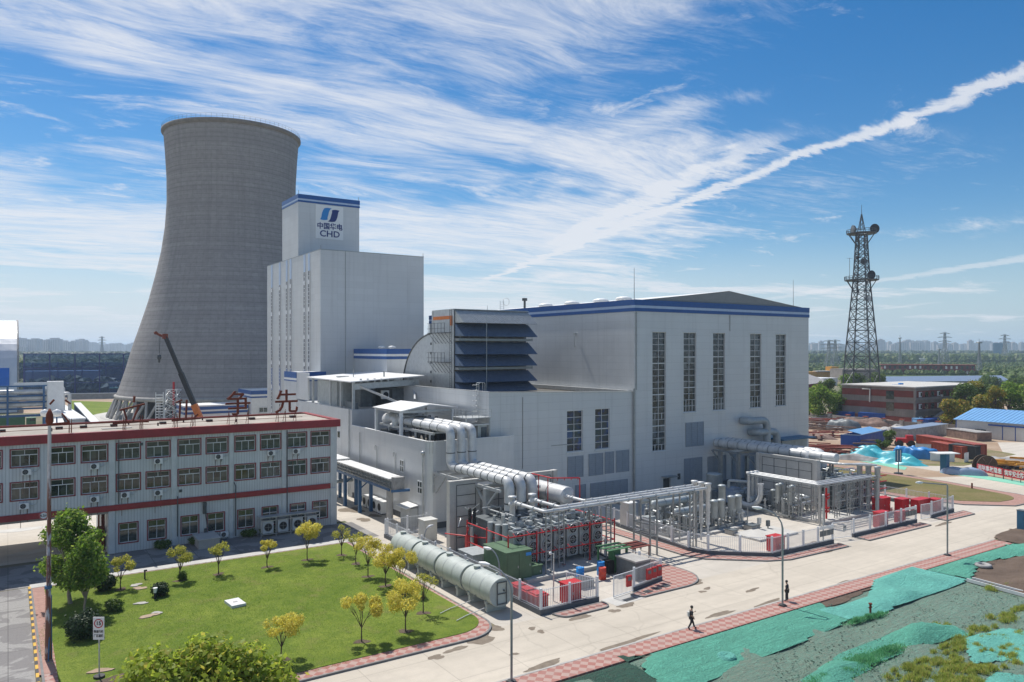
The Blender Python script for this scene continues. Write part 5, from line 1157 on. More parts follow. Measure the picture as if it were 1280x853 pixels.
transformer(92.2,100.0,60.0,69.0,'far power transformer hidden behind steel racks in the far yard', False, 5, (), (94.5,96,97.5))
# conservator vessels
def vessel(name, label, x, y0, y1, z, r, dome=True, mat='pipe_jacket'):
    t = thing(name, label, 'vessel', (x,y0,z)); mb = MB(); L = y1-y0
    mb.lathe([(0,-.12),(r*.6,-.08),(r*.95,-.01),(r,.08),(r,L-.08),(r*.95,L),(0,L+.1)], (x,y0,z), 26, 'y'); obj('shell', mb, mat, t)
    mb = MB(); mb.cyl((x,y0+L*.5-.06,z),(x,y0+L*.5+.06,z),r+.025,n=26); obj('band', mb, 'steel_grey', t)
    mb = MB()
    for y in (y0+L*.2, y0+L*.8):
        for s in (-.5,.5): mb.box(x+s*r-.1,x+s*r+.1,y-.1,y+.1,z-r-1.6,z-r*.7)
        mb.box(x-r*.7,x+r*.7,y-.12,y+.12,z-r-.1,z-r*.8)
    obj('support', mb, 'steel_grey', t); return t
vessel('conservator_tank', 'white horizontal cylinder above the near transformer beside the fire wall', 49.9, 64.3, 69.8, 6.35, .95)
vessel('conservator_tank', 'small white horizontal cylinder above the far transformer', 94.0, 61.6, 65.6, 7.2, .62)
# precast fire walls
def fire_wall(label, x0, x1, y, th, parts, ax='x'):
    t = thing('fire_wall', label, 'wall', ((x0, y, 0) if ax == 'x' else (y, x0, 0)))
    def bx(mb, a0, a1, b0, b1, z0, z1): (mb.box(a0,a1,b0,b1,z0,z1) if ax == 'x' else mb.box(b0,b1,a0,a1,z0,z1))
    for a, b, h in parts:
        mb = MB(); bx(mb, a, b, y-th/2, y+th/2, 0, h); obj('panel', mb, 'concrete_pale', t)
        mb = MB(); n = max(1, round((b-a)/2.4)); d = th/2+.02
        for s in (-1, 1):
            for k in range(n+1): u = a+.35+(b-a-.7)*k/n; bx(mb, u-.03, u+.03, y+s*d-.02, y+s*d+.02, .1, h-.35)
            for k in range(1, int(h/1.15)+1): bx(mb, a+.35, b-.35, y+s*d-.018, y+s*d+.018, h-.35-1.15*(k-1)-.03, h-.35-1.15*(k-1)+.03)
        obj('joint', mb, 'steel_dark', t)
        mb = MB(); bx(mb, a-.05, b+.05, y-th/2-.06, y+th/2+.06, h, h+.14); obj('coping', mb, 'concrete_pale', t)
    for u in (x0, x1): mb = MB(); bx(mb, u-.3, u+.3, y-.36, y+.36, 0, parts[0][2]+.16); obj('pillar', mb, 'concrete_pale', t)
fire_wall('tall grey panelled fire wall left of the near transformer', 40.2, 54.2, 72.6, .35, [(40.5,43.6,7.5),(43.6,49.0,6.6),(49.0,53.9,7.5)])
fire_wall('wide grey panelled fire wall left of the far transformer', 62.6, 72.0, 91.0, .35, [(62.9,71.7,6.9)], 'y')
# lattice towers carrying the tubular busbars
def rack_mesh(mb, x, y, h, w=.55, ax=(1,0), step=.75, t=.10):
    a = Vector((ax[0],ax[1],0))*w/2
    p = Vector((x,y,.3)); q = Vector((x,y,h)); mb.bar(p-a,q-a,t); mb.bar(p+a,q+a,t); n = int((h-.3)/step)
    for i in range(n): o = p+(q-p)*((i+.6)/n); mb.bar(o-a,o+a,t*.8)
def gantry():
    t = thing('busbar_gantry', 'three long parallel white busbar tubes on steel ladder racks across the yard', 'busbar', (54,60.2,0))
    Z = 6.35
    for y, xl, xr in ((59.2,43.1,65.8),(60.2,45.6,65.8),(61.2,49.6,65.8)):
        mb = MB(); mb.tube(bend([(xl,64.6,Z),(xl,y,Z),(xr,y,Z)],.3), .17, 12); p = obj('busbar_tube', mb, 'pipe_jacket', t)
        mb = MB()
        for k in range(12):
            x = xl+1+k*1.95
            if x < xr-.3: mb.cyl((x-.05,y,Z),(x+.05,y,Z),.24,n=12)
        mb.cyl((xl,63,Z),(xl,63.12,Z),.25,n=12); mb.cyl((xl,60.9,Z),(xl,61.0,Z),.25,n=12); pieces('flange', mb, 'steel_pale', p)
        mb = MB(); mb.lathe([(.3,4.3),(.3,6.0),(.42,6.05),(.42,6.25),(.3,6.3),(.3,6.75),(.45,6.8),(.45,6.95),(0,6.97)],(xl,64.8,0),14); mb.cyl((xl,64.7,Z),(xl,63.9,Z),.26,n=12); obj('bushing', mb, 'pipe_jacket', t)
        mb = MB(); mb.lathe([(.22,2.2),(.22,5.9),(.33,6.0),(.33,6.7),(.4,6.75),(.4,6.9),(0,6.92)],(xr+.1,y,0),14); mb.cyl((xr+.1,y,.25),(xr+.1,y,2.3),.12,n=8); obj('bushing', mb, 'pipe_jacket', t)
    for x, y0, y1, ax in ((43.5,59.1,None,(1,0)),(45.9,60.2,None,(1,0)),(50.6,61.4,None,(0,1)),(51.9,60.0,None,(1,0)),(53.0,61.3,None,(1,0))):
        mb = MB(); rack_mesh(mb, x, y0, Z-.15, .62, ax); obj('rack', mb, 'steel_grey', t)
    for x in (57.2, 63.2):
        mb = MB()
        for dx, dy in ((-.5,58.9),(.5,58.9),(-.5,61.4),(.5,61.4)): mb.bar((x+dx,dy,.1),(x+dx,dy,Z-.15),.15)
        for z in (2.2,3.4,Z-.2): mb.bar((x-.5,58.9,z),(x-.5,61.4,z),.12); mb.bar((x+.5,58.9,z),(x+.5,61.4,z),.12); mb.bar((x-.5,58.9,z),(x+.5,58.9,z),.12); mb.bar((x-.5,61.4,z),(x+.5,61.4,z),.12)
        if x > 60:
            for k in range(12): z = .6+k*.48; mb.bar((x-.5,58.9,z),(x,58.9,z+.24),.06)
            mb.bar((x,58.9,.1),(x,58.9,Z),.12)
        obj('rack', mb, 'steel_grey', t)
    mb = MB()
    for k in range(5): x = 50+k*.75; mb.box(x-.06,x+.06,61.6,61.72,.35,5.2)
    for z in (.9,2.0,3.2): mb.bar((50,61.7,z),(53,61.7,z),.08)
    obj('bracket_frame', mb, 'steel_grey', t)
    for x in (43.5,45.9,51,52.5,57.2,63.2):
        mb = MB(); mb.bar((x,58.8,Z-.24),(x,61.6,Z-.24),.12); obj('cross_beam', mb, 'steel_grey', t)
gantry()
# red fire spray pipework round a transformer
def spray(label, x0, x1, y0, y1, zs=(2.1,4.0), z_top=4.2, x_posts=()):
    t = thing('fire_spray_pipework', label, 'fire pipes', (x0,y0,.35)); n = 4
    for z in zs:
        mb = MB(); mb.tube(bend([(x0,y1,z),(x0,y0,z),(x1,y0,z),(x1,y1,z)],.2), .065, 8)
        for k in range(8):
            x = x0+(x1-x0)*(k+.5)/8; mb.cyl((x,y0,z),(x,y0+.35,z+.15),.035,n=6); mb.cyl((x,y0+.35,z+.15),(x,y0+.45,z+.19),.06,n=6)
        obj('ring_pipe', mb, 'fire_red', t)
    for x in x_posts or [x0+(x1-x0)*k/n for k in range(n+1)]:
        mb = MB(); mb.cyl((x,y0-.0,.35),(x,y0,z_top),.075,n=8); mb.cyl((x,y0,.35),(x,y0,.42),.16,n=8); obj('riser', mb, 'fire_red', t)
    mb = MB(); mb.cyl((x0,(y0+y1)/2,.35),(x0,(y0+y1)/2,z_top),.075,n=8); mb.cyl((x1,(y0+y1)/2,.35),(x1,(y0+y1)/2,z_top),.075,n=8); mb.cyl((x0,y1,.35),(x0,y1,z_top),.075,n=8); obj('riser', mb, 'fire_red', t)
    return t
spray('red fire spray pipes ringing the near transformer', 39.9, 53.3, 60.7, 68.5, (2.0,3.95))
t = thing('high_red_pipe', 'red pipe frame rising beside the white conservator cylinder', 'fire pipes', (49.0,70.5,0)); mb = MB()
mb.tube(bend([(48.2,68.6,3),(48.2,68.6,8.3),(48.2,65,8.3),(51.2,63.9,8.2),(51.2,63.9,5.0)],.15),.07,8)
for y in (67.3,65.6): mb.cyl((48.2,y,8.3),(48.2,y,5),.05,n=6)
for k in range(4): mb.cyl((48.9+k*.7,64.8-k*.28,8.3),(48.9+k*.7,64.8-k*.28,8.0),.04,n=6)
obj('pipe', mb, 'fire_red', t)
t = thing('red_valve_stand', 'cluster of bright red deluge valves beside the near fire wall', 'valve', (41.2,69.6,0)); mb = MB()
mb.box(40.6,42.6,69.4,70.2,.3,2.2); mb.tube([(39.8,68.5,2.6),(42.5,71.8,3.9)],.07,8); mb.tube([(39.2,72,2.2),(41.2,66.0,2.6),(43,66,2.6)],.07,8); obj('valve_box', mb, 'fire_red', t)
t = thing('red_valve_tree', 'red fire valve tree standing at the far rack', 'fire pipes', (87.2,57.9,.35)); mb = MB(); mb.cyl((87.2,58.6,.35),(87.2,58.6,4.3),.12,n=8)
for z in (1.3,1.7,3.0,3.4): mb.cyl((86.6,58.6,z),(87.8,58.6,z),.11,n=8); mb.cyl((87.2,58.6,z-.12),(87.2,58.6,z+.12),.28,n=10)
obj('pipe', mb, 'fire_red', t)
t = thing('red_sprinkler_frame', 'magenta red sprinkler frame at the right end of the far yard', 'fire pipes', (99.5,60,.35)); mb = MB()
for x in (100.2,100.8): mb.cyl((x,59.6,.35),(x,59.6,5.2),.09,n=8)
for z in (1.5,2.6,3.6,4.4): mb.cyl((99.8,59.6,z),(102.6,59.6,z),.08,n=8); mb.cyl((100.2,59.6,z),(100.2,63.5,z),.07,n=8)
obj('pipe', mb, 'fire_red', t)
# far gantry
def far_gantry():
    t = thing('far_busbar_gantry', 'corner frame of white busbar tubes and ladder racks in the far yard', 'busbar', (85,57.5,0)); Z = 5.1
    for k in range(3):
        o = k*.8; mb = MB(); mb.tube(bend([(84.2+o,68.2,Z),(84.2+o,57.6+o*.9,Z),(96.5+k*.3,57.6+o*.9,Z)],.3),.12,12); obj('busbar_tube', mb, 'pipe_jacket', t)
        mb = MB(); mb.tube(bend([(93+k*.2,64.5-k*.4,6.6),(93+k*.2,61.0-k*.5,6.6),(97.5,58.0+o,6.4)],.3),.15,10); obj('busbar_tube', mb, 'pipe_jacket', t)
        mb = MB(); mb.lathe([(.26,.4),(.26,4.9),(.36,5.0),(.36,6.0),(.42,6.05),(.42,6.3),(0,6.32)],(97.2,57.7+o*1.6,0),12); obj('bushing', mb, 'equipment_grey', t)
        mb = MB(); mb.lathe([(.22,1.2),(.22,4.9),(.34,5.0),(.34,5.3),(0,5.32)],(84.2+o,68.4,0),12); obj('bushing', mb, 'pipe_jacket', t)
    for i, (x, y, ax) in enumerate([(84.4,58.0,(1,0)),(85.3,59.3,(1,0)),(84.3,60.4,(0,1)),(84.6,62.6,(0,1)),(85.4,57.9,(0,1)),(88.6,58.2,(1,0)),(89.6,58.5,(1,0)),(91.2,58.1,(1,0)),(90.3,60,(0,1)),(92.6,58.5,(1,0)),(94.2,58.1,(1,0)),(95.1,59.6,(1,0)),(97.6,58.2,(1,0)),(96.6,60.8,(0,1))]):
        mb = MB(); rack_mesh(mb, x, y, Z-.1, .5, ax, .6, .09); obj('rack', mb, 'steel_grey', t)
    mb = MB()
    for z in (1.2,2.4,3.6): mb.bar((88.4,58.2,z),(97.8,58.2,z),.08); mb.bar((84.3,57.9,z),(84.3,63,z),.08)
    mb.bar((84,57.5,Z-.25),(97.8,57.5,Z-.25),.12); mb.bar((84,57.5,Z-.25),(84,68,Z-.25),.12); obj('tie_beam', mb, 'steel_grey', t)
    mb = MB(); mb.cyl((83.9,57.3,.2),(83.9,57.3,Z+.1),.12,n=10); obj('column', mb, 'concrete', t)
far_gantry()
def duct_c():
    t = thing('blue_grey_pipe_run', 'row of large blue grey pipes leaving the hall wall towards the far transformer', 'pipes', (95.4,75,7))
    for i, x in enumerate((95.4,96.9,98.4)):
        mb = MB(); mb.tube(bend([(x,83.9,6.95),(x,66.8-i*.0,6.95),(x,66.8,4.5)],.9),.66,18); p = obj('pipe', mb, 'pipe_jacket', t); mb = MB()
        for k in range(9): y = 67.8+k*1.9; mb.cyl((x,y-.06,6.95),(x,y+.06,6.95),.70,n=18)
        pieces('collar', mb, 'steel_grey', p)
    mb = MB()
    for y in (81.5,78,74.5): 
        for x in (93.6,99.9): mb.box(x-.25,x+.25,y-.25,y+.25,0,6.0)
        mb.bar((93.3,y,6.1),(100.2,y,6.1),.3,.3); mb.bar((93.6,y,4.2),(93.6,y+1.8,6),.2)
    mb.bar((93.6,83,6.0),(93.6,72.5,6.0),.25,.25); obj('support_frame', mb, 'steel_grey', t)
    t = thing('bent_vent_pipes', 'pair of fat grey pipes bending down from the hall wall', 'pipes', (104,83,8))
    for x0, x1, z in ((101.5,106.0,10.2),(103.6,108.6,8.2)):
        mb = MB(); mb.tube(bend([(x0,83.9,z),(x0,82.3,z),(x1,82.3,z),(x1,82.3,2.0)],1.5,7),.62,18); obj('pipe', mb, 'equipment_grey', t)
    t = thing('hall_wall_shelter', 'flat roofed shelter against the right end of the hall wall', 'canopy', (111,82,0)); mb = MB(); mb.box(108.8,117.5,81.0,83.99,6.6,6.8); obj('roof', mb, 'sign_blue', t); mb = MB(); mb.box(110,116.8,82.3,83.9,0,6.5); obj('enclosure', mb, 'equipment_grey', t)
duct_c()
# process skids full of small pipes, filters and valves
def skid(name, label, x0, x1, y0, y1, seed, tall, hz, n_f):
    t = thing(name, label, 'process skid', ((x0+x1)/2,(y0+y1)/2,.25)); r = random.Random(seed)
    mb = MB()
    for y in (y0+.3,y1-.3): mb.box(x0,x1,y-.12,y+.12,.25,.6)
    k = x0
    while k < x1: mb.box(k,k+.15,y0,y1,.3,.55); k += 1.6
    for x in [x0+i*(x1-x0)/5 for i in range(6)]: mb.bar((x,y0+.3,.5),(x,y0+.3,2.2),.1); mb.bar((x,y1-.3,.5),(x,y1-.3,2.6),.1)
    obj('frame', mb, 'steel_grey', t)
    for z, y, ra, a, b in hz:
        mb = MB(); mb.lathe([(0,-.2),(ra*.8,-.1),(ra,.05),(ra,b-a-.05),(ra*.8,b-a+.1),(0,b-a+.2)],(a,y,z),18,'x'); v = obj('vessel', mb, 'equipment_grey', t); mb = MB()
        for q in (.25,.75): x = a+(b-a)*q; mb.cyl((x-.05,y,z),(x+.05,y,z),ra+.05,n=18); mb.box(x-.12,x+.12,y-ra*.6,y+ra*.6,.3,z-ra*.6)
        obj('saddle', mb, 'steel_grey', v)
    for x, y, z0, z1, ra in tall:
        mb = MB(); mb.lathe([(0,z0-.15),(ra*.8,z0-.05),(ra,z0+.1),(ra,z1-.12),(ra*1.15,z1-.1),(ra*1.15,z1),(ra*.7,z1+.12),(0,z1+.18)],(x,y,0),14); f = obj('filter', mb, 'equipment_grey', t); mb = MB()
        for dx, dy in ((-.7,-.7),(.7,-.7),(.7,.7),(-.7,.7)): mb.bar((x+dx*ra,y+dy*ra,.25),(x+dx*ra,y+dy*ra,z0+.2),.07)
        obj('leg', mb, 'steel_grey', f)
    mb = MB()
    for _ in range(n_f):
        x = r.uniform(x0+.5,x1-.5); y = r.uniform(y0+.4,y1-.4); z = r.uniform(.8,2.4); ax = r.random(); L = r.uniform(.8,2.8); ra = r.choice((.07,.09,.13,.16))
        if ax < .4: pts = [(x,y,.4),(x,y,z),(min(x+L,x1-.2),y,z)]
        elif ax < .7: pts = [(x,y,z-.6),(x,y,z),(x,min(y+L,y1-.2),z),(x,min(y+L,y1-.2),.4)]
        else: pts = [(x,y,.4),(x,y,z+.3)]
        mb.tube(bend(pts,.2,3), ra, 8); q = pts[-1]; mb.cyl((x,y,z-.05),(x,y,z+.05),ra*1.9,n=8)
    obj('pipework', mb, 'steel_pale', t); mb = MB()
    for _ in range(n_f//2):
        x = r.uniform(x0+.5,x1-.5); y = r.uniform(y0+.4,y1-.4); z = r.uniform(1.2,2.6); mb.cyl((x,y,z-.5),(x,y,z),.05,n=6); mb.ring((x,y,z),(0,0,1) if r.random() < .5 else (0,1,0),.17,.03,8); mb.box(x-.12,x+.12,y-.12,y+.12,z-.6,z-.35)
    obj('valve', mb, 'equipment_dark', t); return t
skid('gas_treatment_skid', 'dense skid of grey pipes, vessels and filters in the middle yard', 63.6,77.2,62.6,71.2,11,
     [(71.6,63.3,1.5,3.6,.42),(72.7,63.2,1.5,3.6,.42),(75.0,63.6,1.4,3.7,.42),(76.2,63.5,1.4,3.7,.42),(74.0,66.5,2.6,4.4,.45),(77.0,66.8,2.6,4.4,.45),(66.6,63.4,.6,2.3,.3),(67.4,63.4,.6,2.3,.3),(68.2,63.4,.6,2.3,.3)],
     [(3.4,69.0,.42,65.0,75.0),(3.2,67.3,.45,65.2,72.6),(2.6,64.6,.42,66.2,71.4),(3.6,70.5,.35,74.5,77)], 120)
t = thing('control_cabinet', 'pale cabinet standing at the left end of the middle yard skid', 'cabinet', (63.2,69.5,0)); mb = MB(); mb.box(62.9,64.1,69.0,70.6,.2,3.2); obj('body', mb, 'pale_cloth', t); mb = MB(); mb.box(62.8,64.2,68.9,70.7,3.2,3.3); obj('top', mb, 'white_paint', t)
t = thing('control_cabinet', 'low grey cabinet beside the middle yard skid', 'cabinet', (65,67.8,0)); mb = MB(); mb.box(63.7,65.2,66.6,67.6,.2,1.9); obj('body', mb, 'equipment_grey', t); mb = MB(); mb.box(63.8,65.1,66.55,66.6,.4,1.7); obj('door', mb, 'steel_pale', t)
skid('oil_skid', 'crowded skid of pumps, pipes and filters left of the far fire wall', 84.0,90.0,61.5,72.5,23,
     [(84.9,62.4,1.7,4.1,.33),(85.8,62.6,1.7,4.1,.33),(84.9,64.2,1.7,4.1,.33),(85.8,64.4,1.7,4.1,.33),(86.6,66.2,.6,2.9,.36)],
     [(1.7,71.0,.6,84.3,87.5),(1.5,68.4,.5,84.3,87.0)], 90)
t = thing('elbow_duct', 'white S shaped duct rising from the oil skid', 'pipe', (84.5,66.5,.4)); mb = MB(); mb.tube(bend([(84.2,70.5,.8),(84.2,67.6,.8),(84.2,66.4,2.0),(84.2,66.4,3.9)],.7),.34,14); mb.cyl((84.2,66.4,3.8),(84.2,66.4,4.0),.42,n=14); obj('duct', mb, 'pipe_jacket', t)
t = thing('pump_box', 'grey boxed pump at the left end of the oil skid', 'pump', (84.8,72.6,0)); mb = MB(); mb.box(84.0,86.2,70.6,73.0,.3,2.2); mb.box(84.4,85.8,71,72.6,2.2,2.6); obj('casing', mb, 'duct_blue', t); mb = MB(); mb.tube(bend([(84.4,72,2.6),(84.4,72,3.6),(86,69,3.6),(86,69,2.8)],.3),.22,10); obj('pipe', mb, 'equipment_grey', t)
t = thing('vertical_drum', 'wide upright grey drum in the hall shadow', 'tank', (84,77,0)); mb = MB(); mb.lathe([(1.1,0),(1.1,3.6),(1.15,3.65),(.9,3.8),(0,3.85)],(86.6,76.6,0),20); obj('shell', mb, 'equipment_grey', t); mb = MB(); mb.lathe([(1.13,1.7),(1.13,1.85)],(86.6,76.6,0),20); obj('band', mb, 'steel_grey', t)
t = thing('dark_vertical_cabinet', 'dark grey cabinet beside the oil skid in the hall shadow', 'cabinet', (85,74.6,0)); mb = MB(); mb.box(84.2,85.9,74,75.2,.1,1.7); obj('body', mb, 'equipment_dark', t); mb = MB(); mb.box(84.3,85.0,73.95,74,.2,1.6); obj('door', mb, 'steel_grey', t)
for i, (px, py, h, l) in enumerate([(949,664,1.6,'grey instrument post standing on the small concrete pad'),(960,663,1.2,'short dark post right of the instrument post')]):
    x, y = g(px, py); t = thing('instrument_post', l, 'post', (x,y,0)); mb = MB(); mb.bar((x,y,0),(x,y,h),.12); obj('post', mb, 'steel_grey', t); mb = MB(); mb.box(x-.22,x+.22,y-.15,y+.15,h-.7,h); obj('box', mb, 'equipment_dark' if i else 'steel_pale', t)
for i, (px, py, w) in enumerate([(940,662,1.6),(914,668,.9)]):
    x, y = g(px, py); t = thing('concrete_block', ('larger' if i == 0 else 'smaller')+' dark capped concrete block beside the middle yard skid', 'block', (x,y,0)); mb = MB(); mb.box(x-w/2,x+w/2,y-.6,y+.6,.05,.55); obj('body', mb, 'concrete', t); mb = MB(); mb.box(x-w/2-.06,x+w/2+.06,y-.66,y+.66,.55,.63); obj('cap', mb, 'equipment_dark', t)

# fences
def fence(label, pts, wall=True, H=2.15, sp=3.0, skip=None):
    t = thing('yard_fence', label, 'fence', (*pts[0],0), 'white railing fences round the plant yards')
    L0 = .45 if wall else .12
    mw, mr = MB(), MB(); posts = []
    for (ax, ay), (bx, by) in zip(pts, pts[1:]):
        d = hypot(bx-ax, by-ay); ux, uy = (bx-ax)/d, (by-ay)/d
        if wall: mw.bar((ax-ux*.12,ay-uy*.12,L0/2+.01),(bx+ux*.12,by+uy*.12,L0/2+.01),.28,L0)
        n = max(1, round(d/sp))
        for k in range(n+1):
            p = (round(ax+ux*d*k/n,3), round(ay+uy*d*k/n,3))
            if p not in posts: posts.append(p)
        for z in (L0+.12, H-.12): mr.bar((ax,ay,z),(bx,by,z),.035,.045)
        m = int(d/.19)
        for k in range(1, m): q = k/m; mr.bar((ax+(bx-ax)*q,ay+(by-ay)*q,L0+.05),(ax+(bx-ax)*q,ay+(by-ay)*q,H),.022)
    if wall: obj('low_wall', mw, 'plinth', t)
    obj('railing', mr, 'fence_white', t)
    for x, y in posts: mb = MB(); mb.box(x-.09,x+.09,y-.09,y+.09,0.01,H+.08); obj('post', mb, 'fence_white', t)
    return t
fence('white railing fence on a dark kerb wall beside the long green tanks', [(36.75,82),(36.75,51.0),(42.8,51.0)])
fence('white railing fence across the far end of the green tanks', [(37.1,82.2),(42.2,82.2)], False)
fence('white railing fence carrying red fire boxes at the rounded pad', [(47.4,51.3),(51.6,52.2),(51.6,58.0),(52.8,66),(54.6,78)])
fence('white railing fence along the paver strip round the middle yard', [(63.6,84),(63.2,72),(61.7,58.2),(62.4,56.0),(67.4,51.7),(77.9,51.6)])
fence('white railing fence with the red crates behind it at the far yard', [(82.5,51.9),(96.0,51.9)])
fence('white railing fence round the far right corner of the yard', [(100.4,52.2),(106.6,52.6),(106.6,78)])
def gate(label, p, q, H=1.95):
    t = thing('yard_gate', label, 'gate', (*p,0)); mb = MB()
    for z in (.15,H): mb.bar((*p,z),(*q,z),.06)
    for a in (p, q): mb.bar((*a,.1),(*a,H),.07)
    obj('frame', mb, 'fence_white', t); mb = MB(); d = hypot(q[0]-p[0], q[1]-p[1]); n = int(d/.17)
    for k in range(1,n): u = k/n; mb.bar((p[0]+(q[0]-p[0])*u,p[1]+(q[1]-p[1])*u,.15),(p[0]+(q[0]-p[0])*u,p[1]+(q[1]-p[1])*u,H),.03)
    obj('bars', mb, 'fence_white', t); return t
gate('open white gate leaf left of the red fire boxes', (44.6,50.9), (47.2,51.25)); gate('white gate leaf folded inside the transformer yard entrance', (42.9,51.1), (41.9,54.2))
gate('white gate leaf with a small notice at the far yard entrance', (79.4,52.6), (82.2,52.0)); gate('white gate leaf standing at the last yard entrance', (98.2,52.4), (100.2,52.2))
for i, (x, y, l) in enumerate([(76.6,51.45,'row of small dark notice plates on the white fence left of the gate'),(94.6,51.75,'row of dark notice plates on the fence near the red crates')]):
    t = thing('notice_plates', l, 'sign', (x,y,1.2))
    mb = MB(); mb.box(x-1.3,x+1.3,y-.04,y,1.9,2.2); obj('header_board', mb, 'white_paint', t)
    for k in range(4): mb = MB(); mb.box(x-1.25+k*.65,x-.68+k*.65,y-.04,y,1.1,1.72); obj('plate', mb, 'equipment_dark', t)
x, y = 81.0, 52.1; t = thing('gate_notice', 'small pale notice hung on the far yard gate', 'sign', (x,y,1)); mb = MB(); mb.box(x-.3,x+.3,y-.04,y,.9,1.6); obj('plate', mb, 'pale_cloth', t); mb = MB(); mb.box(x-.22,x+.22,y-.05,y-.04,1.3,1.45); obj('print', mb, 'equipment_dark', t)
for k in range(4):
    x = 48.0+k*.82 if k else 46.4; y = 51.3+(x-47.4)*.214-.22; l = ('single red fire box on the open gate leaf', 'left red fire box of three on the fence by the rounded pad', 'middle red fire box of three on the fence by the rounded pad', 'right red fire box of three on the fence by the rounded pad')[k]
    if k == 0: y = 51.0
    x += .5 if k else 0; y = y+.1 if k else y
    t = thing('fire_box', l, 'fire box', (x,y,1), 'red fire boxes on the fence'); mb = MB(); mb.box(x-.28,x+.28,y-.2,y-.02,.75,1.75); obj('case', mb, 'box_red', t); mb = MB(); mb.box(x-.18,x+.18,y-.215,y-.2,1.3,1.6); obj('window', mb, 'equipment_dark', t)

# green horizontal tanks
def tanks():
    for k, l in enumerate(('nearest pale green horizontal tank with framed end door beside the lawn','second nearest pale green horizontal tank of the row beside the lawn','third pale green horizontal tank from the road in the row','farthest pale green horizontal tank of the row beside the lawn')):
        y0 = 53.2+k*4.95; x, z, r, L = 34.3, 1.72, 1.2, 4.6
        t = thing('horizontal_tank', l, 'tank', (x,y0,0), 'pale green tanks beside the lawn'); mb = MB()
        mb.lathe([(0,0.0),(r-.06,0.0),(r-.02,-.02),(r,.05),(r,L-.05),(r-.02,L+.02),(r-.06,L),(0,L)],(x,y0,z),40,'y'); obj('shell', mb, 'tank_green', t)
        mb = MB(); mb.cyl((x-.1,y0+L-.8,z+r-.05),(x-.1,y0+L-.8,z+r+.14),.28,n=16); mb.cyl((x-.1,y0+L-.8,z+r+.14),(x-.1,y0+L-.8,z+r+.2),.34,n=16); mb.cyl((x+.3,y0+1.2,z+r-.05),(x+.3,y0+1.2,z+r+.12),.1,n=8); obj('manhole', mb, 'tank_green', t)
        mb = MB()
        for q in (1.55,3.2): mb.lathe([(r+.008,-.03),(r+.008,.03)],(x,y0+q,z),40,'y')
        for q in (.9,2.6,3.9): mb.cyl((x-r*.80,y0+q,z-r*.62),(x-r*.93,y0+q,z-r*.66),.06,n=6)
        obj('seam', mb, 'steel_grey', t)
        for q in (.9, L-.9): mb = MB(); mb.box(x-.95,x+.95,y0+q-.14,y0+q+.14,.02,.75); mb.box(x-1.05,x-.75,y0+q-.14,y0+q+.14,.7,1.0); mb.box(x+.75,x+1.05,y0+q-.14,y0+q+.14,.7,1.0); obj('saddle', mb, 'tank_green', t)
        if k == 0:
            mb = MB(); yy = y0-.05
            for dx in (-.45,.45): mb.box(x+dx-.04,x+dx+.04,yy-.04,yy,.75,2.65)
            for zz in (.8,1.65,2.6): mb.box(x-.45,x+.45,yy-.045,yy,zz-.04,zz+.04)
            mb.cyl((x+.2,yy-.1,1.9),(x+.2,yy,1.9),.08,n=8); obj('end_door', mb, 'steel_dark', t)
    for i, (y, x0) in enumerate(((56.4,29.7),(54.2,30.0))):
        t = thing('drain_hose', ('upper' if i == 0 else 'lower')+' thin pale pipe lying on the lawn from the nearest tank', 'pipe', (x0,y,.2)); mb = MB(); mb.tube([(x0,y-1.0,.24),(x0+1.3,y-.4,.24),(33.5,y,.4)],.035,6); tag(t); obj('pipe', mb, 'pipe_jacket', t)
tanks()
# kiosks, boxes, barrels
def cabinet(name, label, x0, x1, y0, y1, h, mat, cat='cabinet', z0=.12, doors=2, cap=.08, group=None):
    t = thing(name, label, cat, ((x0+x1)/2,(y0+y1)/2,0), group); mb = MB(); mb.box(x0,x1,y0,y1,z0,h); obj('body', mb, mat, t)
    mb = MB(); mb.box(x0-cap,x1+cap,y0-cap,y1+cap,h,h+.08); mb.box(x0+.1,x1-.1,y0+.1,y1-.1,.01,z0); obj('lid', mb, mat, t)
    for k in range(doors): a = x0+.1+(x1-x0-.2)*k/doors; b = x0+.1+(x1-x0-.2)*(k+1)/doors-.05; mb = MB(); mb.box(a,b,y0-.03,y0,z0+.15,h-.15); d = obj('door', mb, mat, t); mb = MB(); mb.box(b-.12,b-.06,y0-.06,y0-.03,(h+z0)/2-.1,(h+z0)/2+.1); obj('handle', mb, 'steel_pale', d)
    return t
cabinet('green_kiosk', 'big dark green steel kiosk behind the fence corner', 38.7, 41.6, 59.2, 63.2, 2.95, 'kiosk_green')
x = 41.3; mb = MB(); mb.box(40.9,41.5,59.14,59.17,2.45,2.75); k_ = bpy.data.objects['green_kiosk']; obj('blue_plate', mb, 'barrel_blue', k_)
cabinet('green_box', 'small dark green box right of the big kiosk', 41.75, 42.95, 59.4, 60.4, 1.2, 'kiosk_green', 'box', .1, 1)
cabinet('grey_kiosk', 'pale grey kiosk on a grated base left of the green kiosk', 37.7, 39.9, 63.6, 66.4, 1.9, 'equipment_grey', 'cabinet', .3)
cabinet('pale_cabinet', 'pale square cabinet behind the left fire wall', 39.6, 41.2, 77.6, 79.2, 2.4, 'pale_cloth', 'cabinet', .1, 1)
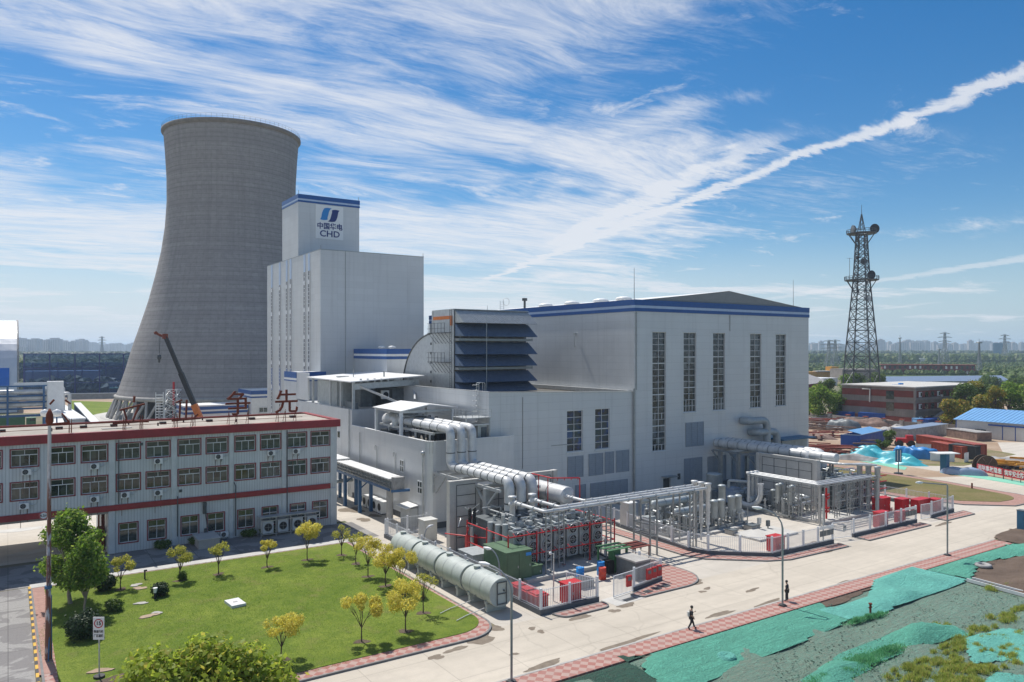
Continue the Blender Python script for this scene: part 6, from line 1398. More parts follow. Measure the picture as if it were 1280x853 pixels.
for k, y in enumerate((56.0,54.5,53.0)):
    l = ('farthest','middle','nearest')[k]; t = thing('red_crate', f'{l} of three red lidded bins in a row behind the fence corner', 'bin', (37.9,y,0), 'red bins behind the fence'); mb = MB(); mb.box(37.3,38.5,y-.62,y+.62,.05,.95); obj('body', mb, 'box_red', t)
    mb = MB(); mb.poly([(37.2,y-.68),(38.6,y-.68),(38.6,y+.68),(37.2,y+.68)],.95,1.08); mb.poly([(37.35,y-.5),(38.45,y-.5),(38.45,y+.5),(37.35,y+.5)],1.08,1.2); obj('lid', mb, 'box_red', t)
cabinet('red_crate', 'upright red box standing behind the front railing near the gate', 40.0, 41.6, 51.7, 52.7, 1.75, 'box_red', 'bin', .1, 2)
cabinet('red_crate', 'red box behind the white railing of the middle yard', 68.9, 70.5, 52.4, 53.6, 1.65, 'box_red', 'bin', .1, 2)
cabinet('red_crate', 'first red crate behind the far yard fence', 89.0, 91.0, 52.6, 53.4, 1.9, 'box_red', 'bin', .1, 1)
cabinet('red_crate', 'small red box hung behind the far yard fence', 92.3, 92.9, 52.2, 52.6, 1.7, 'box_red', 'bin', .4, 1); cabinet('red_crate', 'smallest red box on the far yard fence near its right end', 93.7, 94.2, 52.2, 52.6, 1.7, 'box_red', 'bin', .4, 1)
for i, (a, b, yy) in enumerate([(97.2,99.8,57.4),(99.9,101.6,55.8),(101.7,104.6,54.6),(104.7,106.2,53.8)]):
    cabinet('red_tank', ('leftmost','second','third','rightmost')[i]+' red bin of the stepped row at the last yard entrance', a, b, yy, yy+1.1, 1.9-.1*i, 'box_red', 'bin', .1, 2, group='red bins at the last yard entrance')
def barrel(x, y, label, mat, z=0.02, h=1.0, r=.33):
    t = thing('barrel', label, 'barrel', (x,y,z)); mb = MB(); mb.lathe([(0,0),(r*.95,0),(r,.03),(r,h*.32),(r*1.06,h*.34),(r,h*.36),(r,h*.64),(r*1.06,h*.66),(r,h*.68),(r,h-.03),(r*.95,h),(r*.9,h-.03),(0,h-.03)],(x,y,z),20); obj('body', mb, mat, t)
    mb = MB(); mb.cyl((x+r*.5,y,z+h-.03),(x+r*.5,y,z+h+.03),.05,n=8); obj('bung', mb, 'steel_pale', t)
barrel(45.4,56.6,'blue drum standing on the transformer yard paving','barrel_blue',.02,1.25,.38); barrel(48.2,56.9,'blue drum beside the green roofed pump','barrel_blue',.02,1.3,.38); barrel(47.4,55.7,'orange red drum in front of the blue one','barrel_red',.02,1.15,.36)
t = thing('pump_shelter', 'green pump set under a small green striped roof', 'pump', (50.2,56.6,0)); mb = MB(); 
for k in range(3): mb.box(48.6,51.6,56.2+k*.75,56.72+k*.75,2.35+k*.04,2.41+k*.04)
obj('roof', mb, 'skid_green', t); mb = MB(); mb.box(49.6,50.4,56.5,57.4,.1,2.2); mb.cyl((48.9,57,.9),(49.5,57,.9),.35,n=12); mb.box(51.1,51.3,56.4,56.6,.1,2.3); mb.box(48.8,48.95,58,58.15,.1,2.3); obj('body', mb, 'skid_green', t); mb = MB(); mb.box(48.8,49.5,56.4,57.4,.1,1.3); mb.cyl((49.1,56.35,.8),(49.1,56.4,.8),.42,n=16); mb.box(50.5,51.0,56.2,57.2,.1,1.2); obj('motor', mb, 'black', t)
t = thing('blue_pump', 'small blue motor pump beside the grey housing', 'pump', (51.2,55.7,0)); mb = MB(); mb.lathe([(.3,.1),(.36,.5),(.34,1.0),(.2,1.15),(0,1.15)],(50.4,55.2,0),14); obj('body', mb, 'barrel_blue', t); mb = MB(); mb.lathe([(.32,-.3),(.32,.2),(.15,.25)],(50.6,54.7,.55),12,'y'); obj('head', mb, 'pale_cloth', t)
t = thing('grey_pump_house', 'small grey concrete topped housing behind the fire boxes', 'housing', (52.0,55.5,0)); mb = MB(); mb.box(50.2,51.45,53.8,54.0,.05,.06) if False else mb.box(49.6,51.4,53.4,56.2,.05,1.75) ; obj('body', mb, 'equipment_dark', t); mb = MB(); mb.box(49.5,51.45,53.3,56.3,1.75,1.9); obj('lid', mb, 'concrete', t)
t = thing('red_slatted_roof', 'dark red slatted roof behind the grey housing', 'canopy', (53,57.5,0)); mb = MB()
for k in range(4): mb.box(52.3,54.9,56.9+k*.6,57.3+k*.6,1.9,1.97)
obj('slats', mb, 'brick_red', t); mb = MB()
for x, y in ((52.5,57),(54.7,57),(52.5,59),(54.7,59)): mb.bar((x,y,.1),(x,y,1.9),.08)
obj('frame', mb, 'brick_red', t)
t = thing('dark_bin', 'low dark box beside the blue drum', 'box', (44.6,55.0,0)); mb = MB(); mb.box(43.7,45.3,54.4,55.5,.05,.75); obj('body', mb, 'equipment_dark', t); mb = MB(); mb.box(43.65,45.35,54.35,55.55,.75,.82); obj('lid', mb, 'steel_dark', t)
t = thing('timber_scraps', 'loose yellow timber offcuts beside the dark box', 'timber', (43,56,0)); mb = MB(); r = random.Random(3)
for k in range(9): mb.obox((42.9+r.random()*1.4,55.6+r.random()*1.2,.08+k*.03),(r.uniform(.5,1.3),.12,.05),r.uniform(0,3))
obj('plank', mb, 'timber', t)
# arrester stand
t = thing('arrester_stand', 'steel post with black arresters and spiky insulators before the fire wall', 'arrester', (41.2,70.2,0)); x, y = 40.9, 69.2; mb = MB(); mb.cyl((x,y,0),(x,y,3.3),.22,n=10); mb.bar((x-.7,y,3.4),(x+.7,y,3.4),.2,.14); obj('post', mb, 'steel_pale', t)
for s in (-.28,.28):
    mb = MB(); pr_ = []
    for k in range(9): pr_ += [(.16,3.5+k*.2),(.22,3.55+k*.2),(.16,3.6+k*.2)]
    mb.lathe(pr_+[(0,5.35)],(x+s,y,0),12); obj('arrester', mb, 'black', t)
mb = MB(); r = random.Random(6)
for k in range(8): a = k*.8; mb.bar((x,y,4.4+.1*k),(x+.8*cos(a),y+.8*sin(a),4.9+.12*k),.06)
mb.tube([(x-1,y,4.2),(x-1.6,y-.4,4.4),(x-2,y-.6,3.6)],.04,5); obj('connector', mb, 'steel_pale', t)
t = thing('yard_post_light', 'slim white post with a round lamp inside the near fence', 'post', (39.9,54,0)); x, y = g(692,752); mb = MB(); mb.cyl((x,y,0),(x,y,4.2),.06,n=8); obj('post', mb, 'steel_pale', t); mb = MB(); mb.lathe([(0,-.14),(.12,-.06),(.14,.03),(.09,.12),(0,.15)],(x-.35,y,4.25),12); mb.bar((x,y,4.15),(x-.3,y,4.25),.04); obj('lamp', mb, 'white_paint', t)
t = thing('short_pole', 'slim white pole at the corner of the far yard fence', 'post', (78,51.5,0)); mb = MB(); mb.cyl((78.1,52.9,0),(78.1,52.9,5.2),.09,n=8); obj('pole', mb, 'steel_pale', t); mb = MB(); mb.cyl((78.1,52.9,5.2),(78.1,52.9,5.35),.13,n=8); obj('cap', mb, 'white_paint', t)
# red pipes lying, cable trench covers
t = thing('trench_covers', 'three square grates in the pavers below the red fire boxes', 'grate', (50,50.4,.12)); mb = MB()
for k in range(3): mb.obox((48.2+k*1.25,50.35+k*.14,.14),(.8,.6,.03),.12)
obj('grate', mb, 'steel_dark', t)
t = thing('trench_cover', 'dark floor grate at the open gate of the transformer yard', 'grate', (46,50.3,.02)); mb = MB(); mb.obox((45.6,49.9,.03),(1.5,.6,.03),.1); obj('grate', mb, 'steel_dark', t); mb = MB(); mb.obox((45.2,50.3,.022),(3.6,2.0,.012),.08); obj('slab', mb, 'concrete_pale', t)

# street lamps
def lamp(label, x, y, h, ang, zoff=0, out=2.2, k=0):
    t = thing('street_lamp', label, 'street lamp', (x,y,zoff)); mb = MB(); ax, ay = cos(ang), sin(ang)
    if k: pts = [(x,y,zoff+.1),(x,y,zoff+h-.1),(x+ax*.1,y+ay*.1,zoff+h),(x+ax*out,y+ay*out,zoff+h+.35)]
    else: pts = [(x,y,zoff+.1),(x,y,zoff+h-1.6)]+[(x+ax*out*(1-cos(a))*.9,y+ay*out*(1-cos(a))*.9,zoff+h-1.6+1.6*sin(a)) for a in (.3,.6,.9,1.2,1.45)]
    mb.tube(pts,[.085]*2+[.06]*(len(pts)-2),10); obj('pole', mb, 'steel_grey', t); p = Vector(pts[-1])
    mb = MB(); q = p+Vector((ax,ay,.06))*.75; mb.tube([tuple(p-Vector((ax,ay,0))*.1),tuple(p+Vector((ax,ay,.03))*.3),tuple(q)],[.08,.16,.07],10); obj('lamp_head', mb, 'white_paint', t)
    mb = MB(); mb.cyl((x,y,zoff),(x,y,zoff+.12),.3,n=12); mb.box(x-.28,x+.28,y-.28,y+.28,zoff-.02,zoff+.06); obj('base', mb, 'kerb_black', t); return t
VL = atan2(-RT[1], -RT[0])
lamp('curved grey street lamp on the brick pavement right of the standing man', 55.1, 41.2, 8.2, radians(125), .12)
lamp('grey street lamp at the bottom edge before the green tank', 27.6, 41.6, 7.5, radians(118), .12)
t = lamp('grey street lamp near the far end of the brick pavement', 83.2, 41.6, 7.5, radians(160), .12, 3.2, 1)
lamp('grey street lamp among the kiosks inside the tank fence', 36.9, 57.6, 3.9, radians(115), 0, 1.2) 
lamp('small white lamp arm over the farthest green tank', 36.9, 72.5, 3.0, radians(20), 0, .9)

# leaning rusty pole, speed sign, small lawn things
t = thing('rusty_pole', 'tall rusty white pole with a peeling base at the left edge of the lawn', 'pole', (*g(60,826),.12)); x, y = g(60,826); mb = MB(); mb.tube([(x,y,.1),(x+.02,y+.02,5.2),(x+.05,y+.05,5.2),(x+.1,y+.12,16.9)],[.20,.17,.15,.11],12); obj('shaft', mb, 'rusty_white', t)
mb = MB(); mb.tube([(x+.22,y,.1),(x+.2,y,4.6)],.05,6); mb.tube([(x,y-.5,.12),(x+.1,y,2.2)],.05,6); mb.cyl((x+.02,y+.02,5.1),(x+.02,y+.02,5.3),.24,n=12); obj('brace', mb, 'leg_blue', t); mb = MB(); mb.lathe([(.12,16.6),(.26,16.9),(.22,17.4),(.05,17.8),(0,17.8)],(x+.1,y+.12,0),10); obj('head', mb, 'rust_red', t)
x, y = g(124,850); t = thing('speed_limit_sign', 'white speed limit sign with a red ring reading 15 at the lawn corner', 'road sign', (x,y,.16)); mb = MB(); mb.cyl((x,y,.1),(x,y,3.95),.045,n=8); obj('post', mb, 'steel_pale', t)
a = radians(-33.6); dx, dy = cos(a), sin(a); nx, ny = sin(a), -cos(a)
mb = MB(); mb.obox((x+nx*.06,y+ny*.06,3.45),(.74,.035,1.5),a); b = obj('board', mb, 'logo_board', t); c = Vector((x+nx*.085,y+ny*.085,3.78)); mb = MB(); mb.ring(tuple(c),(nx,ny,0),.27,.032,24); obj('red_ring', mb, 'fire_red', b)
text('numerals', '15', .34, tuple(c), (pi/2,0,a), 'black', b, .006, .010); text('sign_text', '限速行驶', .20, (c.x,c.y,3.23), (pi/2,0,a), 'black', b, .004, .004, sx=.8); text('sign_text', '厂区道路', .20, (c.x,c.y,2.95), (pi/2,0,a), 'black', b, .004, .004, sx=.8)
mb = MB(); mb.cyl((x,y,.14),(x,y,.3),.35,n=12); obj('base', mb, 'black', t)
x, y = g(294,758); t = thing('lawn_slab', 'white square stone slab lying on the lawn', 'slab', (x,y,.16)); mb = MB(); mb.obox((x,y,.27),(1.2,1.9,.24),.1); obj('slab', mb, 'stone_white', t); mb = MB(); mb.obox((x,y,.395),(.35,.3,.02),.1); obj('handle_recess', mb, 'concrete', t)
x, y = g(194,751); t = thing('lawn_bollard_light', 'small white bollard light beside a dark shrub on the lawn', 'bollard light', (x,y,.16)); mb = MB(); mb.cyl((x,y,.1),(x,y,.7),.12,n=10); obj('post', mb, 'black', t); mb = MB(); mb.cyl((x,y,.7),(x,y,1.05),.15,n=10); mb.cyl((x,y,1.05),(x,y,1.12),.2,n=10); obj('lamp', mb, 'white_paint', t)
x, y = g(181,726); t = thing('lawn_bollard_light', 'thin dark bollard light by the path behind the lawn', 'bollard light', (x,y,.16)); mb = MB(); mb.cyl((x,y,.1),(x,y,.95),.07,n=8); obj('post', mb, 'black', t); mb = MB(); mb.box(x-.08,x+.2,y-.08,y+.08,.9,1.02); obj('head', mb, 'black', t)
for i, (px, py, rx, ry) in enumerate([(175,738,.8,.45),(170,734,.7,.4),(186,773,1.0,.4),(196,769,.6,.3),(125,842,1.1,.35),(176,757,.8,.3)]):
    x, y = g(px, py); t = obj('stone', MB().poly(blob(x,y,rx*.7,ry,0,30+i,14),.15,.22), 'concrete' if i % 2 else 'yard_soil'); tag(t, 'flat sandy stone '+['between the gold tree and path','just behind the other by the path','lying left of the white slab','at the edge of the largest bare spot','at the foot of the speed sign','in front of the white bollard light'][i], 'stone')
x, y = g(1215,612); t = thing('dry_lawn_marker', 'short dark marker post on the dry lawn', 'post', (x,y,.16)); mb = MB(); mb.cyl((x,y,.1),(x,y,1.0),.13,n=8); obj('post', mb, 'rust_red', t)
x, y = g(1088,770); t = thing('rusty_standpipe', 'short rusty standpipe poking out of the green netting', 'standpipe', (x,y,.1)); mb = MB(); mb.cyl((x,y,.1),(x,y,.95),.09,n=8); mb.cyl((x-.18,y,.7),(x+.18,y,.7),.07,n=8); mb.cyl((x,y,.95),(x,y,1.05),.15,n=8); obj('pipe', mb, 'rust_red', t)
x, y = g(1229,711); t = obj('ring_seat', MB().lathe([(.35,0),(.75,0),(.8,.15),(.7,.28),(.4,.28),(.35,.0)],(x,y,.2),18), 'scrap_grey'); tag(t, 'flat grey ring lying on the brown soil mound', 'ring')
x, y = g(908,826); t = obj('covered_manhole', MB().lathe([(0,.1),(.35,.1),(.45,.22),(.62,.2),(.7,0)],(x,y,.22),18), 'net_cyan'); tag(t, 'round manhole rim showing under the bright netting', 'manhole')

# ------------------------------------------------------------------ trees and shrubs
def leaves(mb, c, rad, n, s, r, shell=0.45, sq=1.0):
    for _ in range(n):
        a = r.uniform(0, 2*pi); h = r.uniform(-1, 1); q = sqrt(1-h*h); d = Vector((q*cos(a), q*sin(a), h)); k = (shell+(1-shell)*r.random())**.6*r.uniform(.75, 1.12)*(1+.25*max(0,r.gauss(0,.6)))
        p = Vector(c)+Vector((d.x*rad[0], d.y*rad[1], d.z*rad[2]))*k
        nrm = (d+Vector((r.gauss(0,.7), r.gauss(0,.7), r.gauss(.25,.7)))).normalized(); u = nrm.orthogonal().normalized(); u.rotate(__import__('mathutils').Quaternion(nrm, r.uniform(0, 6.28))); v = nrm.cross(u)
        e = s*r.uniform(.6, 1.35); u = u*e; v = v*e*.62*sq
        mb.add([tuple(p-u), tuple(p-v), tuple(p+u), tuple(p+v)], [(0,1,2,3)])
def tree(name, label, x, y, z, h, r0, blobs, leafmat_, n, s, seed, trunk=.16, fork=.35, bark='bark', group=None, cat='tree'):
    """blobs: (dx, dy, z, rx, rz) leaf clumps, each carried by a limb"""
    r = random.Random(seed); t = thing(name, label, cat, (x,y,z), group); mb = MB(); fz = h*fork
    mb.tube([(x,y,z-.05),(x+.04*h*r.uniform(-.4,.4),y,z+fz*.5),(x,y+.02,z+fz)],[trunk*1.25,trunk,trunk*.85],8)
    for dx, dy, bz, rx, rz in blobs:
        q = [(x,y,z+fz*.92),(x+dx*.35+r.uniform(-.1,.1),y+dy*.35,z+fz+(bz-fz)*.45),(x+dx*.9,y+dy*.9,z+bz)]; mb.tube(q,[trunk*.6,trunk*.4,trunk*.12],6,False)
        for _ in range(3): a = r.uniform(0,6.28); mb.tube([q[1],(q[2][0]+rx*.6*cos(a),q[2][1]+rx*.6*sin(a),q[2][2]+rz*r.uniform(-.2,.7))],[trunk*.22,trunk*.05],4,False)
    obj('trunk', mb, bark, t); mb = MB(); vol = sum(b[3]**2*b[4] for b in blobs)
    for dx, dy, bz, rx, rz in blobs: leaves(mb,(x+dx,y+dy,z+bz),(rx,rx,rz),int(n*rx*rx*rz/vol),s,r)
    obj('crown', mb, leafmat_, t); return t
def gold_blobs(r, h, w, n=7):
    out = []
    for k in range(n): a = 2*pi*k/n+r.uniform(-.4,.4); q = w*r.uniform(.35,.85); e = r.uniform(.30,.62)*w*.62; out.append((q*cos(a),q*sin(a),h-e*1.0-r.uniform(0,.34)*h*.6,e,e*r.uniform(.6,1.25)))
    out.append((r.uniform(-.2,.2),r.uniform(-.2,.2),h-.45,w*.34,w*.28)); return out
gold = [(151,739,3.0,1.35,'leaf_olive','sparse olive tree at the far left of the lawn'),(225,728,3.3,1.45,'leaf_olive','yellow olive tree second along the back of the lawn'),(273,720,3.1,1.2,'leaf_olive','narrow yellowing tree third along the back of the lawn'),
 (334,711,2.8,1.1,'leaf_gold','small golden tree fourth along the back of the lawn'),(384,702,3.9,1.6,'leaf_gold','golden tree with two crown halves before the cooler rack'),(427,696,3.3,1.2,'leaf_olive','thin brownish tree at the back right corner of the lawn'),
 (445,707,3.2,1.1,'leaf_olive','slim olive tree just in front of the back corner tree'),(460,723,4.0,1.4,'leaf_gold','tall loose golden tree left of the farthest green tank'),(482,735,3.9,1.7,'leaf_gold','broad golden tree in the middle of the right hand row'),(500,745,3.9,1.7,'leaf_gold','golden tree leaning towards the third green tank'),
 (507,792,3.9,1.75,'leaf_gold','broad golden tree near the paver corner of the lawn'),(529,769,3.5,1.1,'leaf_olive','nearly bare brownish tree beside the nearest tank'),(452,805,3.7,1.6,'leaf_gold','golden tree with forked trunk nearest the paver border'),(352,828,3.2,1.45,'leaf_gold','low golden tree alone at the bottom of the lawn')]
for i, (px, py, h, w, m, l) in enumerate(gold):
    x, y = g(px, py); r = random.Random(100+i); n = 1300 if i in (5,11,6) else (2300 if m == 'leaf_olive' else 3300)
    tree('young_tree', l, x, y, .16, h, 0, gold_blobs(r, h, w, 6+i % 3), m, int(n*(w/1.5)**2), .068, 200+i, .05, .30, group='young trees on the lawn')
    o = obj('tree_pit', MB().poly(blob(x,y,.55,.45,0,i,12),.15,.175), 'dark_soil'); tag(o, None, None, None, 'structure')
def rblobs(r, h, w, n, lo=.35):
    out = []
    for k in range(n): a = r.uniform(0,6.28); u = r.random(); z = h*(lo+(1-lo)*u)-.3; prof = sin(pi*min(1,.18+.78*u))**.7; q = w*prof*r.uniform(.2,.72); e = w*r.uniform(.28,.42); out.append((q*cos(a),q*sin(a),min(z,h-e*.8),e,e*.85))
    return out
r = random.Random(5)
tree('broadleaf_tree', 'large green broadleaf tree behind the smaller one at the left of the lawn', *g(88,757), .16, 8.0, 0, rblobs(r,8.0,3.0,17,.30), 'leaf_green', 9000, .15, 31, .15, .22, 'bark_pale')
r = random.Random(8)
tree('broadleaf_tree', 'slender bright green tree with a pale trunk before the larger one', *g(107,772), .16, 6.9, 0, [(0,0,6.0,.75,.7),(.4,.2,5.3,.9,.8),(-.5,0,4.9,.95,.8),(.6,-.3,4.2,1.1,.9),(-.6,.3,3.7,1.1,.9),(.1,.1,3.0,1.3,.8),(.9,.2,3.2,.9,.7),(-.8,-.2,2.8,.9,.6)], 'leaf_green', 5200, .13, 32, .10, .2, 'bark_pale')
r = random.Random(9)
nt_ = [(-2.1,.9,6.9,1.15,1.0),(-1.2,0,6.4,1.4,1.2),(.3,.3,7.1,1.3,1.15),(1.9,-.6,6.6,1.35,1.2),(3.0,-1.2,6.0,1.2,1.1),(-3.0,1.5,5.3,1.3,1.1),(0,-1,5.7,1.7,1.3),(1.5,1,5.6,1.6,1.2),(-1.5,-1.5,5.0,1.6,1.2),(2.4,-2.4,5.0,1.5,1.2),(-3.6,0.6,4.6,1.2,1.0),(3.6,.2,4.8,1.3,1.0),(.3,-2.4,4.6,1.6,1.1),(0,2.4,5.2,1.5,1.1)]
r = random.Random(99)
for k in range(26): a = r.uniform(0,6.28); q = r.uniform(.5,4.2); nt_.append((q*cos(a),q*sin(a)*.8,7.5-q*.42+r.uniform(-.2,.55),r.uniform(.28,.5),r.uniform(.4,.75)))
tree('broadleaf_tree', 'lime green tree crown rising into the bottom of the picture', 7.6, 38.4, 0, 8.4, 0, nt_, 'leaf_lime', 17000, .145, 33, .2, .3)
def shrub(label, x, y, w, h, m='leaf_dark', n=2600, seed=1, s=.09, z=.16, group=None):
    r = random.Random(seed); t = thing('shrub', label, 'shrub', (x,y,z), group); mb = MB()
    for k in range(6): a = k*1.05; mb.tube([(x,y,z-.03),(x+w*.5*cos(a),y+w*.5*sin(a),z+h*.55)],[.04,.015],5,False)
    obj('stem', mb, 'bark', t); mb = MB(); leaves(mb,(x,y,z+h*.5),(w,w,h*.5),n//2,s,r,.6)
    for k in range(7): a = r.uniform(0,6.28); leaves(mb,(x+w*.55*cos(a),y+w*.55*sin(a),z+h*r.uniform(.3,.75)),(w*.45,w*.45,h*.28),n//14,s,r)
    obj('foliage', mb, m, t)
shrub('largest dark round shrub beside the speed sign', *g(105,800), 1.25, 1.9, n=5200, seed=1, s=.10)
shrub('small low shrub right of the slender green tree', *g(143,766), .7, .95, 'leaf_mid', 2000, 2)
shrub('dark round shrub behind the slender green tree', *g(131,740), .95, 1.45, n=3000, seed=3)
shrub('dark shrub behind the white bollard light', *g(200,747), .72, 1.15, n=2200, seed=4)
shrub('thin dark shrub under the second olive tree', *g(228,727), .45, .8, n=800, seed=5, m='leaf_mid')
for i, px in enumerate((205, 248, 312, 334)): x, y = g(px, (688,682,672,668)[i]); shrub(('leftmost weedy bush at the office wall','weedy bush right of the concrete box at the office wall','weedy bush left of the cooler rack','weedy bush below the cooler rack')[i], x, 91.3, .9, .9, 'leaf_mid', 900, 20+i, .1, .02)

# ------------------------------------------------------------------ people
def person(label, x, y, ang, phone=False, hands_pockets=False):
    t = thing('person', label, 'person', (x,y,.12)); ca, sa = cos(ang), sin(ang)
    def P(f, s, z): return (x+f*ca-s*sa, y+f*sa+s*ca, .12+z)           # forward, left, up
    if phone: FA, KA, FB, KB = (.30,.09,.08), (.17,.10,.50), (-.30,-.09,.10), (-.06,-.10,.50)
    else: FA, KA, FB, KB = (.06,.11,.08), (.05,.11,.50), (-.04,-.11,.08), (0,-.11,.50)
    J = {'pel':(0,0,.95),'sp':(0,0,1.15),'ch':(.01,0,1.36),'nk':(.02,0,1.50),'hd':(.04,0,1.60),'hd2':(.05,0,1.70),
         'hl':(0,.10,.90),'kl':KA,'al':FA,'tl':(FA[0]+.17,FA[1],.03),'hr':(0,-.10,.90),'kr':KB,'ar':FB,'tr':(FB[0]+.17,FB[1],.03),
         'sl':(0,.19,1.40),'sr':(0,-.19,1.40)}
    if phone: J.update(el=(.08,.26,1.14), wl=(.30,.20,1.24), er=(-.06,-.27,1.13), wr=(.10,-.27,.92))
    else: J.update(el=(-.02,.27,1.13), wl=(.12,.20,.98), er=(-.02,-.27,1.13), wr=(.10,-.22,.96))
    E = [('pel','sp'),('sp','ch'),('ch','nk'),('nk','hd'),('hd','hd2'),('pel','hl'),('hl','kl'),('kl','al'),('al','tl'),('pel','hr'),('hr','kr'),('kr','ar'),('ar','tr'),('ch','sl'),('sl','el'),('el','wl'),('ch','sr'),('sr','er'),('er','wr')]
    R = dict(pel=.14,sp=.13,ch=.145,nk=.055,hd=.095,hd2=.085,hl=.10,kl=.065,al=.042,tl=.035,hr=.10,kr=.065,ar=.042,tr=.035,sl=.06,sr=.06,el=.042,er=.042,wl=.028,wr=.028)
    # fingers rooted in the palms
    for sd, w in (('l','wl'),('r','wr')):
        b = Vector(J[w]); d = (b-Vector(J['e'+sd])).normalized(); J['h'+sd+'p'] = tuple(b+d*.07); R['h'+sd+'p'] = .032; E.append((w,'h'+sd+'p'))
        for k in range(4): n = f'f{sd}{k}'; J[n] = tuple(b+d*(.14+.01*(k in (1,2)))+Vector((0,(k-1.5)*.018,0))); R[n] = .009; J[n+'b'] = tuple(Vector(J[n])+d*.02+Vector((.02,0,-.01))); R[n+'b'] = .008; E += [('h'+sd+'p',n),(n,n+'b')]
        n = f't{sd}h'; J[n] = tuple(b+d*.06+Vector((.045,0,.0))); R[n] = .010; E.append((w,n))
    def skin(name, keys, edges, grow, mat, root, parent):
        ks = [k for k in keys]; me = bpy.data.meshes.new(name); me.from_pydata([tuple(Vector(P(*J[k]))-Vector((x,y,.12))) for k in ks],[(ks.index(a),ks.index(b)) for a, b in edges],[])
        o = bpy.data.objects.new(name, me); C.objects.link(o); o.parent = parent; mo = o.modifiers.new('Skin','SKIN'); mo.use_smooth_shade = True
        for i, k in enumerate(ks): d = me.skin_vertices[0].data[i]; d.radius = (R[k]+grow,)*2; d.use_root = (k == root)
        sb = o.modifiers.new('Sub','SUBSURF'); sb.levels = 1; sb.render_levels = 2; me.materials.append(M[mat])
        dg = bpy.context.evaluated_depsgraph_get(); bpy.context.view_layer.update(); ev = o.evaluated_get(bpy.context.evaluated_depsgraph_get()); m2 = bpy.data.meshes.new_from_object(ev); o.modifiers.clear(); o.data = m2; m2.materials.clear(); m2.materials.append(M[mat]); return o
    skin('body', list(J), E, 0, 'skin', 'pel', t)
    up = ['pel','sp','ch','sl','el','sr','er','wl','wr'] if not phone else ['pel','sp','ch','sl','el','sr','er']; skin('shirt', up, [e for e in E if e[0] in up and e[1] in up], .022, 'dark_cloth', 'pel', t)
    lo = ['pel','hl','kl','al','hr','kr','ar']; skin('trousers', lo, [e for e in E if e[0] in lo and e[1] in lo], .024, 'trouser_cloth', 'pel', t)
    for s in 'lr': skin('shoe', ['a'+s,'t'+s], [('a'+s,'t'+s)], .018, 'black', 'a'+s, t)
    mb = MB(); c = P(.035,0,1.685); mb.lathe([(.105,-.03),(.118,.02),(.112,.08),(.08,.125),(0,.145)],c,14); obj('hair', mb, 'hair', t)
    mb = MB(); 
    for s in (-.032,.032): q = P(.137,s,1.655); mb.lathe([(0,-.01),(.012,0),(0,.01)],q,6)
    obj('eyes', mb, 'black', t); mb = MB(); q = P(.15,0,1.62); mb.lathe([(0,-.025),(.02,-.015),(.008,.03)],q,6); obj('nose', mb, 'skin', t)
    mb = MB(); mb.bar(P(.132,-.025,1.578),P(.132,.025,1.578),.008); obj('mouth', mb, 'scrap_red', t)
    return t, P
d0 = atan2(RT[1], RT[0])
t, P = person('person in black walking on the brick pavement and looking at a phone in hand', 44.6, 41.75, d0+.15, True)
t2 = thing('phone', 'phone held up by the person walking', 'phone', P(.40,.17,1.28)); mb = MB(); mb.obox(P(.40,.17,1.30),(.012,.07,.14),d0); obj('case', mb, 'black', t2); mb = MB(); mb.obox(tuple(Vector(P(.392,.17,1.30))),(.006,.06,.125),d0); obj('screen', mb, 'equipment_grey', t2)
t3 = thing('shoulder_bag', 'pale bag hanging at the walking person’s back', 'bag', P(-.2,.05,1.1)); mb = MB(); mb.obox(P(-.24,.02,1.18),(.14,.24,.34),d0+.15); obj('bag', mb, 'pale_cloth', t3); mb = MB(); mb.tube([P(-.2,.1,1.3),P(-.08,.15,1.47),P(.10,.1,1.44),P(.17,.0,1.25)],.018,5); obj('strap', mb, 'pale_cloth', t3)
person('person in black standing on the brick pavement beside the curved lamp', 56.45, 41.75, d0+2.6)

# ------------------------------------------------------------------ right: telecom tower
def lattice(name, label, x, y, prof, levels, t=.16, mat='steel_dark', rz=0.0, cat='tower', braces=True, z0=0, group=None):
    T = thing(name, label, cat, (x,y,z0), group)
    def hw(z):
        for (za, a), (zb, b) in zip(prof, prof[1:]):
            if za <= z <= zb: return a+(b-a)*(z-za)/(zb-za)
        return prof[-1][1]
    def cr(z, k): a = rz+pi/4+k*pi/2; q = hw(z)*sqrt(2); return (x+q*cos(a), y+q*sin(a), z0+z)
    for k in range(4):
        mb = MB()
        for a, b in zip(levels, levels[1:]): mb.bar(cr(a,k),cr(b,k),t)
        obj('leg', mb, mat, T)
    mb = MB()
    for a, b in zip(levels, levels[1:]):
        for k in range(4):
            n = (k+1)%4; mb.bar(cr(b,k),cr(b,n),t*.55)
            mb.bar(cr(a,k),cr(b,n),t*.55); mb.bar(cr(a,n),cr(b,k),t*.55)
    obj('bracing', mb, mat, T); return T
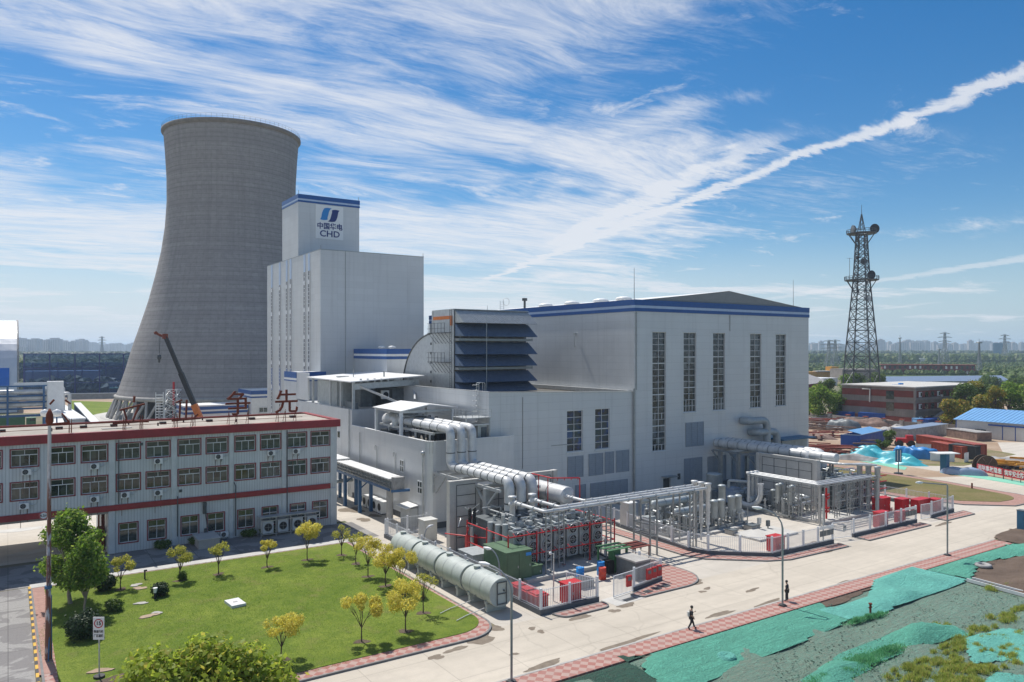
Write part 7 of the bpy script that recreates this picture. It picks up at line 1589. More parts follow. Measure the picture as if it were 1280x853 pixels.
def telecom():
    x, y = 260.8, 160.9; prof = [(0,5.3),(21,4.2),(47,2.2),(64,1.45),(64.1,1.2),(71,.15)]
    lv = [0,7.5,14,19.5,24.5,29,33,36.8,40.3,43.7,47,49.5,52,54.5,57,59.4,61.7,64]
    T = lattice('telecom_tower','tall dark lattice telecom tower with two round platforms and dishes', x, y, prof, lv, .34, 'steel_dark', .2)
    mb = MB(); 
    for k in range(4):
        a = .2+pi/4+k*pi/2
        mb.bar((x+1.6*cos(a),y+1.6*sin(a),64),(x+.15*cos(a),y+.15*sin(a),71.5),.18)
        b = a+pi/2
        for z, q in ((66,1.2),(68,.8)): mb.bar((x+q*cos(a),y+q*sin(a),z),(x+q*cos(b),y+q*sin(b),z),.12); mb.bar((x+q*cos(a),y+q*sin(a),z),(x+.7*q*cos(b),y+.7*q*sin(b),z+2),.1)
    mb.cyl((x,y,70),(x,y,75),.14,.06,6); obj('spire', mb, 'steel_dark', T)
    for z, ro, ri in ((64.3,5.1,1.8),(47.2,5.8,2.8)):
        mb = MB(); mb.lathe([(ri,0),(ro,0),(ro,.35),(ri,.35),(ri,0)],(x,y,z),12); 
        for k in range(24): a = 2*pi*k/24; mb.bar((x+ro*cos(a),y+ro*sin(a),z+.3),(x+ro*cos(a),y+ro*sin(a),z+1.5),.10)
        mb.ring((x,y,z+1.5),(0,0,1),ro,.09,24); mb.ring((x,y,z+.9),(0,0,1),ro,.06,24)
        for k in range(8): a = 2*pi*k/8+.2; mb.bar((x+ri*.85*cos(a),y+ri*.85*sin(a),z-4.5),(x+ro*.9*cos(a),y+ro*.9*sin(a),z),.2)
        obj('platform', mb, 'steel_dark', T)
    # dishes: position by side offset along the view's right
    def dish(s, z, r, face, name='dish', mat='black', dep=.5):
        c = Vector((x+RT[0]*s+FW[0]*-1.5, y+RT[1]*s+FW[1]*-1.5, z)); f = Vector((*face,0)).normalized(); mb = MB(); mb.cyl(c, c+f*dep, r*.93, r, 22); mb.cyl(c-f*.6, c, r*.4, r*.93, 22); mb.cyl(c-f*1.2,c-f*.5,.18,n=8); obj(name, mb, mat, T)
    V = (-FW[0], -FW[1])
    dish(3.9,66.0,1.75,V); dish(-3.4,65.7,1.6,(-RT[0],-RT[1]),mat='equipment_dark',dep=.6); dish(-.1,54.0,1.15,V,mat='steel_dark'); dish(2.7,49.2,1.6,(-.3,-.9)); dish(1.3,40.6,1.25,V,mat='steel_pale'); dish(-2.2,55.5,.6,(-RT[0],-RT[1]),mat='black')
    mb = MB(); a = (x-RT[0]*4.4, y-RT[1]*4.4); mb.bar((*a,47.5),(*a,55.5),.12); mb.bar((a[0]-.9,a[1]+.6,55.4),(a[0]+.9,a[1]-.6,55.4),.1); obj('aerial', mb, 'steel_grey', T)
    mb = MB(); q = (x+RT[0]*2.2, y+RT[1]*2.2); ladder(mb,(*q,2),(x+RT[0]*1.2,y+RT[1]*1.2,46),.7,(.83,-.55),.9,.12); obj('ladder', mb, 'steel_grey', T)
telecom()
# slender striped mast with a blue head by the brick block
x, y = g(1118,526); t = thing('striped_mast', 'slim red and white mast with a small blue panel before the brick block', 'mast', (x,y,0)); h = 11.5
mb = MB(); mr = MB()
for k in range(12): (mr if k % 2 else mb).cyl((x,y,k*.8),(x,y,k*.8+.8),.32,n=8)
obj('white_section', mb, 'white_paint', t); obj('red_section', mr, 'fire_red', t); mb = MB(); mb.obox((x+.3,y-.5,10.6),(2.6,.3,1.2),-.6); mb.obox((x+1.8,y-1.0,10.9),(1.2,.9,1.4),-.6); obj('panel', mb, 'barrel_blue', t); mb = MB(); mb.bar((x,y,9.6),(x,y,10.6),.2); obj('neck', mb, 'steel_grey', t)

# brick block, sheds, prefab rows
def old_block():
    x0, x1, y0, y1, H = 218.8, 258.0, 118.5, 141.5, 10.8
    t = thing('old_brick_block', 'old three storey block banded in red brick and grey render', 'building', (x0,y0,0)); mb = MB(); mb.box(x0,x1,y0,y1,0,H); obj('wall', mb, 'old_render', t)
    for a, b in ((.0,2.2),(4.5,6.3),(8.0,9.9)): mb = MB(); mb.box(x0-.12,x1,y0-.12,y1,a,b); obj('brick_band', mb, 'brick_red', t)
    mb = MB(); mb.box(x0-.5,x1+.3,y0-.5,y1+.3,H,H+.35); obj('roof', mb, 'concrete_pale', t); mb = MB(); mb.box(x0-.3,x0+.3,y0-.3,y0+.3,0,H); mb.box(x0-.6,x1,y0-.62,y0-.12,7.2,7.9); mb.box(x0-.6,x1,y0-.62,y0-.12,3.7,4.4); obj('drain_and_ledges', mb, 'old_render', t)
    for z in (8.1,4.6,1.0):
        for k in range(11):
            x = x0+1.8+k*3.4; mb = MB(); mb.box(x,x+1.7,y0-.16,y0-.123,z,z+1.5); w = obj('window', mb, 'office_glass' if k % 3 else 'white_frame', t)
            if k % 3 == 0: mb = MB(); mb.box(x+.9,x+1.6,y0-.19,y0-.163,z+.2,z+1.3); obj('pane', mb, 'office_glass', w)
            if (k*7+int(z)) % 4 == 1: mb = MB(); mb.box(x+1.9,x+2.6,y0-.6,y0-.125,z-.2,z+.4); obj('cooler', mb, 'concrete_pale', t)
    for z in (8.2,4.8): mb = MB(); mb.box(x0-.16,x0-.123,y0+6.2,y0+8.6,z-1.0,z+1.5); obj('window', mb, 'office_glass', t)
    mb = MB(); mb.tube([(x0-.5,y1-7,9.9),(x0-.5,y1-9.5,9.9),(x0-.5,y1-9.5,6)],.25,6); mb.bar((x0+4,y0-.8,.4),(x0+16,y0-.8,4.0),.5); obj('pipes', mb, 'concrete', t)
old_block()
def blue_shed():
    x0, x1, y0, y1 = 200.8, 222.0, 60.0, 98.3; he, hr = 4.3, 6.6; xm = (x0+x1)/2
    t = thing('blue_roofed_shed', 'long pale shed with bright blue pitched roof and blue framed sliding door', 'shed', (x0,y1,0)); mb = MB(); mb.box(x0,x1,y0,y1,0,he); mb.add([(x0,y1,he),(x1,y1,he),(xm,y1,hr)],[(0,1,2)]); obj('wall', mb, 'shed_wall', t)
    mb = MB(); mb.add([(x0-.5,y0-.5,he-.05),(xm,y0-.5,hr+.08),(xm,y1+.5,hr+.08),(x0-.5,y1+.5,he-.05)],[(0,1,2,3)]); mb.add([(xm,y0-.5,hr+.08),(x1+.5,y0-.5,he-.05),(x1+.5,y1+.5,he-.05),(xm,y1+.5,hr+.08)],[(0,1,2,3)])
    for k in range(40): y = y0-.4+k*.98; mb.bar((x0-.5,y,he+.02),(xm,y,hr+.15),.05,.06)
    obj('roof', mb, 'roof_blue', t); mb = MB(); mb.box(x0-.45,x0-.05,78.5,90.5,3.35,3.65); 
    for y in (81.8,84.6,87.4): mb.box(x0-.12,x0-.003,y-.08,y+.08,0,3.35)
    mb.box(x0-.06,x0-.003,y1-.15,y1+.02,0,he); obj('door_rail', mb, 'hoarding_blue', t)
    mb = MB(); mb.box(x0-.08,x0-.003,81.9,84.5,.05,3.3); mb.box(x0-.08,x0-.003,84.7,87.3,.05,3.3); obj('door', mb, 'shed_wall', t)
    for y in (92.5,76.3): 
        mb = MB(); mb.box(x0-.06,x0-.003,y-1.3,y+1.3,.9,2.2); w = obj('window', mb, 'office_glass', t); mb = MB(); mb.box(x0-.12,x0-.06,y-.06,y+.06,.9,2.2); mb.box(x0-.12,x0-.06,y-1.3,y+1.3,1.5,1.6); obj('frame', mb, 'equipment_grey', w)
    for k, (ch, y) in enumerate((('仓',74.4),('库',72.6))): text('red_character', ch, 1.3, (x0-.05,y,2.9), (pi/2,0,-pi/2), 'fire_red', t, .02, .02)
blue_shed()
def prefab():
    a = Vector((*g(1103,468),0)); b = Vector((*g(1219,469),0)); d = (b-a); L = d.length; d.normalize(); rz = atan2(d.y, d.x); c = (a+b)/2; n = Vector((-d.y,d.x,0))
    t = thing('red_prefab_row', 'long two storey red prefab row with white doors far beyond the brick block', 'building', tuple(c)); mb = MB(); mb.obox((c.x+n.x*4,c.y+n.y*4,4.2),(L,8,8.4),rz); obj('wall', mb, 'brick_red', t)
    mb = MB(); mb.obox((c.x+n.x*4,c.y+n.y*4,8.6),(L+2,11,.4),rz); obj('roof', mb, 'container_red', t); mb = MB(); mb.obox((c.x-n.x*1,c.y-n.y*1,4.0),(L,2,.35),rz); mb.obox((c.x-n.x*1.9,c.y-n.y*1.9,5.0),(L,.15,.2),rz); obj('walkway', mb, 'container_red', t)
    for fl in (0,1):
        for k in range(18): p = a+d*(L*(k+.5)/18)-n*.1; m = 'white_paint' if (k*5+fl) % 7 in (1,3,5) else 'office_glass'; mb = MB(); mb.obox((p.x,p.y,2.0+fl*4.2),(1.8 if m == 'office_glass' else 1.5,.2,2.6),rz); obj('door' if m == 'white_paint' else 'window', mb, m, t)
    a = Vector((*g(1109,486),0)); b = Vector((*g(1262,484),0)); d = (b-a); L = d.length; d.normalize(); rz = atan2(d.y, d.x); c = (a+b)/2; n = Vector((-d.y,d.x,0))
    t = thing('long_grey_shed', 'long low blue grey shed between brick block and red prefab row', 'shed', tuple(c)); mb = MB(); mb.obox((c.x+n.x*6,c.y+n.y*6,1.9),(L,12,3.8),rz); obj('wall', mb, 'equipment_grey', t)
    mb = MB(); p = [a-n*.5, b-n*.5, b+n*6, a+n*6]; mb.add([(q.x,q.y,z) for q, z in zip(p,(3.8,3.8,6.6,6.6))],[(0,1,2,3)]); p = [a+n*6, b+n*6, b+n*12.5, a+n*12.5]; mb.add([(q.x,q.y,z) for q, z in zip(p,(6.6,6.6,3.8,3.8))],[(0,1,2,3)]); obj('roof', mb, 'duct_blue', t)
    mb = MB()
    for k in range(14): p = a+d*(L*(k+.5)/14)-n*.05; mb.obox((p.x,p.y,2.4),(2.2,.15,1.0),rz)
    obj('window_row', mb, 'office_glass', t)
prefab()
def box_thing(name, label, cat, px0, py0, px1, py1, depth, h, mat, roof=None, pitch=0, group=None):
    """block whose near long side runs between two ground points"""
    a = Vector((*g(px0,py0),0)); b = Vector((*g(px1,py1),0)); d = b-a; L = d.length; d.normalize(); n = Vector((-d.y,d.x,0)); n = n if n.x*FW[0]+n.y*FW[1] > 0 else -n; rz = atan2(d.y,d.x); c = (a+b)/2+n*depth/2
    t = thing(name, label, cat, (c.x,c.y,0), group); mb = MB(); mb.obox((c.x,c.y,h/2+.03),(L,depth,h),rz); obj('body', mb, mat, t)
    mb = MB()
    if pitch:
        e = .4; A, B, D_, E_ = a-d*e-n*e, b+d*e-n*e, b+d*e+n*(depth+e), a-d*e+n*(depth+e); m1, m2 = (A+E_)/2, (B+D_)/2
        mb.add([(A.x,A.y,h),(B.x,B.y,h),(m2.x,m2.y,h+pitch),(m1.x,m1.y,h+pitch),(D_.x,D_.y,h),(E_.x,E_.y,h)],[(0,1,2,3),(3,2,4,5),(0,3,5),(1,4,2)])
    else: mb.obox((c.x,c.y,h+.1),(L+.2,depth+.2,.14),rz)
    obj('roof', mb, roof or mat, t); return t, a, b, n, rz, c, L
# site containers and huts
def container(label, px0, py0, px1, py1, w, h, mat, plates=True):
    t, a, b, n, rz, c, L = box_thing('shipping_container', label, 'container', px0, py0, px1, py1, w, h, mat, mat if mat != 'container_red' else 'container_red'); d = (b-a).normalized(); mb = MB(); k = .3
    while k < L-.2: p = a+d*k-n*.04; mb.obox((p.x,p.y,h/2+.05),(.13,.09,h*.9),rz); k += .42
    for q in (a, b, a+n*w, b+n*w): mb.obox((q.x,q.y,h/2+.05),(.2,.2,h+.12),rz)
    obj('corrugation', mb, mat, t); e = MB()
    for s in (.3,.7): p = b+n*w*s+d*.05; e.obox((p.x,p.y,h/2+.05),(.06,w*.36,h*.88),rz)
    obj('end_door', e, mat, t); return t
container('long rusty red shipping container behind the shorter one', 1146,560,1218,574,2.6,2.75,'container_red')
container('shorter red shipping container in front with a white panel leaning on it', 1163,566,1202,574,2.5,2.3,'container_red')
container('dark container at the right end of the red ones', 1219,575,1231,573,5.0,2.5,'kerb_black')
container('bright blue container beside the site wall below the tower', 1073,527,1106,529,2.6,2.6,'hoarding_blue'); container('pale blue container right of the brick block corner', 1146,534,1158,534,2.4,2.2,'roof_blue'); container('dark blue container under the wall of the brick block', 1160,535,1178,533,2.4,2.2,'hoarding_blue'); container('small blue container left below the lattice tower', 1044,524,1062,526,2.6,2.4,'hoarding_blue')
box_thing('site_hut', 'long grey roofed site hut behind the red container', 'hut', 1136,551,1185,543,4,2.6,'scrap_grey','duct_blue'); box_thing('site_hut', 'low brown roofed hut behind the red container end', 'hut', 1183,546,1221,552,4,2.0,'scrap','scrap_grey')
box_thing('site_hut', 'low white roofed hut left of the long site hut', 'hut', 1113,545,1135,548,4,2.2,'scrap_grey','concrete_pale')
box_thing('grey_gabled_house', 'grey gabled roof house at the left of the lattice tower', 'house', 1000,500,1036,494,22,6.4,'brick_red','scrap_grey',4.0); box_thing('white_roofed_shed', 'low white roofed shed beyond the grey gabled house', 'shed', 1003,484,1047,482,20,4.5,'shed_wall','white_roof')
t, a, b, n, rz, c, L = box_thing('yellow_gantry', 'long orange yellow machine girder with a boxy cab beyond the trees', 'machine', 1000,474,1053,473,8,5.0,'yellow_steel'); mb = MB(); p = a+(b-a)*.75; mb.obox((p.x,p.y,7.0),(7,6,4),rz); obj('cab', mb, 'yellow_steel', t); mb = MB(); p = a+(b-a)*.6; mb.obox((p.x,p.y,5.6),(L*.5,5,.8),rz); obj('pale_cover', mb, 'concrete_pale', t)
t, a, b, n, rz, c, L = box_thing('grey_block_house', 'grey flat block behind the lattice tower', 'building', 1053,478,1100,478,20,8.5,'old_render')
# open blue hoarding enclosure
def hoarding():
    A, B, D = Vector((*g(1051,558),0)), Vector((*g(1075,559),0)), Vector((*g(1108,551),0)); E_ = A+(D-B); t = thing('blue_hoarding', 'blue hoarding enclosure with a bright blue roof sheet', 'enclosure', tuple(B)); mb = MB(); H = 2.6
    for p, q in ((A,B),(B,D),(D,E_),(E_,A)): mb.bar((p.x,p.y,H/2),(q.x,q.y,H/2),.12,H)
    obj('panels', mb, 'hoarding_blue', t); mb = MB(); p1, p2, p3, p4 = B+(A-B)*.02, B+(D-B)*.75, E_+(B-A)*.35+(D-B)*-.25, A+(B-A)*.35
    q = [B+(D-B)*.1+(A-B)*.02, B+(D-B)*.85, D+(A-B)*.7-(D-B)*.15, B+(D-B)*.1+(A-B)*.8]; mb.add([(v.x,v.y,z) for v, z in zip(q,(2.7,2.7,3.5,3.5))]+[(v.x,v.y,z-.1) for v, z in zip(q,(2.7,2.7,3.5,3.5))],[(0,1,2,3),(7,6,5,4),(0,4,5,1),(1,5,6,2),(2,6,7,3),(3,7,4,0)]); obj('roof_sheet', mb, 'roof_blue', t)
    mb = MB()
    for p, q in ((A,B),(B,D)): mb.bar((p.x,p.y,H+.05),(q.x,q.y,H+.05),.25,.14)
    obj('top_rail', mb, 'duct_blue', t)
hoarding()
def heap(name, label, cat, px, py, rx, ry, h, mat, seed, rz=0.3, n=18, rough=.28, flat=.6, z=.02):
    cx, cy = g(px, py); r = random.Random(seed); mb = MB(); ph = [r.uniform(0,6.3) for _ in range(6)]
    for i in range(n+1):
        u = i/n
        for k in range(n*2):
            a = 2*pi*k/(n*2); q = 1+.16*sin(2*a+ph[0])+.1*sin(3*a+ph[1])+.06*sin(7*a+ph[2]); x, y = rx*q*u*cos(a), ry*q*u*sin(a)
            zz = h*max(0,(1-u**(1/(1-flat)*1.2)))*(1+rough*(sin(3*x/rx*2+ph[3])*.5+sin(4*y/ry*2+ph[4])*.5)+rough*.5*sin(9*x/rx+5*y/ry+ph[5]))+r.uniform(-.04,.04)*h*(1-u)
            mb.v.append((cx+x*cos(rz)-y*sin(rz), cy+x*sin(rz)+y*cos(rz), z+max(0,zz)))
    m = n*2
    for i in range(n):
        for k in range(m): mb.face((i*m+k,(i+1)*m+k,(i+1)*m+(k+1)%m,i*m+(k+1)%m), True)
    o = obj(name, mb, mat); return tag(o, label, cat)
heap('tarpaulin_heap','largest turquoise tarpaulin heap beside the green strip','tarpaulin',1098,574,6.5,3.6,1.5,'tarp_cyan',3,-1.0,26,.45); heap('tarpaulin_heap','turquoise tarpaulin trailing off the end of the large heap','tarpaulin',1126,580,5.0,2.0,1.0,'tarp_cyan',5,-1.1,24,.5); heap('tarpaulin_heap','low turquoise tarpaulin lying farther behind the large heap','tarpaulin',1087,567,4.5,2.5,1.2,'tarp_cyan',6,-1.0,24,.5)
heap('tarpaulin_heap','boxy bright blue tarpaulin heap right of the turquoise ones','tarpaulin',1150,573,2.9,1.9,2.0,'tarp_blue',7,-1.0,20,.10,.93); heap('tarpaulin_heap','blue tarpaulin lean-to joined to the boxy blue heap','tarpaulin',1133,570,2.2,1.6,1.7,'tarp_blue',8,-1.0,20,.2,.88)
heap('pale_tarpaulin','pale blue plastic sheeted stack behind the green strip','tarpaulin',1203,593,3.4,1.5,1.1,'duct_blue',9,-1.0,18,.1,.85)
heap('rubble_heap','grey rubble row along the near edge of the tarpaulins','rubble',1066,575,7,1.3,.9,'scrap_grey',10,-1.1); heap('rubble_heap','dark grey covered stack behind the hoarding on the left','rubble',1055,537,4.2,3,2.6,'equipment_dark',12,-1.0,14,.1,.8); heap('rubble_heap','brown spoil heap left of the blue hoarding','rubble',1018,548,5,3,1.1,'scrap',13,-1.0)
heap('scrap_heap','brown stone and steel scrap heap along the site wall','scrap heap',1090,533,9,3,2.0,'scrap',14,-1.1); heap('scrap_heap','pale stone pile behind the blue hoarding','scrap heap',1120,541,5,2.5,1.6,'scrap_grey',15,-1.0)
# stacks of steel members in the yard
r = random.Random(21)
for i, (px, py, n, L, m, l) in enumerate([(1025,535,26,12,'scrap','brown steel stack nearest the hall corner'),(1044,530,22,11,'scrap_red','reddish steel stack behind the brown one'),(1030,545,16,10,'scrap_red','low rusty bar stack on the sandy ground'),(1040,566,18,8,'scrap_red','tangle of red frames beside the rubble row'),(1025,527,20,10,'scrap_grey','pale steel stack under the tower trees'),(1062,528,14,8,'scrap_grey','grey steel stack in front of the blue container'),(1084,561,10,6,'scrap','timber stack behind the turquoise heap'),(1020,562,14,7,'scrap_red','red pipe bundle beside the hall corner'),(1058,569,12,6,'scrap_red','short red trestles behind the rubble row')]):
    cx, cy = g(px, py); t = thing('steel_stack', l, 'steel stack', (cx,cy,0)); mb = MB(); a0 = r.uniform(-1.3,-.5)
    for k in range(n): a = a0+r.gauss(0,.14); q = L*r.uniform(.4,1); mb.obox((cx+r.gauss(0,L*.28),cy+r.gauss(0,L*.28),.15+r.random()**2*1.5),(q,r.uniform(.15,.5),r.uniform(.12,.3)),a)
    obj('members', mb, m, t); mb = MB()
    for k in range(int(n/2)): mb.obox((cx+r.gauss(0,L*.3),cy+r.gauss(0,L*.3),.12+r.random()*.8),(L*.25,.5,.3),a0+r.uniform(.6,2)); 
    obj('offcuts', mb, 'scrap' if m != 'scrap' else 'scrap_grey', t)
for i, (px, py) in enumerate([(1017,549),(1041,547),(1027,551)]):
    cx, cy = g(px, py); t = thing('rusty_fitting', ('left','right','middle')[i]+' small rusty fitting standing on the sand by the blue hoarding', 'scrap', (cx,cy,0)); mb = MB(); mb.cyl((cx,cy,0),(cx,cy,1.2+.5*(i==1)),.25,n=8); mb.cyl((cx-.9,cy,.4),(cx+.9,cy,.5),.22,n=8); mb.obox((cx,cy+.5,.25),(1.4,.8,.5),.5); obj('body', mb, 'scrap', t); mb = MB(); mb.cyl((cx,cy,1.2),(cx,cy,1.35),.45,n=10); obj('flange', mb, 'scrap_red', t)
# red tractor-like machine
x, y = g(1131,559); t = thing('red_tractor', 'small red machine with dark wheels beside the weeds', 'tractor', (x,y,0)); mb = MB(); mb.obox((x,y,1.5),(3.4,1.6,1.0),-.9); mb.obox((x+.6,y-.7,2.3),(1.4,1.5,.8),-.9); obj('body', mb, 'fire_red', t)
for s in (-1,1):
    for d_ in (-1.2,1.2): mb = MB(); cx, cy = x+d_*cos(-.9)-s*.9*sin(-.9), y+d_*sin(-.9)+s*.9*cos(-.9); mb.cyl((cx-.2*sin(.9),cy-.2*cos(.9),.8),(cx+.2*sin(.9),cy+.2*cos(.9),.8),.8,n=16); obj('wheel', mb, 'rubber', t)
# cable drum, orange steel, panels, signs
x, y = g(1231,589); t = thing('cable_drum', 'large dark brown half round cable drum behind the red banner', 'cable drum', (x,y,0)); mb = MB()
A = Vector((x,y,1.0)); ax = Vector((.55,.83,0))
for s in (-.7,.7): mb.cyl(A+ax*s-ax*.08, A+ax*s+ax*.08, 1.9, n=26)
mb.cyl(A-ax*.7, A+ax*.7, 1.1, n=20); obj('flange', mb, 'bark', t); mb = MB(); mb.cyl(A-ax*.95,A+ax*.95,.25,n=8)
for k in range(6): a = k*pi/3; c = A-ax*.8; s_ = ax.cross(Vector((0,0,1))); mb.bar(c, c+s_*1.7*cos(a)+Vector((0,0,1.7*sin(a))), .12)
obj('hub', mb, 'scrap', t)
r = random.Random(31)
for i, (px, py, l) in enumerate([(1252,586,'orange painted steel frames heaped behind the banner'),(1275,586,'orange steel frames at the right edge behind the banner')]):
    cx, cy = g(px, py); t = thing('orange_frames', l, 'steel frames', (cx,cy,0)); mb = MB()
    for k in range(12): mb.obox((cx+r.gauss(0,1.8),cy+r.gauss(0,1.8),.4+r.random()*1.3),(r.uniform(1.5,4),.35,.35),r.uniform(-1.4,-.6))
    obj('frames', mb, 'yellow_steel', t); mb = MB()
    for k in range(6): mb.obox((cx+r.gauss(0,1.6),cy+r.gauss(0,1.6),.3),(1.8,1.0,.5),r.uniform(0,3))
    obj('blocks', mb, 'rubber', t)
heap('stone_pile','grey stone pile behind the orange frames','stone pile',1262,578,5,2.6,.9,'scrap_grey',41,-.9); heap('stone_pile','pale sandy pile left of the orange frames','stone pile',1240,580,3.5,2,.7,'yard_soil',42,-.9)
def banner(px0, py0, px1, py1, txt, label):
    a = Vector((*g(px0,py0),0)); b = Vector((*g(px1,py1),0)); d = b-a; L = d.length; d.normalize(); rz = atan2(d.y,d.x); c = (a+b)/2; n = Vector((d.y,-d.x,0))
    t = thing('red_banner', label, 'banner', (c.x,c.y,0)); mb = MB(); mb.obox((c.x,c.y,1.15),(L,.06,1.25),rz); obj('cloth', mb, 'banner_red', t); mb = MB()
    for k in range(4): p = a+d*L*k/3; mb.bar((p.x,p.y,0),(p.x,p.y,1.95),.09)
    obj('post', mb, 'steel_dark', t); o = text('lettering', txt, .98, (c.x+n.x*.05,c.y+n.y*.05,1.15), (pi/2,0,rz), 'white_paint', t, .01, .012, sx=(L*.92)/(len(txt)*.98))
banner(1221,592,1254,599,'消除事故隐患','red banner with six white characters tied before the cable drum'); banner(1254.5,599.5,1287,606,'筑牢安全防线','red banner with white characters at the right edge')
def strip_sheet(label, pts): sheet('green_edge_sheet', pts, .05, 'green_strip', 0.0, label)
strip_sheet('pale green edge sheet in front of the tarpaulins', [g(1045,567),g(1049,572),g(1090,579.5),g(1131,588),g(1134,584.5),g(1090,575.5)]); strip_sheet('pale green edge sheet in front of the red banner', [g(1175,588),g(1176,591.5),g(1225,598.5),g(1300,611),g(1300,605.5),g(1225,594.5)])
x, y = g(1181,591); t = thing('blue_gate_pillar', 'square blue pillar under a flat pale yellow roof', 'pillar', (x,y,0)); mb = MB(); mb.obox((x,y,1.7),(1.1,1.1,3.4),0); obj('pillar', mb, 'sign_blue', t); mb = MB(); mb.obox((x,y,3.5),(4.2,2.4,.14),-.5); obj('roof', mb, 'stone_white', t); mb = MB(); mb.bar((x+.7,y,0),(x+.7,y,3.4),.15); obj('side_post', mb, 'roof_blue', t)
x, y = g(1123,593); t = thing('direction_sign', 'tall narrow blue sign post on the far side of the dry lawn', 'sign', (x,y,0)); mb = MB(); mb.cyl((x,y,0),(x,y,2.2),.08,n=8); mb.obox((x,y,.15),(1.2,1.0,.3),0); obj('post', mb, 'steel_dark', t); mb = MB(); mb.obox((x,y,3.3),(1.0,.35,2.3),-.6); obj('board', mb, 'sign_blue', t)
for k in (-.25,.25): mb = MB(); mb.obox((x+k*.8-.11,y-k*.55-.17,3.3),(.12,.04,1.9),-.6); obj('stripe', mb, 'white_paint', t)
x, y = g(1277,663); t = thing('blue_post_box', 'dark blue steel pillar box at the right edge by the road', 'pillar', (x,y,0)); mb = MB(); mb.obox((x,y,1.2),(.75,.75,2.4),0); obj('body', mb, 'sign_blue', t); mb = MB(); mb.obox((x,y,2.44),(.85,.85,.08),0); mb.obox((x,y,.06),(1.1,1.1,.12),0); obj('cap', mb, 'equipment_dark', t)
for i, (px, py, l, m) in enumerate([(1178,577,'white board leaning on the short red container','logo_board'),(1208,578,'white panel leaning at the container corner','white_paint'),(1154,566,'white panel leaning left of the short container','white_paint')]):
    x, y = g(px, py); t = thing('leaning_panel', l, 'panel', (x,y,0)); mb = MB(); w = (4.2,2.0,3.0)[i]; mb.obox((x,y,.95),(w,.1,1.8),-.95 if i != 1 else .1); obj('panel', mb, m, t)
    mb = MB(); rz = -.95 if i != 1 else .1; mb.obox((x-.07,y-.07,1.85),(w,.14,.08),rz); obj('edge', mb, 'duct_blue' if i == 0 else 'steel_grey', t)
# low perimeter wall with piers
def site_wall():
    P = [g(1016,523),g(1060,529),g(1105,534),g(1150,537),g(1196,540)]; t = thing('site_wall', 'low pinkish grey boundary wall with capped piers across the construction yard', 'wall', (*P[0],0)); mb = MB()
    for a, b in zip(P,P[1:]): mb.bar((*a,.95),(*b,.95),.3,1.9)
    obj('wall', mb, 'old_render', t)
    for a, b in zip(P,P[1:]):
        for k in range(2): u = k/2; x, y = a[0]+(b[0]-a[0])*u, a[1]+(b[1]-a[1])*u; mb = MB(); mb.box(x-.45,x+.45,y-.45,y+.45,0,2.3); p = obj('pier', mb, 'concrete', t); mb = MB(); mb.box(x-.6,x+.6,y-.6,y+.6,2.3,2.55); obj('cap', mb, 'scrap_red', p)
site_wall()
# trees on the right
def big_tree(label, px, py, h, w, m, n, s, seed, nb=12, group=None, name='broadleaf_tree', lo=.22):
    r = random.Random(seed); x, y = g(px, py); return tree(name, label, x, y, 0, h, 0, rblobs(r,h,w,nb,lo), m, n, s, seed, .25, .25, group=group)
G2 = 'trees beside the blue roofed shed'
for i, (px, py, h, w, m, l) in enumerate([(1189,538,8.5,3.8,'leaf_autumn','yellow green tree directly left of the blue roofed shed'),(1206,531,12.0,5.2,'leaf_mid','dark green tree rising behind the corner of the brick block'),(1217,528,13.0,5.2,'leaf_autumn','tallest yellow green tree over the shed roof'),(1233,529,11.5,5.0,'leaf_mid','green tree with a rounded top behind the shed roof'),(1246,531,11.5,4.4,'leaf_autumn','orange tinged tree above the middle of the shed roof'),(1262,530,12.5,5.2,'leaf_green','bright green tree above the right half of the shed roof'),(1280,531,13.0,5.5,'leaf_green','bright green tree cut by the right edge'),(1199,534,8.0,3.4,'leaf_autumn','low yellow tree between the shed corner and the dark tree'),(1226,534,9.0,3.6,'leaf_autumn','low orange green tree over the shed ridge end')]):
    big_tree(l, px, py, h, w, m, 3400, .30, 300+i, 14, G2)
G3 = 'trees between hall and lattice tower'
for i, (px, py, h, w, m, l) in enumerate([(1024,524,11.0,6.2,'leaf_green','broad green tree touching the hall corner'),(1046,523,9.5,5.6,'leaf_mid','broad green tree left of the lattice tower legs'),(1012,520,9.0,4.8,'leaf_mid','dark tree partly hidden by the hall corner'),(1036,508,10.5,5.5,'leaf_mid','dark tree behind the two broad ones'),(1070,503,12.0,6.5,'leaf_mid','dark tree standing inside the lattice tower legs'),(1090,505,10.5,5.5,'leaf_mid','dark tree right inside the lattice tower'),(1060,496,10.5,6.0,'leaf_green','green tree behind the lattice tower on the left'),(1080,517,5.0,4.0,'leaf_autumn','low yellowish tree under the lattice tower'),(1097,492,11,6,'leaf_mid','dark tree between the tower and the red prefab row')]):
    big_tree(l, px, py, h, w, m, 3000, .34, 330+i, 13, G3)
big_tree('small climbing green shrub tree on top of the old wall', 1112, 556, 3.4, 2.2, 'leaf_mid', 1400, .2, 350, 8); big_tree('low green bush left of the red machine', 1101, 562, 2.2, 2.2, 'leaf_mid', 900, .2, 351, 7, lo=.1)
for i, (px, py) in enumerate([(1228,492),(1268,490),(1240,486),(1280,486)]): big_tree(['round tree beyond the long grey shed on the left','round dark tree at the far right beyond the shed','small tree between the two far round ones','last far tree at the right edge'][i], px, py, 7, 7, 'leaf_mid', 1600, .5, 360+i, 9)

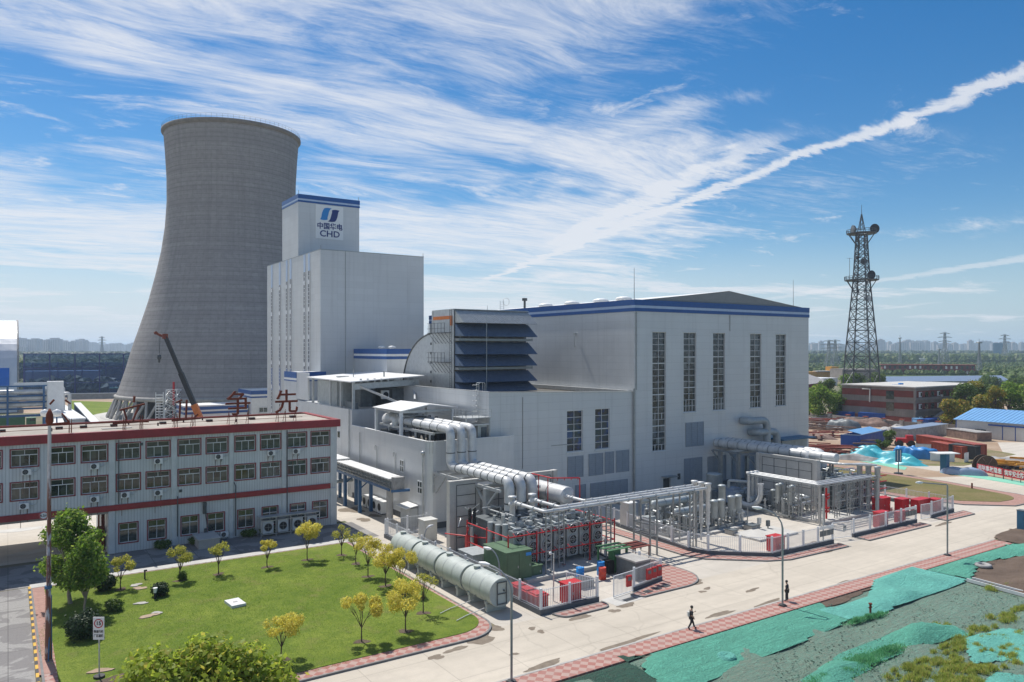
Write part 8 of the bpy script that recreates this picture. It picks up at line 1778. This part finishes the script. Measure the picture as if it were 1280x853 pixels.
# ------------------------------------------------------------------ left background
def barrel_shed():
    X1, Y0, H, W = 3.0, 318.0, 33.0, 60.0; t = thing('barrel_roofed_shed', 'huge white barrel roofed storage shed with a blue band at the left edge', 'building', (X1-60,Y0,0)); n = 30
    pr = [(Y0+W*(.5-.5*cos(pi*i/n)), H*sin(pi*i/n)**.8) for i in range(n+1)]; mb = MB(); mu = MB()
    for i in range(n):
        (a,b),(c,d) = pr[i], pr[i+1]; f = [(X1-150,a,b),(X1,a,b),(X1,c,d),(X1-150,c,d)]; mb.add(f,[(0,1,2,3)],True)
    mb.add([(X1,y,z) for y, z in pr],[tuple(range(len(pr)-1,-1,-1))]); obj('shell', mb, 'white_shell', t)
    mb = MB(); 
    for y, z in pr[:n//2+2]: mb.bar((X1+.1,y,z),(X1+.3,y,z),.3)
    mb.tube([(X1+.1,y,z) for y, z in pr],.35,6); obj('end_rim', mb, 'scrap_grey', t)
    mb = MB(); ys = [(Y0-.35,8.6),(Y0+.1,15.4)]
    def py_at(z): 
        for (a,b),(c,d) in zip(pr,pr[1:]):
            if b <= z <= d: return a+(c-a)*(z-b)/(d-b+1e-9)
        return Y0
    ya, yb = py_at(9.0)-.25, py_at(15.5)-.25; mb.add([(X1-150,ya,9.0),(X1-2.5,ya,9.0),(X1-2.5,(ya+yb)/2-.4,12.2),(X1-150,(ya+yb)/2-.4,12.2),(X1-2.5,yb,15.5),(X1-150,yb,15.5)],[(0,1,2,3),(3,2,4,5)]); obj('blue_band', mb, 'shell_blue', t)
    mb = MB(); y = Y0+W*.42
    mb.box(X1-150,X1-7.5,y-1,y+1,36.2,36.9)
    for k in range(8): x = X1-9-k*9; mb.bar((x,y,36.2),(x-3,y,32.5),.35); mb.bar((x-6.5,y,36.2),(x-3.5,y,32.5),.35)
    obj('ridge_monitor', mb, 'steel_dark', t)
    t = thing('blue_clad_tower', 'small bright blue clad block in front of the barrel roofed shed', 'building', (-3,300,0)); mb = MB(); mb.box(-12,-5.2,296,304,0,14); obj('wall', mb, 'barrel_blue', t); mb = MB(); mb.box(-12.3,-4.9,295.7,304.3,14,14.8); obj('cap', mb, 'scrap_red', t)
barrel_shed()
def wind_fence():
    t = thing('wind_fence', 'tall blue mesh wind fence round the coal yard left of the cooling tower', 'fence', (3.5,393,0)); a = Vector((6,396,0)); b = Vector((150,372,0)); d = b-a; L = d.length; d.normalize(); H = 20.0
    mb = MB(); mb.add([(a.x,a.y,.8),(b.x,b.y,.8),(b.x,b.y,H),(a.x,a.y,H)],[(0,1,2,3)]); obj('mesh', mb, 'wind_net', t); mb = MB()
    for k in range(16):
        p = a+d*L*k/15; q = p+Vector((d.y,-d.x,0))*-3; mb.bar((p.x,p.y,0),(p.x,p.y,H+.2),.5); mb.bar((p.x,p.y,H*.9),(q.x,q.y,0),.3)
    for z in (.8,7,13.5,H): mb.bar((a.x,a.y,z),(b.x,b.y,z),.3)
    obj('frame', mb, 'logo_navy', t)
    t = thing('wind_fence', 'second blue mesh fence line farther back behind the coal yard', 'fence', (3.5,470,0)); mb = MB(); mb.add([(0,475,.8),(190,445,.8),(190,445,15),(0,475,15)],[(0,1,2,3)]); obj('mesh', mb, 'wind_net', t); mb = MB()
    for k in range(18): p = Vector((0,475,0)).lerp(Vector((190,445,0)),k/17); mb.bar((p.x,p.y,0),(p.x,p.y,15.2),.5)
    obj('frame', mb, 'logo_navy', t)
wind_fence()
sheet('coal_yard', [(5,400),(150,376),(190,442),(0,472)], .05, 'dark_soil', label='dark coal yard floor behind the blue wind fence')
r = random.Random(77)
for i, (x, y, L, w, h, m, l) in enumerate([(40,430,46,10,5,'white_roof','long pale roofed shed seen through the blue mesh on the left'),(80,428,30,9,5,'white_roof','pale roofed shed seen through the blue mesh near the tower'),(62,412,14,5,3.5,'white_roof','short pale roof low behind the blue mesh'),(98,512,60,14,9,'shed_wall','pale hall above the wind fence beside the tower'),(110,540,26,12,11,'scrap_red','reddish hall behind the wind fence at the tower edge'),(30,560,40,16,8,'shed_wall','pale low hall beyond the second blue fence')]):
    t = thing('yard_shed', l, 'shed', (x,y,0)); mb = MB(); mb.obox((x,y,h/2+.06),(L,w,h),-.16); obj('wall', mb, 'duct_blue' if m == 'white_roof' else m, t); mb = MB(); mb.obox((x,y,h+.3),(L+1,w+1,.4),-.16); obj('roof', mb, 'white_roof', t)
t = thing('blockwork_wall', 'long low grey wall beyond the grass field', 'wall', (30,350,0)); mb = MB(); p, q = g(84,499,0), g(172,497.5,0); mb.bar((*p,1.1),(*q,1.1),.5,2.2); obj('wall', mb, 'concrete', t); mb = MB(); mb.bar((*p,2.35),(*q,2.35),.8,.3); obj('coping', mb, 'white_paint', t)
t = thing('turquoise_hoarding', 'low turquoise topped hoarding behind the grey wall', 'fence', (40,370,0)); mb = MB(); p, q = g(98,494.5,0), g(172,493,0); mb.bar((*p,1.6),(*q,1.6),.4,3.0); obj('panel', mb, 'equipment_dark', t); mb = MB(); mb.bar((*p,3.2),(*q,3.2),2.2,.35); obj('top', mb, 'green_strip', t)
# pipe racks behind the office roof
def pipe_rack():
    t = thing('pipe_bridge', 'pipe bridge with three levels of pale pipes at the left edge', 'pipe bridge', (-10,178,0)); 
    for z, r_ in ((13.6,.5),(12.4,.55),(11.1,.5)):
        mb = MB(); mb.cyl((-45,178,z),(6.5,178,z),r_,n=14); p = obj('pipe', mb, 'pipe_jacket', t); mb = MB()
        mb.bar((-45,177.4,z-.75),(6.5,177.4,z-.75),.25,.35); obj('beam', mb, 'leg_blue', p)
    mb = MB(); mb.bar((-45,176.8,14.8),(6.5,176.8,14.8),.2,.3); mb.bar((-45,176.8,9.0),(6.5,176.8,9.0),.35,.45); 
    for x in (-40,-32,-24,-16,-8,0,6):
        for y in (177,179): mb.bar((x,y,0),(x,y,14.8),.35)
        mb.bar((x,177,10),(x,179,10),.3)
    obj('trestle', mb, 'leg_blue', t)
    mb = MB(); mb.box(6.6,9.4,177,179,9.5,15.6); mb.box(1,6.6,178.2,178.8,14.9,15.4); obj('junction_box', mb, 'white_paint', t)
    def conveyor(label, P, Q, w, mat):
        P, Q = Vector(P), Vector(Q); t = thing('covered_conveyor', label, 'conveyor', tuple(P)); mb = MB(); n = 9
        for k in range(n): a, b = P.lerp(Q,k/n), P.lerp(Q,(k+.96)/n); mb.bar(a,b,w,.25)
        obj('cover', mb, 'white_roof', t); mb = MB(); dn = Vector((0,0,-1.2)); mb.bar(P+dn,Q+dn,w*.85,2.0); obj('casing', mb, mat, t); mb = MB()
        for k in range(6):
            a = P.lerp(Q,(k+.3)/6)+Vector((0,0,-2.2))
            for s in (-1,1): mb.bar((a.x+s*w*.5,a.y,a.z),(a.x+s*w*.7,a.y,0),.22)
            mb.bar((a.x-w*.5,a.y,a.z),(a.x+w*.6,a.y,a.z*.5),.16)
        obj('trestle', mb, 'leg_blue', t)
    conveyor('long white topped covered conveyor coming towards the office roof', (7.7,160,8.4), (10.4,262,8.4), 1.9, 'leg_blue')
    conveyor('second white covered conveyor right of the first, with a grey casing', (10.6,158,9.4), (9.6,215,9.0), 2.6, 'equipment_grey')
    conveyor('narrow white covered conveyor sloping beside the grass field', (13.2,150,8.6), (13.6,205,9.4), 1.4, 'leg_blue')
    for i, (px, z, h) in enumerate([(68,11.5,2.6),(76,11,1.8)]):
        x, y = gd(px, 158); t = thing('pipe_loop', ('larger' if i == 0 else 'smaller')+' white pipe expansion loop above the conveyors', 'pipe', (x,y,z)); mb = MB(); mb.tube(bend([(x-1.6,y,z-4),(x-1.6,y,z+h),(x+1.6,y,z+h),(x+1.6,y,z-4)],.5),.35,10); obj('pipe', mb, 'pipe_jacket', t)
    for i, px in enumerate((56,71)):
        x, y = gd(px, 112); t = thing('roof_lamp', ('left' if i == 0 else 'right')+' round white floodlight just behind the office roof', 'lamp', (x,y,0)); mb = MB(); mb.lathe([(0,-.6),(.5,-.4),(.62,0),(.5,.4),(0,.6)],(x,y,12.6),14); obj('globe', mb, 'white_paint', t); mb = MB(); mb.bar((x,y,0),(x,y,12.1),.2); obj('post', mb, 'leg_blue', t)
    x, y = gd(12, 205); t = thing('parked_truck', 'green truck parked behind the office roof at the left edge', 'truck', (x,y,0)); mb = MB(); mb.obox((x-1,y,2.6),(9,2.6,2.6),0); obj('cargo_body', mb, 'skid_green', t); mb = MB(); mb.obox((x+4.9,y,2.2),(2.2,2.5,2.4),0); obj('cab', mb, 'skid_green', t); mb = MB(); mb.obox((x+5.2,y-1.28,2.9),(1.2,.06,.8),0); obj('window', mb, 'cab_glass', t)
    for dx in (-4,-2.6,4.6): mb = MB(); mb.cyl((x+dx,y-1.35,.55),(x+dx,y-1.0,.55),.55,n=14); obj('wheel', mb, 'rubber', t)
pipe_rack()
# mobile crane
def crane():
    x, y = 37.4, 191.0; t = thing('mobile_crane', 'orange mobile crane with dark telescopic boom raised before the cooling tower', 'crane', (x,y,0))
    mb = MB(); mb.obox((x+1,y,1.5),(12,2.8,1.0),-.3); obj('carrier', mb, 'orange', t); mb = MB(); mb.obox((x+1,y,2.7),(5,2.6,1.6),-.3); obj('superstructure', mb, 'orange', t); mb = MB(); mb.obox((x-3.5,y+1,2.6),(2.0,2.2,1.8),-.3); obj('cab', mb, 'yellow_steel', t)
    for k in range(4): mb = MB(); cx = x-4+k*3.1; cy = y+1.2-k*.95; mb.cyl((cx,cy-1.6,.6),(cx,cy-1.2,.6),.6,n=14); obj('wheel', mb, 'rubber', t)
    dirv = (-RT[0], -RT[1]); A = Vector((x+1.5, y-.4, 3.2)); T_ = Vector((x+dirv[0]*7.6, y+dirv[1]*7.6, 25.2)); m1 = A.lerp(T_, .26); m2 = A.lerp(T_, .6)
    mb = MB(); mb.bar(A, m1, 1.15, 1.35); b = obj('boom_base', mb, 'orange', t); mb = MB(); mb.bar(m1, m2, .95, 1.05); mb.bar(m2, T_, .75, .8); obj('boom', mb, 'black', t)
    h = T_+Vector((dirv[0]*2.2, dirv[1]*2.2, .7)); mb = MB(); mb.bar(T_-Vector((0,0,.4)), h, .35, .5); mb.cyl(h-Vector((0,.3,0)), h+Vector((0,.3,0)), .4, n=10); mb.bar(T_+Vector((0,0,-.7)), T_+Vector((0,0,.5)), 1.0, 1.1); obj('boom_head', mb, 'rust_red', t)
    hk = T_+Vector((dirv[0]*1.4, dirv[1]*1.4, -4.8)); mb = MB(); mb.bar(T_+Vector((dirv[0]*1.4,dirv[1]*1.4,.3)), hk, .08); mb.bar(T_+Vector((dirv[0]*1.1,dirv[1]*1.1,.3)), hk, .08); obj('cable', mb, 'steel_dark', t)
    mb = MB(); mb.lathe([(0,.5),(.45,.3),(.5,-.5),(.2,-.9),(.25,-1.4),(0,-1.6)], tuple(hk), 10); obj('hook_block', mb, 'steel_dark', t)
crane()
T = lattice('lattice_mast', 'short white lattice tower round a red mast before the cooling tower legs', 40.1, 237.5, [(0,2.1),(10.4,1.5)], [0,2.2,4.4,6.6,8.6,10.4], .22, 'white_paint', -.58)
mb = MB(); mb.cyl((40.1,237.5,0),(40.1,237.5,12.6),.32,n=8); obj('mast', mb, 'fire_red', T); mb = MB(); 
for k in range(11): mb.obox((36.6,239.3,.8+k*.8),(2.2,.2,.25),-.58)
for s in (-1,1): mb.bar((36.6+s*.9,239.3-s*.6,0),(36.6+s*.9,239.3-s*.6,9.6),.18)
obj('side_ladder', mb, 'white_paint', T)
t = thing('yard_handrail', 'grey handrail fence running before the cooling tower', 'railing', (20,140,0)); mb = MB(); p, q = Vector((*gd(104,150),9.0)), Vector((*gd(420,150),9.0))
p, q = Vector((14,152,8.2)), Vector((40,150,8.2))
for z in (0,-.6): mb.bar(p+Vector((0,0,z)), q+Vector((0,0,z)), .09)
for k in range(14): u = p.lerp(q,k/13); mb.bar(u, u-Vector((0,0,1.4)), .09)
obj('rail', mb, 'steel_grey', t); mb = MB(); mb.bar(p-Vector((0,0,1.6)), q-Vector((0,0,1.6)), 1.2, .3)
for k in range(5): u = p.lerp(q,k/4); mb.bar(u-Vector((0,0,1.7)), Vector((u.x,u.y,0)), .3)
obj('gangway', mb, 'steel_grey', t)

# ------------------------------------------------------------------ far background
def clumps(name, label, gen, n, mat, seed, smin, smax):
    r = random.Random(seed); mb = MB()
    for _ in range(n):
        x, y = gen(r); s = r.uniform(smin, smax); k = 7
        # ragged crown: a squat fan of facets with an uneven rim
        c = [(x+s*.5*r.uniform(.75,1.25)*cos(2*pi*i/k), y+s*.5*r.uniform(.75,1.25)*sin(2*pi*i/k), s*r.uniform(.25,.55)) for i in range(k)]
        b = [(x+s*.42*cos(2*pi*i/k), y+s*.42*sin(2*pi*i/k), 0) for i in range(k)]; u = [(x+s*.28*r.uniform(.6,1.3)*cos(2*pi*i/k+.4), y+s*.28*r.uniform(.6,1.3)*sin(2*pi*i/k+.4), s*r.uniform(.65,.92)) for i in range(k)]
        mb.add(b+c+u+[(x+r.uniform(-.1,.1)*s,y,s*r.uniform(.85,1.05))], [(i,(i+1)%k,k+(i+1)%k,k+i) for i in range(k)]+[(k+i,k+(i+1)%k,2*k+(i+1)%k,2*k+i) for i in range(k)]+[(2*k+i,2*k+(i+1)%k,3*k) for i in range(k)])
    o = obj(name, mb, mat); return tag(o, label, None, None, 'stuff')
def band(d0, d1, p0, p1):
    def f(r): d = 1/r.uniform(1/d1, 1/d0); return gd(r.uniform(p0, p1), d)
    return f
def rows(d0, d1, p0, p1, sp):
    def f(r): d = round(1/r.uniform(1/d1, 1/d0)/sp)*sp; return gd(r.uniform(p0, p1), d)
    return f
clumps('orchard', 'rows of small orchard trees across the right distance', rows(640,1100,1000,1500,14), 3800, 'leaf_mid', 1, 3.0, 5.5)
clumps('wood_belt', 'belts of dark trees beyond the orchard', rows(1250,2000,1000,1500,150), 3000, 'leaf_mid', 2, 8, 15)
clumps('far_wood', 'distant green woods under the skyline', band(2000,4200,1000,1500), 4200, 'leaf_dark', 3, 11, 20)
clumps('left_wood', 'trees beyond the wind fence on the left', band(540,1500,-20,180), 2600, 'leaf_mid', 4, 7, 14)
clumps('left_far_wood', 'distant trees under the left skyline', band(1500,3200,-20,180), 1800, 'leaf_dark', 5, 10, 18)
clumps('yard_scrub', 'scrub growing inside the coal yard', lambda r: (r.uniform(5,150), r.uniform(405,465)), 260, 'leaf_dark', 6, 3, 9)
clumps('scrub_strip', 'scrub strip in front of the orchard', band(440,640,1228,1400), 420, 'leaf_mid', 7, 3, 8)
for i, (px0, px1, d, h) in enumerate([(1192,1214,1500,7),(1200,1220,2100,8),(1144,1152,1300,6),(1240,1262,1700,6),(60,100,900,6),(88,104,1000,7),(132,142,950,6),(40,58,1050,5),(118,126,1200,7)]):
    a = Vector((*gd(px0,d),0)); b = Vector((*gd(px1,d),0)); c = (a+b)/2; L = (b-a).length; rz = atan2((b-a).y,(b-a).x)
    t = thing('far_shed', ['wide white roofed shed in the right distance','second white roofed shed nearer the horizon on the right','tiny white shed left of the tall pylon','pale shed by the right pylon','widest pale shed under the left skyline','pale pinkish shed right of the widest one on the left','small pale shed beside the cooling tower edge','pale shed nearest the barrel roofed hall','small far shed near the left lattice pylon'][i], 'shed', tuple(c)); mb = MB(); mb.obox((c.x,c.y,h/2),(L,24,h),rz); obj('wall', mb, 'shed_wall', t); mb = MB(); mb.obox((c.x,c.y,h+.4),(L+2,26,.8),rz); obj('roof', mb, 'white_roof', t)
x, y = gd(1248,1900); t = thing('dark_blue_tower_block', 'squat dark blue glazed block before the skyline at the right', 'building', (x,y,0)); mb = MB(); mb.obox((x,y,19),(20,20,38),.3); obj('wall', mb, 'sign_blue', t); mb = MB(); mb.obox((x+14,y-9,17),(10,14,34),.3); obj('wing', mb, 'white_paint', t)
a, b = gd(1085,2300), gd(1500,1700); t = thing('viaduct', 'long low grey railway viaduct across the right distance', 'viaduct', (*a,0)); mb = MB(); mb.bar((*a,10),(*b,10),10,3.0); obj('deck', mb, 'concrete', t); mb = MB()
for k in range(40): p = Vector((*a,0)).lerp(Vector((*b,0)),k/39); mb.bar((p.x,p.y,0),(p.x,p.y,9),3.0)
obj('piers', mb, 'concrete', t)
def city():
    # two looks of far towers, told apart by side only
    r = random.Random(12)
    def tower(x, y, w, dp, h, mat, lab, grp, rz):
        o = thing('apartment_tower', lab, 'tower block', (x,y,0), grp); mb = MB(); mb.obox((x,y,h/2),(w,dp,h),rz); mb.obox((x,y,h+2.5),(w*.45,dp*.6,5),rz); obj('wall', mb, mat, o)
        mb = MB(); ca, sa = cos(rz), sin(rz); n = 3 if w < 34 else 5
        for k in range(n): u = -w/2+w*(k+.5)/n; mb.obox((x+u*ca+dp/2*sa*1.01, y+u*sa-dp/2*ca*1.01, h/2),(w/n*.38,.6,h*.94),rz)
        obj('window_strips', mb, 'equipment_dark', o)
    px = 1013
    while px < 1300:
        d = r.uniform(3900,5200); w = r.choice((24,28,40,55)); h = r.uniform(46,76)*(1 if px > 1080 else .9); x, y = gd(px, d); tower(x, y, w, 18, h, r.choice(('city_wall','city_wall_warm')), 'hazy grey apartment tower on the skyline right of the hall', 'towers on the right skyline', r.uniform(-.75,-.45)); px += r.uniform(2.0,4.6)
    px = 6
    while px < 172:
        f = 1 if px < 108 else .0; d = r.uniform(2900,3500) if px < 110 else r.uniform(4300,5200); w = r.choice((30,36,46)); h = (r.uniform(52,68) if r.random() < .72 else r.uniform(28,40)) if px < 110 else r.uniform(44,62); x, y = gd(px, d); tower(x, y, w, 20, h, 'city_wall', 'hazy violet grey apartment tower on the skyline left of the cooling tower', 'towers on the left skyline', r.uniform(-.75,-.45)); px += r.uniform(3.0,6.0)
city()
def pylon(label, px, d, h, w, arms=True, kind='pylon'):
    x, y = gd(px, d); lv = [h*k/9 for k in range(10)]
    T = lattice(kind, label, x, y, [(0,w),(h*.55,w*.32),(h,w*.16)], lv, max(.35,d*.00042), 'steel_grey', -.58, 'pylon'); mb = MB(); tk = max(.35,d*.0005)
    if arms:
        for z, q in ((h*.72,w*1.7),(h*.85,w*1.9),(h*.97,w*1.3)): mb.bar((x-RT[0]*q,y-RT[1]*q,z),(x+RT[0]*q,y+RT[1]*q,z),tk); mb.bar((x-RT[0]*q,y-RT[1]*q,z),(x,y,z+h*.05),tk*.8); mb.bar((x+RT[0]*q,y+RT[1]*q,z),(x,y,z+h*.05),tk*.8)
    else: mb.cyl((x,y,h),(x,y,h+.12*h),tk*.5,n=6); mb.lathe([(w*.9,h*.98),(w*1.2,h),(w*.9,h+.6)],(x,y,0),10)
    obj('cross_arms' if arms else 'head', mb, 'steel_grey', T)
    return x, y
pylon('tall pylon left of the round topped mast', 1181, 1090, 46, 5.5); pylon('tall pylon near the right edge before the skyline', 1256, 1250, 46, 5.5); pylon('pylon between hall corner and lattice tower, left one', 1036, 840, 32, 5.0); pylon('pylon between hall corner and lattice tower, right one', 1044, 900, 33, 5.0); pylon('faint pylon on the left skyline beside the cooling tower', 127.5, 1700, 50, 5.0)
pylon('grey lattice mast with a round head beyond the long grey shed', 1224, 673, 28, 2.2, False, 'radio_mast'); pylon('thin mast on the skyline right of the lattice tower', 1125, 1000, 37, 1.9, False, 'radio_mast'); pylon('short thin mast in the orchard left of the tall pylon', 1174, 900, 22, 2.0, False, 'radio_mast')

# ------------------------------------------------------------------ air
m = bpy.data.materials.new('haze_air'); m.use_nodes = True; nt = m.node_tree; nt.nodes.clear(); o_ = nt.nodes.new('ShaderNodeOutputMaterial'); v = nt.nodes.new('ShaderNodeVolumePrincipled')
v.inputs['Color'].default_value = (0.62, 0.78, 0.98, 1); v.inputs['Density'].default_value = 0.00015; v.inputs['Anisotropy'].default_value = 0.2; nt.links.new(v.outputs[0], o_.inputs['Volume']); M['haze_air'] = m
mb = MB(); mb.box(-14100,14100,-3100,15100,-4.0,112.0); hz = obj('haze', mb, 'haze_air'); tag(hz, 'thin blue haze in the distant air', None, None, 'stuff')
S.cycles.volume_bounces = 1; S.cycles.max_bounces = 6; S.cycles.transparent_max_bounces = 12
